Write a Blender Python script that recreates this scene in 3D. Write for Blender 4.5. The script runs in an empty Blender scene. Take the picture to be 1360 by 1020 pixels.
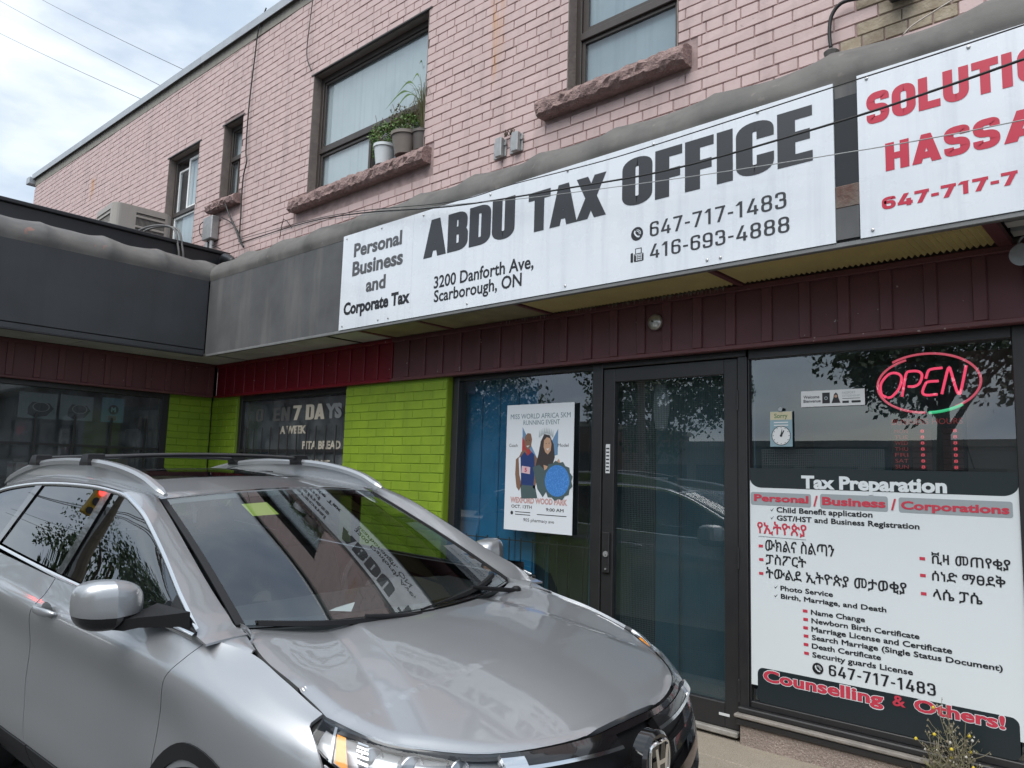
import bpy, math, random
from math import sin, cos, pi, radians, atan, sqrt
from mathutils import Vector, Matrix
random.seed(11)
sc = bpy.context.scene
COL = sc.collection

# ---------------------------------------------------------------- camera
cam_data = bpy.data.cameras.new("camera")
cam_data.sensor_width = 36.0
cam_data.lens = 36.0 * 1005.63 / 1360.0
cam_data.clip_start = 0.05
cam_data.clip_end = 3000
cam = bpy.data.objects.new("camera", cam_data)
COL.objects.link(cam)
_y, _p, _r = radians(42.0973), radians(6.8344), radians(1.7178)
_f = Vector((-sin(_y) * cos(_p), cos(_y) * cos(_p), sin(_p)))
_rt = Vector((cos(_y), sin(_y), 0))
_u = _rt.cross(_f)
_r2 = _rt * cos(_r) + _u * sin(_r)
_u2 = -_rt * sin(_r) + _u * cos(_r)
_m = Matrix((_r2, _u2, -_f)).transposed().to_4x4()
_m.translation = Vector((0.660, -4.3675, 1.5))
cam.matrix_world = _m
sc.camera = cam

# ---------------------------------------------------------------- light
SUN_EL, SUN_AZ = radians(56), radians(170)   # azimuth clockwise from +Y: sun behind the camera, high, veiled by cloud
world = bpy.data.worlds.new("World")
sc.world = world
world.use_nodes = True
wn = world.node_tree
wn.nodes.clear()
def WN(t, **k):
    n = wn.nodes.new(t)
    for a, b in k.items(): setattr(n, a, b)
    return n
w_out = WN('ShaderNodeOutputWorld'); w_bg = WN('ShaderNodeBackground')
w_sky = WN('ShaderNodeTexSky', sky_type='NISHITA', sun_disc=False, sun_elevation=SUN_EL, sun_rotation=SUN_AZ, air_density=1.0, dust_density=1.5, ozone_density=1.2)
w_tc = WN('ShaderNodeTexCoord')
w_map = WN('ShaderNodeMapping'); w_map.inputs['Scale'].default_value = (1, 1, 2.6)
w_no = WN('ShaderNodeTexNoise'); w_no.inputs['Scale'].default_value = 2.1; w_no.inputs['Detail'].default_value = 7; w_no.inputs['Roughness'].default_value = .52; w_no.inputs['Distortion'].default_value = .35
w_cr = WN('ShaderNodeValToRGB')
w_cr.color_ramp.elements[0].position = .22; w_cr.color_ramp.elements[0].color = (0, 0, 0, 1)
w_cr.color_ramp.elements[1].position = .47; w_cr.color_ramp.elements[1].color = (1, 1, 1, 1)
w_no2 = WN('ShaderNodeTexNoise'); w_no2.inputs['Scale'].default_value = 3.4; w_no2.inputs['Detail'].default_value = 6; w_no2.inputs['Roughness'].default_value = .55
w_cc = WN('ShaderNodeValToRGB')
w_cc.color_ramp.elements[0].position = .40; w_cc.color_ramp.elements[0].color = (.50, .60, .73, 1)
w_cc.color_ramp.elements[1].position = .62; w_cc.color_ramp.elements[1].color = (.82, .89, .96, 1)
w_mul = WN('ShaderNodeMix', data_type='RGBA', blend_type='MULTIPLY'); w_mul.inputs[0].default_value = 1.0
w_mul.inputs[7].default_value = (8.6, 8.6, 8.6, 1)
w_mix = WN('ShaderNodeMix', data_type='RGBA')
w_bl = WN('ShaderNodeMix', data_type='RGBA', blend_type='MULTIPLY'); w_bl.inputs[0].default_value = 1.0; w_bl.inputs[7].default_value = (1.6, 1.5, 1.35, 1)
wl = wn.links.new
wl(w_tc.outputs['Generated'], w_map.inputs[0]); wl(w_map.outputs[0], w_no.inputs['Vector']); wl(w_map.outputs[0], w_no2.inputs['Vector'])
wl(w_no.outputs['Fac'], w_cr.inputs[0]); wl(w_no2.outputs['Fac'], w_cc.inputs[0])
wl(w_cc.outputs[0], w_mul.inputs[6]); wl(w_sky.outputs[0], w_bl.inputs[6])
wl(w_cr.outputs[0], w_mix.inputs[0]); wl(w_bl.outputs[2], w_mix.inputs[6]); wl(w_mul.outputs[2], w_mix.inputs[7])
wl(w_mix.outputs[2], w_bg.inputs[0]); wl(w_bg.outputs[0], w_out.inputs[0])
w_bg.inputs[1].default_value = 0.055

sun_d = bpy.data.lights.new("sun", 'SUN'); sun_d.energy = 1.3; sun_d.angle = radians(55); sun_d.color = (1.0, .97, .93)
sun = bpy.data.objects.new("sun", sun_d); COL.objects.link(sun)
_sd = Vector((sin(SUN_AZ) * cos(SUN_EL), cos(SUN_AZ) * cos(SUN_EL), sin(SUN_EL)))
sun.rotation_euler = _sd.to_track_quat('Z', 'Y').to_euler()

vs = sc.view_settings
vs.view_transform = 'Standard'; vs.look = 'None'; vs.exposure = 1.4; vs.gamma = 1.0
try: vs.use_curve_mapping = False
except Exception: pass
sc.render.engine = 'CYCLES'
sc.cycles.max_bounces = 10; sc.cycles.transparent_max_bounces = 12
sc.cycles.glossy_bounces = 5; sc.cycles.transmission_bounces = 8; sc.cycles.diffuse_bounces = 4
sc.cycles.caustics_reflective = False; sc.cycles.caustics_refractive = False

# ---------------------------------------------------------------- materials
MATS = {}
def mat(name, col=(.5, .5, .5), rough=.6, metal=0.0, spec=.5, noise=None, bump=None, coat=0.0, emit=None, rnd=0.0, streak=None, spots=None, extra=None):
    """noise=(scale, amount[, second colour]); bump=(scale, strength[, distance]); streak=(colour, amount) vertical run marks; spots=(colour, scale, threshold)"""
    if name in MATS: return MATS[name]
    m = bpy.data.materials.new(name); m.use_nodes = True
    t = m.node_tree; N = t.nodes; L = t.links.new
    b = N['Principled BSDF']
    b.inputs['Roughness'].default_value = rough; b.inputs['Metallic'].default_value = metal
    b.inputs['Specular IOR Level'].default_value = spec
    b.inputs['Coat Weight'].default_value = coat; b.inputs['Coat Roughness'].default_value = .03
    geo = N.new('ShaderNodeNewGeometry')
    cur = N.new('ShaderNodeRGB'); cur.outputs[0].default_value = (*col, 1); cur = cur.outputs[0]
    def mixc(fac, a, bb, blend='MIX'):
        x = N.new('ShaderNodeMix'); x.data_type = 'RGBA'; x.blend_type = blend
        if isinstance(fac, float): x.inputs[0].default_value = fac
        else: L(fac, x.inputs[0])
        L(a, x.inputs[6])
        if isinstance(bb, tuple): x.inputs[7].default_value = (*bb[:3], 1)
        else: L(bb, x.inputs[7])
        return x.outputs[2]
    def noise_n(scale, detail=5, mapping=None, rough_=.6):
        n = N.new('ShaderNodeTexNoise'); n.inputs['Scale'].default_value = scale; n.inputs['Detail'].default_value = detail; n.inputs['Roughness'].default_value = rough_
        if mapping:
            mp = N.new('ShaderNodeMapping'); mp.inputs['Scale'].default_value = mapping; L(geo.outputs['Position'], mp.inputs[0]); L(mp.outputs[0], n.inputs['Vector'])
        else: L(geo.outputs['Position'], n.inputs['Vector'])
        return n.outputs['Fac']
    def ramp(fac, a, bb):
        r = N.new('ShaderNodeMapRange'); r.inputs[1].default_value = a; r.inputs[2].default_value = bb; L(fac, r.inputs[0]); return r.outputs[0]
    def times(fac, k):
        r = N.new('ShaderNodeMath'); r.operation = 'MULTIPLY'; L(fac, r.inputs[0]); r.inputs[1].default_value = k; return r.outputs[0]
    if noise:
        c2 = noise[2] if len(noise) > 2 else tuple(c * .6 for c in col)
        cur = mixc(times(ramp(noise_n(noise[0]), .35, .7), noise[1]), cur, c2)
    if rnd:
        oi = N.new('ShaderNodeObjectInfo')
        hs = N.new('ShaderNodeHueSaturation'); hs.inputs['Saturation'].default_value = 1
        v = N.new('ShaderNodeMapRange'); v.inputs[3].default_value = 1 - rnd; v.inputs[4].default_value = 1 + rnd; L(oi.outputs['Random'], v.inputs[0])
        L(v.outputs[0], hs.inputs['Value']); L(cur, hs.inputs['Color']); cur = hs.outputs[0]
    if streak:
        cur = mixc(times(ramp(noise_n(1.0, 4, (streak[2] if len(streak) > 2 else 14, 14, .7)), .5, .75), streak[1]), cur, streak[0])
    if spots:
        cur = mixc(times(ramp(noise_n(spots[1], 3), spots[2], spots[2] + .04), spots[3] if len(spots) > 3 else .9), cur, spots[0])
    if extra: cur = extra(N, L, geo, cur, mixc, noise_n, ramp, times)
    L(cur, b.inputs['Base Color'])
    if bump:
        bn = N.new('ShaderNodeBump'); bn.inputs['Strength'].default_value = bump[1]; bn.inputs['Distance'].default_value = bump[2] if len(bump) > 2 else .01
        L(noise_n(bump[0], 6), bn.inputs['Height']); L(bn.outputs[0], b.inputs['Normal'])
    if rough > .12 and metal < .5 and noise:
        rr = N.new('ShaderNodeMapRange'); rr.inputs[3].default_value = max(0, rough - .12); rr.inputs[4].default_value = min(1, rough + .1); L(noise_n(noise[0] * 2.3), rr.inputs[0]); L(rr.outputs[0], b.inputs['Roughness'])
    if emit:
        b.inputs['Emission Color'].default_value = (*emit[0], 1); b.inputs['Emission Strength'].default_value = emit[1]
    MATS[name] = m
    return m

def glass_mat(name, tint=(.9, .95, .95), ior=1.5, rough=0.0, wave=0.0, dust=0.0):
    """thin sheet glass: Fresnel mix of tinted transparency and mirror reflection, a little dust"""
    if name in MATS: return MATS[name]
    m = bpy.data.materials.new(name); m.use_nodes = True
    t = m.node_tree; N = t.nodes; L = t.links.new
    N.clear()
    o = N.new('ShaderNodeOutputMaterial'); mx = N.new('ShaderNodeMixShader'); tr = N.new('ShaderNodeBsdfTransparent'); gl = N.new('ShaderNodeBsdfGlossy'); fr = N.new('ShaderNodeFresnel')
    tr.inputs[0].default_value = (*tint, 1); gl.inputs['Roughness'].default_value = rough; gl.inputs[0].default_value = (.96, .98, 1, 1); fr.inputs[0].default_value = ior
    sh = mx.outputs[0]
    # both faces of the pane reflect, whatever side is seen: take the Fresnel of the outer side
    geo = N.new('ShaderNodeNewGeometry')
    if wave:
        n = N.new('ShaderNodeTexNoise'); n.inputs['Scale'].default_value = 1.3; n.inputs['Detail'].default_value = 1
        L(geo.outputs['Position'], n.inputs['Vector'])
        bp = N.new('ShaderNodeBump'); bp.inputs['Strength'].default_value = wave; bp.inputs['Distance'].default_value = .02
        L(n.outputs['Fac'], bp.inputs['Height']); L(bp.outputs[0], gl.inputs['Normal'])
    ii = N.new('ShaderNodeMapRange'); ii.inputs[3].default_value = ior; ii.inputs[4].default_value = 1 / ior; L(geo.outputs['Backfacing'], ii.inputs[0]); L(ii.outputs[0], fr.inputs[0])
    L(fr.outputs[0], mx.inputs[0]); L(tr.outputs[0], mx.inputs[1]); L(gl.outputs[0], mx.inputs[2])
    if dust:
        df = N.new('ShaderNodeBsdfDiffuse'); df.inputs[0].default_value = (.5, .55, .58, 1)
        m2 = N.new('ShaderNodeMixShader'); nn = N.new('ShaderNodeTexNoise'); nn.inputs['Scale'].default_value = 5; nn.inputs['Detail'].default_value = 6
        L(geo.outputs['Position'], nn.inputs['Vector'])
        r = N.new('ShaderNodeMapRange'); r.inputs[1].default_value = .35; r.inputs[2].default_value = .8; r.inputs[3].default_value = dust * .4; r.inputs[4].default_value = dust * 1.8; L(nn.outputs['Fac'], r.inputs[0])
        L(r.outputs[0], m2.inputs[0]); L(sh, m2.inputs[1]); L(df.outputs[0], m2.inputs[2]); sh = m2.outputs[0]
    L(sh, o.inputs[0])
    MATS[name] = m
    return m

# ---------------------------------------------------------------- object helpers
class MB:
    """collects faces of one mesh"""
    def __init__(s): s.v = []; s.f = []; s.m = []; s.mi = 0
    def add(s, vs_, fs):
        n = len(s.v); s.v += [tuple(p) for p in vs_]; s.f += [tuple(i + n for i in f) for f in fs]; s.m += [s.mi] * len(fs); return s
    def quad(s, a, b, c, d): return s.add([a, b, c, d], [(0, 1, 2, 3)])
    def box(s, x0, x1, y0, y1, z0, z1, ch=0.0):
        if x0 > x1: x0, x1 = x1, x0
        if y0 > y1: y0, y1 = y1, y0
        if z0 > z1: z0, z1 = z1, z0
        if ch <= 0:
            V = [(x, y, z) for x in (x0, x1) for y in (y0, y1) for z in (z0, z1)]
            return s.add(V, [(0, 1, 3, 2), (4, 6, 7, 5), (0, 4, 5, 1), (2, 3, 7, 6), (0, 2, 6, 4), (1, 5, 7, 3)])
        # chamfered box: three rings of faces
        c = min(ch, (x1 - x0) * .45, (y1 - y0) * .45, (z1 - z0) * .45)
        V = []; idx = {}
        for ix, (xo, xi) in enumerate(((x0, x0 + c), (x1, x1 - c))):
            for iy, (yo, yi) in enumerate(((y0, y0 + c), (y1, y1 - c))):
                for iz, (zo, zi) in enumerate(((z0, z0 + c), (z1, z1 - c))):
                    for k, p in enumerate(((xo, yi, zi), (xi, yo, zi), (xi, yi, zo))):
                        idx[(ix, iy, iz, k)] = len(V); V.append(p)
        I = lambda a, b, c_, k: idx[(a, b, c_, k)]
        F = []
        for i in (0, 1):
            q = [I(i, 0, 0, 0), I(i, 1, 0, 0), I(i, 1, 1, 0), I(i, 0, 1, 0)]; F.append(q if i else q[::-1])
            q = [I(0, i, 0, 1), I(0, i, 1, 1), I(1, i, 1, 1), I(1, i, 0, 1)]; F.append(q if i else q[::-1])
            q = [I(0, 0, i, 2), I(1, 0, i, 2), I(1, 1, i, 2), I(0, 1, i, 2)]; F.append(q if i else q[::-1])
        for a in (0, 1):
            for b in (0, 1):
                F.append([I(a, b, 0, 0), I(a, b, 1, 0), I(a, b, 1, 1), I(a, b, 0, 1)])
                F.append([I(a, 0, b, 0), I(a, 1, b, 0), I(a, 1, b, 2), I(a, 0, b, 2)])
                F.append([I(0, a, b, 1), I(1, a, b, 1), I(1, a, b, 2), I(0, a, b, 2)])
                for c_ in (0, 1): F.append([I(a, b, c_, 0), I(a, b, c_, 1), I(a, b, c_, 2)])
        return s.add(V, F)
    def tube(s, pts, r, n=8, cap=True, r_end=None):
        pts = [Vector(p) for p in pts]; rings = []
        up = Vector((0, 0, 1)); last = None
        for i, p in enumerate(pts):
            d = (pts[min(i + 1, len(pts) - 1)] - pts[max(i - 1, 0)])
            if d.length < 1e-9: d = Vector((0, 0, 1))
            d.normalize()
            a = (last - d * last.dot(d)) if last else d.cross(up if abs(d.z) < .9 else Vector((1, 0, 0)))
            if a.length < 1e-6: a = d.orthogonal()
            a.normalize(); last = a; b = d.cross(a)
            rr = r if not isinstance(r, (list, tuple)) else r[i]
            if r_end is not None: rr = r + (r_end - r) * i / (len(pts) - 1)
            rings.append([p + a * cos(2 * pi * k / n) * rr + b * sin(2 * pi * k / n) * rr for k in range(n)])
        V = [q for R_ in rings for q in R_]; F = []
        for i in range(len(pts) - 1):
            for k in range(n):
                F.append((i * n + k, i * n + (k + 1) % n, (i + 1) * n + (k + 1) % n, (i + 1) * n + k))
        if cap: F.append(tuple(range(n))[::-1]); F.append(tuple((len(pts) - 1) * n + k for k in range(n)))
        return s.add(V, F)
    def lathe(s, prof, c=(0, 0, 0), n=20, axis='z'):
        V = []; F = []
        for (r, h) in prof:
            for k in range(n):
                a = 2 * pi * k / n
                if axis == 'z': V.append((c[0] + r * cos(a), c[1] + r * sin(a), c[2] + h))
                elif axis == 'y': V.append((c[0] + r * cos(a), c[1] + h, c[2] + r * sin(a)))
                else: V.append((c[0] + h, c[1] + r * cos(a), c[2] + r * sin(a)))
        for i in range(len(prof) - 1):
            for k in range(n): F.append((i * n + k, i * n + (k + 1) % n, (i + 1) * n + (k + 1) % n, (i + 1) * n + k))
        F.append(tuple(range(n))[::-1]); F.append(tuple((len(prof) - 1) * n + k for k in range(n)))
        return s.add(V, F)
    def grid(s, fn, nu, nv, flip=False):
        V = [fn(i / nu, j / nv) for i in range(nu + 1) for j in range(nv + 1)]; F = []
        for i in range(nu):
            for j in range(nv):
                a = i * (nv + 1) + j; q = (a, a + nv + 1, a + nv + 2, a + 1); F.append(q[::-1] if flip else q)
        return s.add(V, F)
    def mesh(s, name, mats, smooth=False):
        me = bpy.data.meshes.new(name); me.from_pydata(s.v, [], s.f)
        if not isinstance(mats, (list, tuple)): mats = [mats]
        for m_ in mats: me.materials.append(m_)
        if len(mats) > 1: me.polygons.foreach_set('material_index', s.m)
        if smooth: me.polygons.foreach_set('use_smooth', [True] * len(me.polygons))
        me.update(); return me
    def build(s, name, mats, parent=None, smooth=False, **tags):
        o = bpy.data.objects.new(name, s.mesh(name, mats, smooth)); COL.objects.link(o)
        if smooth == 'auto':
            autosmooth(o)
        if parent is not None: o.parent = parent
        tag(o, **tags); return o

def autosmooth(o, ang=35):
    me = o.data
    try: me.set_sharp_from_angle(angle=radians(ang))
    except Exception: pass

def tag(o, label=None, cat=None, group=None, kind=None):
    if label: o['label'] = label
    if cat: o['category'] = cat
    if group: o['group'] = group
    if kind: o['kind'] = kind
    return o
def thing(name, label, cat, loc=(0, 0, 0), group=None, rot=None):
    o = bpy.data.objects.new(name, None); o.empty_display_size = .1; COL.objects.link(o); o.location = loc
    if rot: o.rotation_euler = rot
    return tag(o, label, cat, group)
def inst(src_mesh, name, parent, loc, rot=None, scale=None):
    o = bpy.data.objects.new(name, src_mesh); COL.objects.link(o); o.parent = parent; o.location = loc
    if rot: o.rotation_euler = rot
    if scale: o.scale = scale
    return o
def copy_tree(o, parent=None):
    c = o.copy(); COL.objects.link(c)
    if parent is not None: c.parent = parent
    for ch in list(o.children): copy_tree(ch, c)
    return c
def catmull(P, n=8):
    """points through P, n per span"""
    P = [Vector(p) for p in P]; out = []
    for i in range(len(P) - 1):
        p0 = P[i - 1] if i else P[0] * 2 - P[1]; p1 = P[i]; p2 = P[i + 1]; p3 = P[i + 2] if i + 2 < len(P) else P[-1] * 2 - P[-2]
        for k in range(n):
            t = k / n
            out.append(.5 * ((2 * p1) + (p2 - p0) * t + (2 * p0 - 5 * p1 + 4 * p2 - p3) * t * t + (3 * p1 - p0 - 3 * p2 + p3) * t ** 3))
    out.append(P[-1]); return out
def bezier_sag(a, b, sag, n=24):
    a = Vector(a); b = Vector(b)
    return [a.lerp(b, i / n) - Vector((0, 0, sag * 4 * (i / n) * (1 - i / n))) for i in range(n + 1)]

# ---------------------------------------------------------------- lettering
# a plane frame: origin, right vector, up vector, outward normal. Local text coords (x, y) -> world
def frame_pt(fr, x, y, h=0.0):
    o, r, u, n = fr
    return (o[0] + r[0] * x + u[0] * y + n[0] * h, o[1] + r[1] * x + u[1] * y + n[1] * h, o[2] + r[2] * x + u[2] * y + n[2] * h)
def facade(y): return ((0, y, 0), (1, 0, 0), (0, 0, 1), (0, -1, 0))
def wing(x): return ((x, 0, 0), (0, 1, 0), (0, 0, 1), (1, 0, 0))
_capcache = {}
def font_mesh(s, bold, spacing=1.0):
    c = bpy.data.curves.new('lettering', 'FONT'); c.body = s; c.size = 1; c.bevel_depth = bold; c.bevel_resolution = 0; c.resolution_u = 3; c.space_character = spacing
    o = bpy.data.objects.new('lettering', c); COL.objects.link(o)
    bpy.context.view_layer.update()
    me = bpy.data.meshes.new_from_object(o.evaluated_get(bpy.context.evaluated_depsgraph_get()))
    bpy.data.objects.remove(o); bpy.data.curves.remove(c)
    return me
CAP = None
def text(s, fr, x0, x1, z0, zc, bold, m, parent, h=.002, spacing=1.0, shear=0.0, name='lettering', fullbox=False, tall=None):
    """lettering whose ink runs x0..x1, baseline z0, capital top zc on plane fr"""
    me = font_mesh(s, bold, spacing)
    vs_ = [v.co.copy() for v in me.vertices]
    if not vs_: return None
    mn = min(v.x for v in vs_); mxx = max(v.x for v in vs_)
    zmax = max(v.z for v in vs_) or 1
    lo, hi = 0.0 - bold, .69 + bold
    if fullbox: lo, hi = min(v.y for v in vs_), max(v.y for v in vs_)
    sy = (zc - z0) / (hi - lo); sx = (x1 - x0) / (mxx - mn)
    for v, q in zip(me.vertices, vs_):
        X_ = x0 + (q.x - mn) * sx; Y_ = z0 + (q.y - lo) * sy
        X_ += (Y_ - z0) * shear
        v.co = frame_pt(fr, X_, Y_, h + (q.z / zmax) * .00008)
    me.materials.clear(); me.materials.append(m)
    if bold > 0:   # keep the front half only
        import bmesh
        bm = bmesh.new(); bm.from_mesh(me); bm.verts.ensure_lookup_table()
        dead = [f_ for f_ in bm.faces if sum(vs_[v.index].z for v in f_.verts) < -1e-6]
        bmesh.ops.delete(bm, geom=dead, context='FACES')
        nn = Vector(fr[3])
        for f_ in bm.faces:
            f_.smooth = False
            if f_.normal.dot(nn) < 0: f_.normal_flip()
        bm.to_mesh(me); bm.free()
    me.name = name
    o = bpy.data.objects.new(name, me); COL.objects.link(o)
    if parent is not None: o.parent = parent
    return o

# block letters drawn as thick strokes
def _round(pts, r, closed=False, seg=7):
    P = [Vector((p[0], p[1])) for p in pts]; n = len(P); out = []
    for i, p in enumerate(P):
        if (i in (0, n - 1)) and not closed: out.append(p); continue
        a = P[i - 1]; b = P[(i + 1) % n]
        da = (a - p); db = (b - p); la, lb = da.length, db.length; da.normalize(); db.normalize()
        rr = min(r, la * .5, lb * .5)
        q0 = p + da * rr; q1 = p + db * rr
        for k in range(seg + 1):
            t = k / seg; out.append(q0 * (1 - t) ** 2 + p * 2 * t * (1 - t) * 1.0 + q1 * t * t)
    return out
def glyph(ch, w, t):
    """strokes of a glyph of ink width w, height 1, stem t: list of (points, closed, kind)"""
    a = t / 2; l, r_, b, tp = a, w - a, a * .92, 1 - a * .92; m = .5
    R_ = min(w * .5, .42)
    S = []
    P = lambda pts, closed=False, rad=R_: S.append((_round(pts, rad, closed), closed))
    L_ = lambda x0, y0, x1, y1: S.append(('para', x0, y0, x1, y1))
    if ch in '0O': P([(l, b), (r_, b), (r_, tp), (l, tp)], True)
    elif ch == 'C': P([(r_, .66), (r_, tp), (l, tp), (l, b), (r_, b), (r_, .36)])
    elif ch == 'U': P([(l, 1), (l, b), (r_, b), (r_, 1)])
    elif ch == 'D':
        S.append(([Vector((l, 0)), Vector((l, 1))], False)); P([(l, tp), (r_, tp), (r_, b), (l, b)])
    elif ch == 'B':
        S.append(([Vector((l, 0)), Vector((l, 1))], False)); P([(l, tp), (r_ - .02, tp), (r_ - .02, .52), (l, .52)], False, .24); P([(l, .52), (r_, .52), (r_, b), (l, b)], False, .24)
    elif ch == 'E': S += [([Vector((l, 0)), Vector((l, 1))], False), ([Vector((l, b)), Vector((w, b))], False), ([Vector((l, m)), Vector((w * .93, m))], False), ([Vector((l, tp)), Vector((w, tp))], False)]
    elif ch == 'F': S += [([Vector((l, 0)), Vector((l, 1))], False), ([Vector((l, m - .03)), Vector((w * .93, m - .03))], False), ([Vector((l, tp)), Vector((w, tp))], False)]
    elif ch == 'L': S += [([Vector((l, 0)), Vector((l, 1))], False), ([Vector((l, b)), Vector((w, b))], False)]
    elif ch == 'T': S += [([Vector((w / 2, 0)), Vector((w / 2, 1))], False), ([Vector((0, tp)), Vector((w, tp))], False)]
    elif ch == 'I': S += [([Vector((w / 2, 0)), Vector((w / 2, 1))], False)]
    elif ch == 'H': S += [([Vector((l, 0)), Vector((l, 1))], False), ([Vector((r_, 0)), Vector((r_, 1))], False), ([Vector((l, m)), Vector((r_, m))], False)]
    elif ch == 'N': S += [([Vector((l, 0)), Vector((l, 1))], False), ([Vector((r_, 0)), Vector((r_, 1))], False)]; L_(l, 1, r_, 0)
    elif ch == 'A': L_(a, 0, w / 2, 1); L_(w - a, 0, w / 2, 1); S.append(([Vector((w * .22, .26)), Vector((w * .78, .26))], False))
    elif ch == 'X': L_(a, 0, w - a, 1); L_(w - a, 0, a, 1)
    elif ch == 'S': P([(r_, .70), (r_, tp), (l, tp), (l, .51), (r_, .49), (r_, b), (l, b), (l, .30)])
    elif ch == '1': S.append(([Vector((w * .62, 0)), Vector((w * .62, 1))], False)); L_(w * .12, .78, w * .62, 1)
    elif ch == '2': P([(l, .70), (l, tp), (r_, tp), (r_, .58), (l + .02, b)]); S.append(([Vector((0, b)), Vector((w, b))], False))
    elif ch == '3': P([(l, .72), (l, tp), (r_ - .02, tp), (r_ - .02, .53), (w * .38, .53)], False, .22); P([(w * .38, .53), (r_, .53), (r_, b), (l, b), (l, .28)], False, .24)
    elif ch == '4': L_(a, .26, w * .60, 1); S += [([Vector((0, .24)), Vector((w, .24))], False), ([Vector((w * .74, 0)), Vector((w * .74, .56))], False)]
    elif ch == '6': P([(r_, .74), (r_, tp), (l, tp), (l, b), (r_, b), (r_, .57), (l, .57)], False, .26)
    elif ch == '9': P([(l, .26), (l, b), (r_, b), (r_, tp), (l, tp), (l, .43), (r_, .43)], False, .26)
    elif ch == '7': S.append(([Vector((0, tp)), Vector((w, tp))], False)); L_(w * .34, 0, w - a, 1)
    elif ch == '8': P([(l + .01, .52), (r_ - .01, .52), (r_ - .01, tp), (l + .01, tp)], True, .22); P([(l, b), (r_, b), (r_, .52), (l, .52)], True, .24)
    elif ch == '-': S.append(([Vector((0, .42)), Vector((w, .42))], False))
    return S
WID = {'I': .36, '-': .52, '1': .78, 'A': 1.18, 'X': 1.18, 'T': 1.0, 'L': .88, 'E': .86, 'F': .84, ' ': .45, 'N': 1.05, 'H': 1.0, '4': 1.06}
def block(s, fr, x0, x1, z0, z1, m, parent, w=.46, t=.17, gap=.07, h=.0015, zr=None, name='lettering'):
    """stroke lettering filling x0..x1, z0..z1 (zr = (z0, z1) at the right end when the line is not level)"""
    mb = MB(); cx = 0; items = []
    for ch in s:
        gw = w * WID.get(ch, 1.0)
        if ch == 'I': gw = t
        items.append((ch, cx, gw)); cx += gw + gap
    tot = cx - gap; H = z1 - z0; k = (x1 - x0) / tot; lay = 0
    tk = t
    for ch, ox, gw in items:
        for st in glyph(ch, gw, t):
            lay += 1
            hh = h + (lay % 6) * .00006
            if st[0] == 'para':
                _, ax, ay, bx, by = st; d = Vector((bx - ax, by - ay)); hw = tk / 2 / max(.5, abs(d.y) / d.length)
                q = [(ax - hw, ay), (ax + hw, ay), (bx + hw, by), (bx - hw, by)]
                # keep inside the glyph
                pts = [(min(max(px, 0 if ch in 'A4' else -.02), gw + (0 if ch in 'A4' else .02)), py) for px, py in q]
                mb.add([frame_pt(fr, x0 + (ox + px) * k, z0 + py * H, hh) for px, py in pts], [(0, 1, 2, 3)])
            else:
                P, closed = st; n = len(P); Ls = []; Rs = []
                for i, p in enumerate(P):
                    pa = P[i - 1] if (i or closed) else None; pb = P[(i + 1) % n] if (i < n - 1 or closed) else None
                    d1 = (p - pa).normalized() if pa is not None and (p - pa).length > 1e-6 else None
                    d2 = (pb - p).normalized() if pb is not None and (pb - p).length > 1e-6 else None
                    d = (d1 or d2) if not (d1 and d2) else (d1 + d2)
                    if d.length < 1e-6: d = d1
                    d = d.normalized(); nn = Vector((-d.y, d.x))
                    sc_ = 1.0
                    if d1 and d2: sc_ = min(1.6, 1 / max(.4, nn.dot(Vector((-d1.y, d1.x)))))
                    hv = tk / 2 * sc_
                    # horizontals a little thinner than stems
                    Ls.append((p.x + nn.x * hv, p.y + nn.y * hv * .92)); Rs.append((p.x - nn.x * hv, p.y - nn.y * hv * .92))
                V = [frame_pt(fr, x0 + (ox + q[0]) * k, z0 + q[1] * H, hh) for q in Ls + Rs]
                F = [(i, (i + 1) % n, n + (i + 1) % n, n + i) for i in range(n if closed else n - 1)]
                mb.add(V, F)
    if zr:   # shear in z
        vn = []
        for v in mb.v:
            f_ = (v[0] - x0) / (x1 - x0); tt = (v[2] - z0) / H
            vn.append((v[0], v[1], (z0 + (zr[0] - z0) * f_) + tt * ((z1 - z0) * (1 - f_) + (zr[1] - zr[0]) * f_)))
        mb.v = vn
    return mb.build(name, m, parent)
def disc(mb, fr, cx, cz, r, h, n=24, r0=None):
    if r0 is None: mb.add([frame_pt(fr, cx + r * cos(2 * pi * k / n), cz + r * sin(2 * pi * k / n), h) for k in range(n)], [tuple(range(n))])
    else:
        mb.add([frame_pt(fr, cx + q * cos(2 * pi * k / n), cz + q * sin(2 * pi * k / n), h) for q in (r0, r) for k in range(n)], [(k, (k + 1) % n, n + (k + 1) % n, n + k) for k in range(n)])
def poly(mb, fr, pts, h): mb.add([frame_pt(fr, x, z, h) for x, z in pts], [tuple(range(len(pts)))])
def rect(mb, fr, x0, x1, z0, z1, h, r=0.0, seg=5):
    if r <= 0: return poly(mb, fr, [(x0, z0), (x1, z0), (x1, z1), (x0, z1)], h)
    P = []
    for cx, cz, a0 in ((x1 - r, z0 + r, -90), (x1 - r, z1 - r, 0), (x0 + r, z1 - r, 90), (x0 + r, z0 + r, 180)):
        for k in range(seg + 1):
            a = radians(a0 + 90 * k / seg); P.append((cx + r * cos(a), cz + r * sin(a)))
    poly(mb, fr, P, h)

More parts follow.
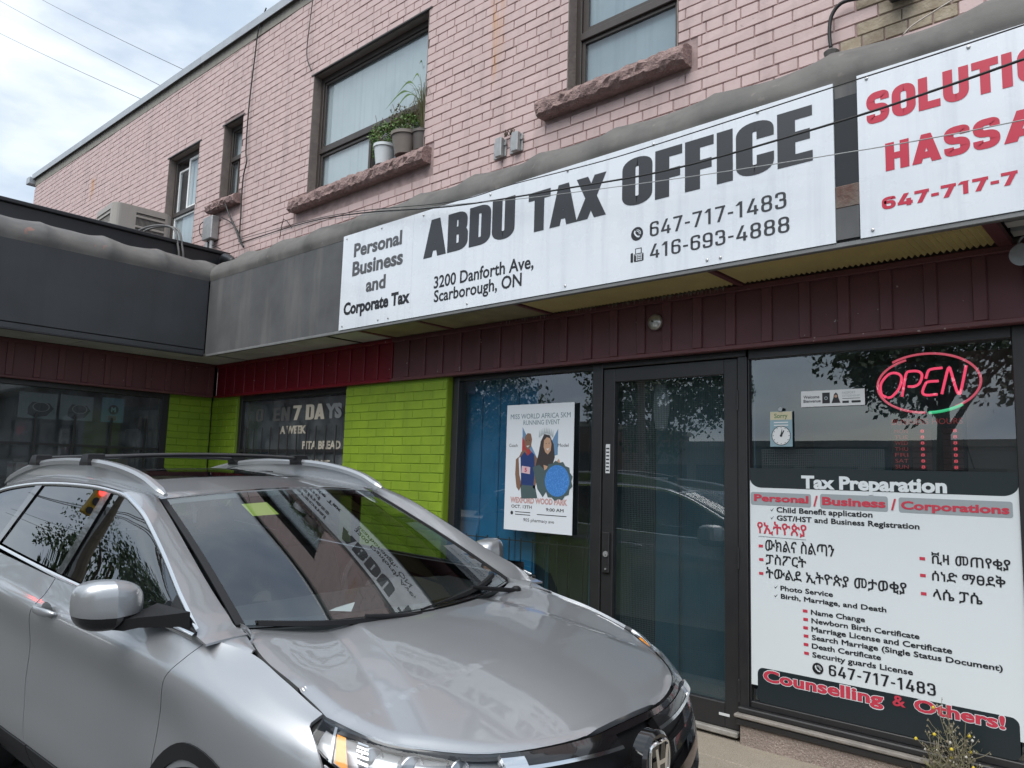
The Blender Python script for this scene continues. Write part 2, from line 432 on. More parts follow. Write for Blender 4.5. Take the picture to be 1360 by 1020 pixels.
# ================================================================ materials of the place
def _rust(N, L, geo, cur, mixc, noise_n, ramp, times):
    """rust runs at two spots of the painted wall: (x, top z, bottom z, half width)"""
    sep = N.new('ShaderNodeSeparateXYZ'); L(geo.outputs['Position'], sep.inputs[0])
    for (x, zt, zb, hw) in ((-3.57, 5.75, 4.86, .11), (-3.60, 5.2, 4.74, .035), (-13.05, 6.32, 5.85, .16), (-4.62, 4.48, 4.30, .10)):
        s = N.new('ShaderNodeMath'); s.operation = 'SUBTRACT'; L(sep.outputs[0], s.inputs[0]); s.inputs[1].default_value = x
        a = N.new('ShaderNodeMath'); a.operation = 'ABSOLUTE'; L(s.outputs[0], a.inputs[0])
        mr = N.new('ShaderNodeMapRange'); mr.inputs[1].default_value = hw; mr.inputs[2].default_value = hw * .3; L(a.outputs[0], mr.inputs[0])
        zr = N.new('ShaderNodeMapRange'); zr.inputs[1].default_value = zb; zr.inputs[2].default_value = zb + (zt - zb) * .55; L(sep.outputs[2], zr.inputs[0])
        z2 = N.new('ShaderNodeMapRange'); z2.inputs[1].default_value = zt; z2.inputs[2].default_value = zt - .05; L(sep.outputs[2], z2.inputs[0])
        m1 = N.new('ShaderNodeMath'); m1.operation = 'MULTIPLY'; L(mr.outputs[0], m1.inputs[0]); L(zr.outputs[0], m1.inputs[1])
        m2 = N.new('ShaderNodeMath'); m2.operation = 'MULTIPLY'; L(m1.outputs[0], m2.inputs[0]); L(z2.outputs[0], m2.inputs[1])
        m3 = N.new('ShaderNodeMath'); m3.operation = 'MULTIPLY'; L(m2.outputs[0], m3.inputs[0]); L(ramp(noise_n(1.0, 5, (30, 30, 3)), .40, .62), m3.inputs[1])
        cur = mixc(times(m3.outputs[0], .95), cur, (.50, .27, .12))
    return cur
PINK = (.55, .415, .40)
M_pink = mat('pink_paint', PINK, .62, noise=(2.2, .30, (.47, .35, .34)), bump=(55, .35, .004), rnd=.045, streak=((.34, .26, .25), .55, 7), spots=((.24, .18, .17), 26, .67, .55), extra=_rust)
M_pinkjoint = mat('pink_joint', (.42, .31, .30), .85, noise=(7, .8, (.20, .145, .14)), bump=(40, .5, .006))
M_barebrick = mat('bare_brick', (.26, .21, .15), .85, noise=(14, .8, (.40, .35, .27)), bump=(60, .8, .006), rnd=.15)
M_stone = mat('pink_stone_sill', (.34, .235, .22), .9, noise=(14, .85, (.19, .13, .12)), bump=(45, 1.0, .025), spots=((.50, .40, .37), 60, .62, .6))
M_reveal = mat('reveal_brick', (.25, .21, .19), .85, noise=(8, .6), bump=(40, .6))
M_parapet = mat('parapet_cement', (.30, .285, .25), .85, noise=(5, .7, (.20, .19, .165)), bump=(30, .7), streak=((.14, .14, .13), .5))
M_coping = mat('coping_metal', (.42, .45, .48), .45, metal=.3, noise=(4, .4))
M_brown = mat('brown_window_frame', (.055, .045, .04), .45, noise=(12, .5))
M_white_vinyl = mat('white_frame', (.78, .80, .80), .4)
M_curtain = mat('pale_blind', (.58, .63, .65), .8, noise=(1.0, .5, (.42, .47, .50)), streak=((.38, .43, .46), .6, 22))
M_dark = mat('dark_interior', (.03, .035, .04), .9)
M_glass_up = glass_mat('upper_glass', (.86, .91, .92), 1.9, dust=.06)
M_glass = glass_mat('shop_glass', (.66, .74, .76), 2.25, wave=.02, dust=.012)
M_glass_old = glass_mat('old_shop_glass', (.62, .64, .64), 1.55, dust=.12)
M_green = mat('green_paint', (.235, .355, .022), .55, noise=(3, .5, (.15, .24, .02)), bump=(60, .4, .004), rnd=.05, streak=((.13, .21, .02), .45, 6), spots=((.30, .36, .16), 45, .72, .5))
M_greenjoint = mat('green_joint', (.17, .275, .018), .8)
def _chips(N, L, geo, cur, mixc, noise_n, ramp, times):
    return mixc(times(ramp(noise_n(26, 2), .735, .75), .8), cur, (.45, .40, .38))
M_burg = mat('burgundy_metal', (.15, .052, .058), .5, noise=(3, .5, (.105, .038, .042)), extra=_chips, rnd=.05)
M_red = mat('red_metal', (.20, .006, .016), .45, noise=(3, .4), extra=_chips)
M_frame = mat('black_frame', (.022, .022, .024), .35, noise=(10, .4, (.035, .034, .033)))
M_canvas = mat('grey_canvas', (.10, .103, .106), .75, noise=(2.2, .9, (.062, .064, .068)), bump=(120, .25, .002), streak=((.17, .165, .155), .6, 5), spots=((.5, .5, .48), 90, .78, .6))
M_canvas_roll = mat('weathered_canvas_roll', (.135, .13, .122), .8, noise=(3.2, .8, (.085, .083, .08)), bump=(90, .35, .003), streak=((.065, .063, .06), .6, 6), spots=((.22, .20, .18), 11, .66, .4))
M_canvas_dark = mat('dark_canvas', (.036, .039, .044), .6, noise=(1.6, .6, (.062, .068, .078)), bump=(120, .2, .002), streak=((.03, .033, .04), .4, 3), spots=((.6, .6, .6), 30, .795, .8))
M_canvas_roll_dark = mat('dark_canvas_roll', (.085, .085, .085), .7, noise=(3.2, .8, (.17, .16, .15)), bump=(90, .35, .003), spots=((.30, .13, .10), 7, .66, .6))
M_roofmetal = mat('black_roof_flashing', (.016, .018, .022), .42, noise=(4, .5))
M_soffit = mat('grey_soffit', (.58, .59, .57), .7, noise=(4, .5, (.26, .26, .25)))
M_soffit_y = mat('yellowed_light_panel', (.68, .58, .27), .6, noise=(6, .5, (.50, .42, .2)))
M_soffit_b = mat('browned_light_panel', (.36, .31, .18), .7, noise=(6, .7, (.2, .17, .11)))
M_sign = mat('sign_face', (.74, .785, .83), .28, coat=.5, noise=(1.8, .5, (.62, .675, .74)), streak=((.52, .56, .62), .45, 13), bump=(2.2, .12, .01))
M_signback = mat('sign_edge', (.5, .52, .54), .5)
M_black = mat('black_print', (.015, .016, .02), .4)
M_grayprint = mat('charcoal_print', (.034, .037, .043), .4)
M_redprint = mat('red_print', (.50, .022, .055), .4)
M_screw = mat('screw_metal', (.5, .5, .5), .35, metal=.8)
M_steel = mat('galvanised_steel', (.40, .41, .41), .5, metal=.6, noise=(20, .6, (.25, .25, .25)))
M_cable = mat('black_cable', (.012, .012, .012), .5)
M_bead = mat('pale_cord', (.5, .45, .4), .7)

# ================================================================ upper brick building
X0, X1 = -16.32, 3.4
def band_z(x): return 6.80 + (6.945 - 6.80) * (-6.5 - x) / 9.9
def roof_z(x): return 7.005 + (7.165 - 7.005) * (-7.0 - x) / 9.0
CZ0, CH, CL = 3.62, .0796, .2465
WINS = [  # x0, x1, z0, z1
    (-10.03, -9.09, 3.95, 5.85), (-8.42, -7.93, 4.84, 5.865), (-6.39, -4.475, 4.45, 5.845), (-2.805, -1.838, 4.44, 5.845)]
bld = thing('brick_building', 'two storey building with pink painted brick upper floor above the shop canopies', 'building', (0, 0, 0))
# masonry core with window openings: built of boxes between the openings
core = MB()
xs = sorted({X0 + .02, X1} | {w[0] for w in WINS} | {w[1] for w in WINS})
for a, b in zip(xs[:-1], xs[1:]):
    op = [w for w in WINS if w[0] <= a + 1e-6 and w[1] >= b - 1e-6]
    def slab(z0, z1a, z1b=None):
        V = [(a, .012, z0), (b, .012, z0), (b, .30, z0), (a, .30, z0), (a, .012, z1a), (b, .012, z1b or z1a), (b, .30, z1b or z1a), (a, .30, z1a)]
        core.add(V, [(0, 1, 5, 4), (2, 3, 7, 6), (1, 2, 6, 5), (3, 0, 4, 7), (4, 5, 6, 7), (3, 2, 1, 0)])
    if op:
        slab(2.7, op[0][2] - .0); slab(op[0][3], band_z(a), band_z(b))
    else: slab(2.7, band_z(a), band_z(b))
core.build('wall', M_pinkjoint, bld)
side = MB(); side.box(X0 + .02, X0 + .3, .301, 9, 2.7, 6.9); side.box(X0 + .3, X1, 8.7, 9, 2.7, 6.9); side.build('side_wall', M_pinkjoint, bld)
# bricks
def brick_mesh(name, L_, H_, m, seed, depth=.0098):
    r = random.Random(seed); j = lambda a: r.uniform(-a, a); c = .0035
    V = [(0 + j(.001), 0, 0 + j(.001)), (L_ + j(.001), 0, 0 + j(.001)), (L_ + j(.001), 0, H_ + j(.0015)), (0 + j(.001), 0, H_ + j(.0015))]
    Fr = [(V[0][0] + c + j(.001), -depth + j(.0015), V[0][2] + c), (V[1][0] - c, -depth + j(.0015), V[1][2] + c), (V[2][0] - c, -depth + j(.0015), V[2][2] - c), (V[3][0] + c, -depth + j(.0015), V[3][2] - c)]
    me = bpy.data.meshes.new(name); me.from_pydata(V + Fr, [], [(4, 5, 6, 7), (0, 1, 5, 4), (1, 2, 6, 5), (2, 3, 7, 6), (3, 0, 4, 7)]); me.materials.append(m); me.update(); return me
def lay_bricks(xa, xb, za, ntop, holes, CH_, CL_, off=0.0, header_every=6, ztop=None):
    """list of (x, z, length, height)"""
    out = []; g = .0052; r = random.Random(5)
    for c in range(ntop):
        z = za + c * CH_; z1 = z + CH_ - g
        hdr = header_every and (c % header_every == header_every - 1)
        step = CL_ / 2 if hdr else CL_
        x = xa - step + (0 if c % 2 else step / 2) + (step * .25 if hdr else 0) + off
        while x < xb:
            a, b = max(x, xa), min(x + step - g, xb)
            segs = [(a, b)]
            for h in holes:
                if z1 > h[2] + .005 and z < h[3] - .005:
                    ns = []
                    for s in segs:
                        if s[1] <= h[0] or s[0] >= h[1]: ns.append(s)
                        else:
                            if s[0] < h[0]: ns.append((s[0], h[0]))
                            if s[1] > h[1]: ns.append((h[1], s[1]))
                    segs = ns
            for s in segs:
                if s[1] - s[0] > .03:
                    zt = z1
                    if ztop: zt = min(z1, ztop((s[0] + s[1]) / 2) - .004)
                    if zt - z > .012: out.append((s[0] + r.uniform(-.0015, .0015), z + r.uniform(-.0012, .0012), s[1] - s[0], zt - z))
            x += step
    return out
holes = list(WINS) + [(-3.06, -1.69, 4.25, 4.45), (-6.62, -4.33, 4.20, 4.46), (-8.62, -7.85, 4.62, 4.84)]
bricks = lay_bricks(X0, X1, CZ0, 43, holes, CH, CL, ztop=band_z)
camp = cam.matrix_world.translation
def in_view(x, z): return not (x > -.72 and z > 4.35) and x < .55
bricks.sort(key=lambda b: ((b[0] - camp.x) ** 2 + camp.y ** 2 + (b[1] - 1.5) ** 2) + (1000 if (b[1] < 3.88 or not in_view(b[0], b[1])) else 0))
_bc = {}
def brick_of(m, L_, H_, k, nm='brick'):
    key = (m.name, round(L_, 2), round(H_, 3), k)
    if key not in _bc: _bc[key] = brick_mesh(nm, round(L_, 2) if abs(L_ - round(L_, 2)) < .002 else L_, H_, m, len(_bc))
    return _bc[key]
def is_bare(x, z): return x > -.735 and z > 3.99 and z < 4.33 + .05 * sin(x * 9) and x < -.12
for i, (x, z, L_, H_) in enumerate(bricks[:300]):
    m_ = M_barebrick if is_bare(x + .05, z) else M_pink
    key = (m_.name, round(L_, 3), round(H_, 3), i % 5)
    if key not in _bc: _bc[key] = brick_mesh('brick', L_, H_, m_, i)
    inst(_bc[key], 'brick', bld, (x, .0125, z))
rest = MB(); rr = random.Random(3)
for (x, z, L_, H_) in bricks[300:]:
    d = .0035; y0 = .0125; y1 = -.000 + rr.uniform(-.0025, .0025); j = lambda: rr.uniform(-.0015, .0015)
    rest.add([(x, y0, z), (x + L_, y0, z), (x + L_, y0, z + H_), (x, y0, z + H_), (x + d, y1 + j(), z + d), (x + L_ - d, y1 + j(), z + d), (x + L_ - d, y1 + j(), z + H_ - d), (x + d, y1 + j(), z + H_ - d)],
             [(4, 5, 6, 7), (0, 1, 5, 4), (1, 2, 6, 5), (2, 3, 7, 6), (3, 0, 4, 7)])
rest.build('brick_courses', M_pink, bld, kind='stuff')
# parapet band and coping lengths
pb = MB(); n = 24
for i in range(n):
    a = X0 + (X1 - X0) * i / n; b = X0 + (X1 - X0) * (i + 1) / n
    pb.add([(a, -.004, band_z(a)), (b, -.004, band_z(b)), (b, .3, band_z(b)), (a, .3, band_z(a)), (a, -.004, roof_z(a) - .04), (b, -.004, roof_z(b) - .04), (b, .3, roof_z(b) - .04), (a, .3, roof_z(a) - .04)],
           [(0, 1, 5, 4), (2, 3, 7, 6), (4, 5, 6, 7), (3, 2, 1, 0)] + ([(3, 0, 4, 7)] if i == 0 else []))
pb.build('parapet_band', M_parapet, bld)
cx_ = X0 - .05; k = 0
while cx_ < X1:
    L_ = 2.4; b = min(cx_ + L_, X1); c = MB()
    za, zb = roof_z(cx_), roof_z(b)
    for (ya, yb, dz0, dz1) in ((-.055, .36, -.035, .02), (-.055, -.045, -.085, -.035)):
        c.add([(cx_, ya, za + dz0), (b - .006, ya, zb + dz0), (b - .006, yb, zb + dz0), (cx_, yb, za + dz0), (cx_, ya, za + dz1), (b - .006, ya, zb + dz1), (b - .006, yb, zb + dz1), (cx_, yb, za + dz1)],
              [(0, 1, 5, 4), (1, 2, 6, 5), (2, 3, 7, 6), (3, 0, 4, 7), (4, 5, 6, 7), (3, 2, 1, 0)])
    c.build('coping_length', M_coping, bld); cx_ = b + .0
endcap = MB(); endcap.box(X0 - .16, X0 + .02, -.12, .34, 6.98, 7.12, .01); endcap.build('coping_end_block', M_coping, bld)
# soldier line / steel angle over the windows
# windows
def upper_window(x0, x1, z0, z1, tr, kind, sill=None):
    f = MB(); d0, d1 = .10, .16; w = .055
    f.box(x0, x0 + w, d0, d1, z0, z1, .004); f.box(x1 - w, x1, d0, d1, z0, z1, .004); f.box(x0 + w, x1 - w, d0, d1, z1 - w * 1.25, z1, .004); f.box(x0 + w, x1 - w, d0 - .012, d1, z0, z0 + w, .004)
    win = f.build('window', M_brown, bld)
    rv = MB()
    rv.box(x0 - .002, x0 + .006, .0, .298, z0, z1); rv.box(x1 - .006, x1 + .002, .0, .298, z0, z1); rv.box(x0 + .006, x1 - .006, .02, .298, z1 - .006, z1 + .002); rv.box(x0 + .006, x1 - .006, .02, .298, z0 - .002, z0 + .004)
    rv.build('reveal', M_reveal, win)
    ang = MB(); ang.box(x0 - .04, x1 + .04, -.010, .015, z1 - .004, z1 + .010); ang.build('steel_lintel', M_brown, win)
    def pane(a, b, c, d, y, m=M_glass_up, nm='pane'):
        p = MB(); p.add([(a, y, c), (b, y, c), (b, y, d), (a, y, d)], [(0, 1, 2, 3)]); p.build(nm, m, win)
    def sash(a, b, c, d, y, m, t=.035, dp=.03):
        s_ = MB(); s_.box(a, a + t, y, y + dp, c, d, .003); s_.box(b - t, b, y, y + dp, c, d, .003); s_.box(a + t, b - t, y, y + dp, d - t, d, .003); s_.box(a + t, b - t, y, y + dp, c, c + t, .003); s_.build('sash', m, win)
        pane(a + t, b - t, c + t, d - t, y + dp * .5)
    ia, ib, ic, id_ = x0 + w, x1 - w, z0 + w, z1 - w * 1.25
    tb = MB(); tb.box(ia, ib, d0 - .008, d1, tr - .03, tr + .03, .004); tb.build('transom', M_brown, win)
    if kind == 'big':
        sash(ia, ib, tr + .03, id_, .115, M_brown, .03); xm = ia + (ib - ia) * .50
        sash(ia, xm, ic, tr - .03, .112, M_brown); sash(xm - .03, ib, ic, tr - .03, .135, M_brown)
        cu = MB(); cu.box(ia + .01, ib - .01, .152, .156, tr + .02, id_); cu.box(ia + .02, xm - .06, .150, .154, ic, tr - .05); cu.build('blind', M_curtain, win)
    elif kind == 'slide':
        sash(ia, ib, ic, tr - .03, .115, M_white_vinyl, .03); xm = ia + (ib - ia) * .42
        sash(ia, xm + .05, tr + .03, id_ - .1, .14, M_white_vinyl, .03); sash(xm, ib, tr + .03, id_, .115, M_white_vinyl, .035)
        cu = MB(); cu.box(xm - .1, ib, .175, .179, tr, id_); cu.box(ia, ib, .152, .156, ic, tr); cu.build('blind', M_curtain, win)
    elif kind == 'narrow':
        sash(ia, ib, tr + .03, id_, .12, M_brown, .02); xm = ia + (ib - ia) * .45
        sash(ia, xm, ic, tr - .03, .115, M_brown, .02); sash(xm - .01, ib, ic, tr - .03, .135, M_brown, .02)
        cu = MB(); cu.box(ia, ib, .167, .171, ic, id_); cu.build('blind', M_curtain, win)
    else:
        sash(ia, ib, ic, tr - .03, .115, M_brown, .03); sash(ia, ib, tr + .03, id_, .12, M_brown, .05)
        cu = MB(); cu.box(ia, ib, .16, .164, ic, id_); cu.build('blind', mat('grey_blue_sky_blind', (.33, .40, .44), .8, noise=(1.2, .6, (.22, .28, .32)), streak=((.22, .27, .30), .5, 18)), win)  # sky reflection of this pane put into the blind's grey-blue colour
    bk = MB(); bk.box(x0, x1, .55, .56, z0 - .1, z1); bk.box(x0 - .5, x0 - .4, .3, .55, z0, z1); bk.build('room_dark', M_dark, win)
    return win
upper_window(*WINS[0], 5.01, 'slide'); upper_window(*WINS[1], 5.41, 'narrow'); upper_window(*WINS[2], 4.97, 'big'); upper_window(*WINS[3], 4.935, 'sash')
def rough_sill(x0, x1, z0, z1, out_=.10, joints=()):
    ends = [x0] + list(joints) + [x1]
    for a, b in zip(ends[:-1], ends[1:]):
        n = max(8, int((b - a) / .038)); r = random.Random(int(a * 100)); mb = MB()
        prof = [(.09, z0 + .01), (-out_ * .7, z0), (-out_, z0 + .02), (-out_ * 1.05, z0 + (z1 - z0) * .35), (-out_ * 1.1, z0 + (z1 - z0) * .6), (-out_ * .85, z1 - .02), (-out_ * .5, z1), (.09, z1 + .015)]
        V = []
        for i in range(n + 1):
            x = a + (b - a - .006) * i / n
            for q, (y, z) in enumerate(prof):
                jj = .013 if 1 < q < 7 else .003
                V.append((x + (r.uniform(-.004, .004) if 0 < i < n else 0), y + r.uniform(-jj, jj), z + r.uniform(-jj, jj) * .7))
        m = len(prof); F = [(i * m + k, (i + 1) * m + k, (i + 1) * m + k + 1, i * m + k + 1) for i in range(n) for k in range(m - 1)]
        F += [tuple(range(m))[::-1], tuple(n * m + k for k in range(m))]
        mb.add(V, F); mb.build('sill', M_stone, bld, label=None)
rough_sill(-8.58, -7.86, 4.70, 4.83, .09)
rough_sill(-6.60, -4.37, 4.29, 4.445, .10, joints=(-5.62,))
rough_sill(-3.03, -1.73, 4.285, 4.435, .11)

# ================================================================ ground
M_asph = mat('asphalt', (.055, .056, .058), .85, noise=(1.3, .6, (.085, .085, .082)), bump=(220, .8, .006), spots=((.16, .155, .15), 160, .66, .6))
def _walk(N, L, geo, cur, mixc, noise_n, ramp, times):
    c = mixc(times(ramp(noise_n(190, 2), .56, .62), .75), cur, (.14, .12, .10))
    return mixc(times(ramp(noise_n(150, 2), .60, .66), .7), c, (.55, .50, .43))
M_walk = mat('exposed_aggregate', (.36, .315, .25), .9, noise=(2.5, .5, (.27, .235, .19)), bump=(160, .9, .008), extra=_walk)
M_base = mat('stucco_base', (.34, .27, .235), .9, noise=(7, .6, (.22, .18, .16)), bump=(70, 1.0, .012), extra=_walk)
M_kerb = mat('kerb_concrete', (.34, .33, .31), .85, noise=(4, .5), bump=(80, .5))
def asph_z(y): return -.124 + .032 * (y + 2.23) if y > -8 else -.124 + .032 * (-5.77)
g = MB()
ys = [-400, -60, -8.0, -3, -1.12]
for a, b in zip(ys[:-1], ys[1:]):
    g.add([(-400, a, asph_z(a)), (400, a, asph_z(a)), (400, b, asph_z(b)), (-400, b, asph_z(b))], [(0, 1, 2, 3)])
g.add([(-400, -1.12, -.35), (400, -1.12, -.35), (400, 400, -.35), (-400, 400, -.35)], [(0, 1, 2, 3)])
g.build('ground', M_asph, kind='structure')
walk = thing('sidewalk', None, None); walk['kind'] = 'structure'
k = 0; r_ = random.Random(2)
for i, xa in enumerate([-9.2 + j * 1.22 for j in range(14)]):
    for (ya, yb) in ((-.985, -.36), (-.352, .12)):
        s_ = MB(); s_.box(xa, xa + 1.212, ya, yb - .0, -.34, r_.uniform(-.003, .002), .006); s_.build('paving_slab', M_walk, walk)
kb = MB(); kb.box(-9.2, 8, -1.12, -.99, -.34, .004, .012); kb.build('kerb', M_kerb, kind='structure')

# ================================================================ shop floor: masonry, fascia, frames
GL = 2.325   # underside of the metal fascia
inner = MB()
inner.box(-8.06, 3.4, .015, .29, GL + .01, 2.699)       # header behind the fascia
inner.build('storefront_header', M_dark, bld)
rm = MB()
for (a, b) in ((-7.43, -5.37), (-3.94, -2.45), (-2.45, -1.37), (-1.33, 3.3)):
    rm.box(a, b, 1.60, 1.62, -.05, 2.69); rm.box(a - .004, a + .006, .05, 1.60, -.05, 2.69); rm.box(b - .006, b + .004, .05, 1.60, -.05, 2.69)
rm.build('shop_partition', mat('shop_inner_wall', (.08, .17, .21), .8, noise=(1.5, .6, (.03, .06, .08))), bld)
rm = MB(); rm.box(-8, 3.3, .30, 1.65, 2.36, 2.40); rm.box(-8, 3.3, .09, 1.65, -.06, -.03); rm.build('shop_ceiling', mat('shop_ceiling_paint', (.10, .10, .10), .9), bld)
# green brick piers
def pier(nm, label, spans, wingspans, jm):
    t = thing(nm, label, 'pier')
    c = MB()
    for (a, b, d) in spans: c.box(a, b, -.066, d, -.02, GL + .004)
    for (a, b) in wingspans: c.box(-8.3, -8.036, a, b, -.02, GL + .004)
    c.build('core', jm, t)
    for (a, b, d) in spans:
        for (x, z, L_, H_) in lay_bricks(a, b, .02, 29, [], .0776, .248, header_every=0):
            key = ('g', round(L_, 3), round(H_, 3), int(x * 50) % 4)
            if key not in _bc: _bc[key] = brick_mesh('brick', L_, H_, M_green, int(x * 90), depth=.0065)
            inst(_bc[key], 'brick', t, (x, -.0655, z))
        # side return
    for (a, b) in wingspans:
        for (y, z, L_, H_) in lay_bricks(a, b, .02, 29, [], .0776, .248, header_every=0):
            key = ('g', round(L_, 3), round(H_, 3), int(y * 50) % 4)
            if key not in _bc: _bc[key] = brick_mesh('brick', L_, H_, M_green, int(y * 90), depth=.0065)
            inst(_bc[key], 'brick', t, (-8.0365, y, z), rot=(0, 0, pi / 2))
    return t
p2 = pier('brick_pier', 'lime green painted brick pier left of the window with the white running event poster', [(-5.36, -3.955, .09)], [], M_greenjoint)
sd = MB(); sd.box(-3.9545, -3.951, -.062, .088, -.02, GL); sd.box(-5.364, -5.3605, -.062, .088, -.02, GL); sd.build('painted_return', M_green, p2)
p1 = pier('brick_pier', 'lime green painted brick in the inner corner of the two shop fronts', [(-8.02, -7.44, .06)], [(-.585, -.08)], M_greenjoint)
# ---- metal fascia strips (boards with battens)
def fascia(nm, label, edges, mt, axis, y, zt, zb, cap=True):
    t = thing(nm, label, 'fascia')
    for a, b in zip(edges[:-1], edges[1:]):
        mb = MB()
        if axis == 'x': mb.box(a + .002, b - .062, y - .006, y + .03, zb, zt); 
        else: mb.box(y - .03, y + .006, a + .002, b - .062, zb, zt)
        mb.build('board', mt, t)
        mb = MB()
        if axis == 'x': mb.box(b - .062, b + .002, y - .022, y + .03, zb, zt, .005)
        else: mb.box(y - .03, y + .022, b - .062, b + .002, zb, zt, .005)
        mb.build('batten', mt, t)
    mb = MB()
    if axis == 'x': mb.box(edges[0], edges[-1], y - .03, y + .03, zb - .028, zb - .001, .004); mb.box(edges[0], edges[-1], y - .034, y + .03, zt - .03, zt + .004, .004)
    else: mb.box(y - .03, y + .03, edges[0], edges[-1], zb - .028, zb - .001, .004); mb.box(y - .03, y + .034, edges[0], edges[-1], zt - .03, zt + .004, .004)
    mb.build('edge_trim', mt, t)
    return t
FY = -.075
e1 = [-4.66 + .2195 * i for i in range(13)] + [-1.83 + .0, -1.61, -1.385, -1.155, -.93, -.715, -.495, -.28, -.06, .16, .38, .6, .82, 1.04, 1.4, 1.8, 2.4, 3.2]
fa = fascia('metal_fascia', 'dull burgundy ribbed metal fascia under the white tax office sign', e1, M_burg, 'x', FY, 2.683, GL)
fascia('metal_fascia', 'bright red ribbed metal fascia above the window lettered 7 DAYS', [-7.93, -7.71, -7.49, -7.27, -7.05, -6.83, -6.61, -6.39, -6.17, -5.95, -5.73, -5.51, -5.29, -5.07, -4.87, -4.664], M_red, 'x', FY, 2.683, GL)
fascia('metal_fascia', 'dark burgundy ribbed metal fascia above the shelves window of the side wing', [-3.34, -3.1, -2.88, -2.65, -2.41, -2.177, -1.934, -1.72, -1.493, -1.272, -1.049, -.84, -.625, -.399, -.12], M_burg, 'y', -7.955, 2.683, GL)
# ---- black aluminium shop frames and glass
def vbar(mb, x0, x1, z0, z1, y0=-.012, y1=.085): mb.box(x0, x1, y0, y1, z0, z1, .004)
# poster window
pw = thing('shop_window', 'black framed shop window holding the white running event poster', 'shop window')
mb = MB(); vbar(mb, -3.945, -3.872, .02, GL - .004); vbar(mb, -3.872, -2.50, 2.262, GL - .004); vbar(mb, -3.872, -2.50, .10, .20); mb.box(-3.872, -2.50, .0, .08, .02, .10); mb.build('frame', M_frame, pw)
mb = MB(); mb.quad((-3.872, .03, .20), (-2.50, .03, .20), (-2.50, .03, 2.262), (-3.872, .03, 2.262)); mb.build('pane', M_glass, pw)
M_teal = mat('blue_interior_board', (.02, .24, .48), .6, noise=(3, .4, (.008, .07, .16)))
M_teal2 = mat('teal_interior', (.05, .19, .25), .7, noise=(2, .6, (.03, .10, .14)))
for i in range(4):
    mb = MB(); a = -3.93 + i * .20; mb.box(a, a + .192, .14, .165, .1, 2.3, .006); mb.build('interior_board', M_teal, pw)
for i in range(7):
    mb = MB(); a = -3.26 + i * .19 - .05; mb.box(a, a + .184, .30, .32, .1, 2.3, .006); mb.build('dark_board', M_teal2 if i % 3 == 0 else M_dark, pw)
mb = MB()
for i in range(12):
    x = -3.80 + i * .118; mb.tube([(x, .07, .2), (x, .07, 1.02)], .005, 6)
mb.tube([(-3.87, .07, 1.0), (-2.5, .07, 1.0)], .005, 6); mb.build('security_bars', M_frame, pw)
# door
dr = thing('glass_door', 'black framed glass shop door with a lock plate and a mesh screen behind its pane', 'door')
mb = MB(); vbar(mb, -2.498, -2.412, .02, GL - .004, -.02); vbar(mb, -2.412, -1.352, 2.262, GL - .004, -.02)
mb.box(-1.405, -1.345, -.02, .085, .02, 2.262, .004); mb.build('door_frame', M_frame, dr)
mb = MB(); d0, d1 = -.008, .04
mb.box(-2.408, -2.315, d0, d1, .055, 2.256, .004); mb.box(-1.501, -1.409, d0, d1, .055, 2.256, .004); mb.box(-2.315, -1.501, d0, d1, 2.162, 2.256, .004); mb.box(-2.315, -1.501, d0, d1, .055, .195, .004); leaf = mb.build('door_leaf', M_frame, dr)
mb = MB(); mb.quad((-2.315, .018, .195), (-1.501, .018, .195), (-1.501, .018, 2.162), (-2.315, .018, 2.162)); mb.build('pane', M_glass, leaf)
mb = MB()
for z0 in (1.93, .98, .22): mb.box(-1.410, -1.398, -.030, -.012, z0, z0 + .13, .004)
mb.build('hinge', M_frame, dr)
mb = MB(); mb.box(-2.392, -2.332, -.028, -.010, .86, 1.13, .004); lk = mb.build('lock_plate', M_frame, dr)
mb = MB(); mb.lathe([(.020, -.036), (.020, -.028)], (-2.356, 0, .985), 16, 'y'); mb.lathe([(.006, -.040), (.006, -.034)], (-2.356, 0, .985), 10, 'y'); mb.lathe([(.007, -.034), (.007, -.028)], (-2.356, 0, .885), 10, 'y'); mb.build('lock_cylinder', M_steel, lk)
M_sticker = mat('white_sticker', (.62, .64, .65), .5)
mb = MB(); mb.box(-2.380, -2.345, -.0125, -.0085, 1.53, 1.73, .001); st = mb.build('hours_sticker', M_sticker, dr)
mb = MB()
for i in range(7): rect(mb, facade(-.013), -2.375, -2.35, 1.545 + i * .025, 1.555 + i * .025, .0004)
mb.build('sticker_print', M_grayprint, st)
mb = MB(); mb.box(-1.537, -1.469, -.011, -.0085, .12, .135); mb.build('maker_label', M_sticker, dr)
mb = MB(); mb.box(-2.408, -1.409, -.04, .1, .018, .05, .006); mb.build('threshold', mat('worn_threshold', (.20, .19, .175), .6, noise=(12, .8, (.40, .38, .35)), bump=(60, .6)), dr)
M_mesh = mat('insect_mesh', (.12, .15, .16), .7)
mb = MB()
for i in range(66): x = -2.30 + i * .0122; mb.box(x, x + .0022, .078, .080, .2, 2.16)
for i in range(150): z = .2 + i * .0131; mb.box(-2.31, -1.50, .0802, .0818, z, z + .0022)
mb.build('mesh_screen', M_mesh, dr, kind='stuff')
mb = MB()
def _bag(s, t): 
    a = s * 2 * pi; rr_ = .035 + .018 * sin(t * pi); return (-2.03 + rr_ * 1.2 * cos(a), .135 + .02 * sin(a), 2.14 - .30 * t)
mb.grid(_bag, 14, 10); mb.build('hanging_bag', mat('pale_plastic', (.5, .5, .52), .4), dr, smooth=True)
mb = MB(); mb.box(-2.5, -1.36, .34, .36, .05, 2.3); mb.build('curtain', M_teal2, dr)
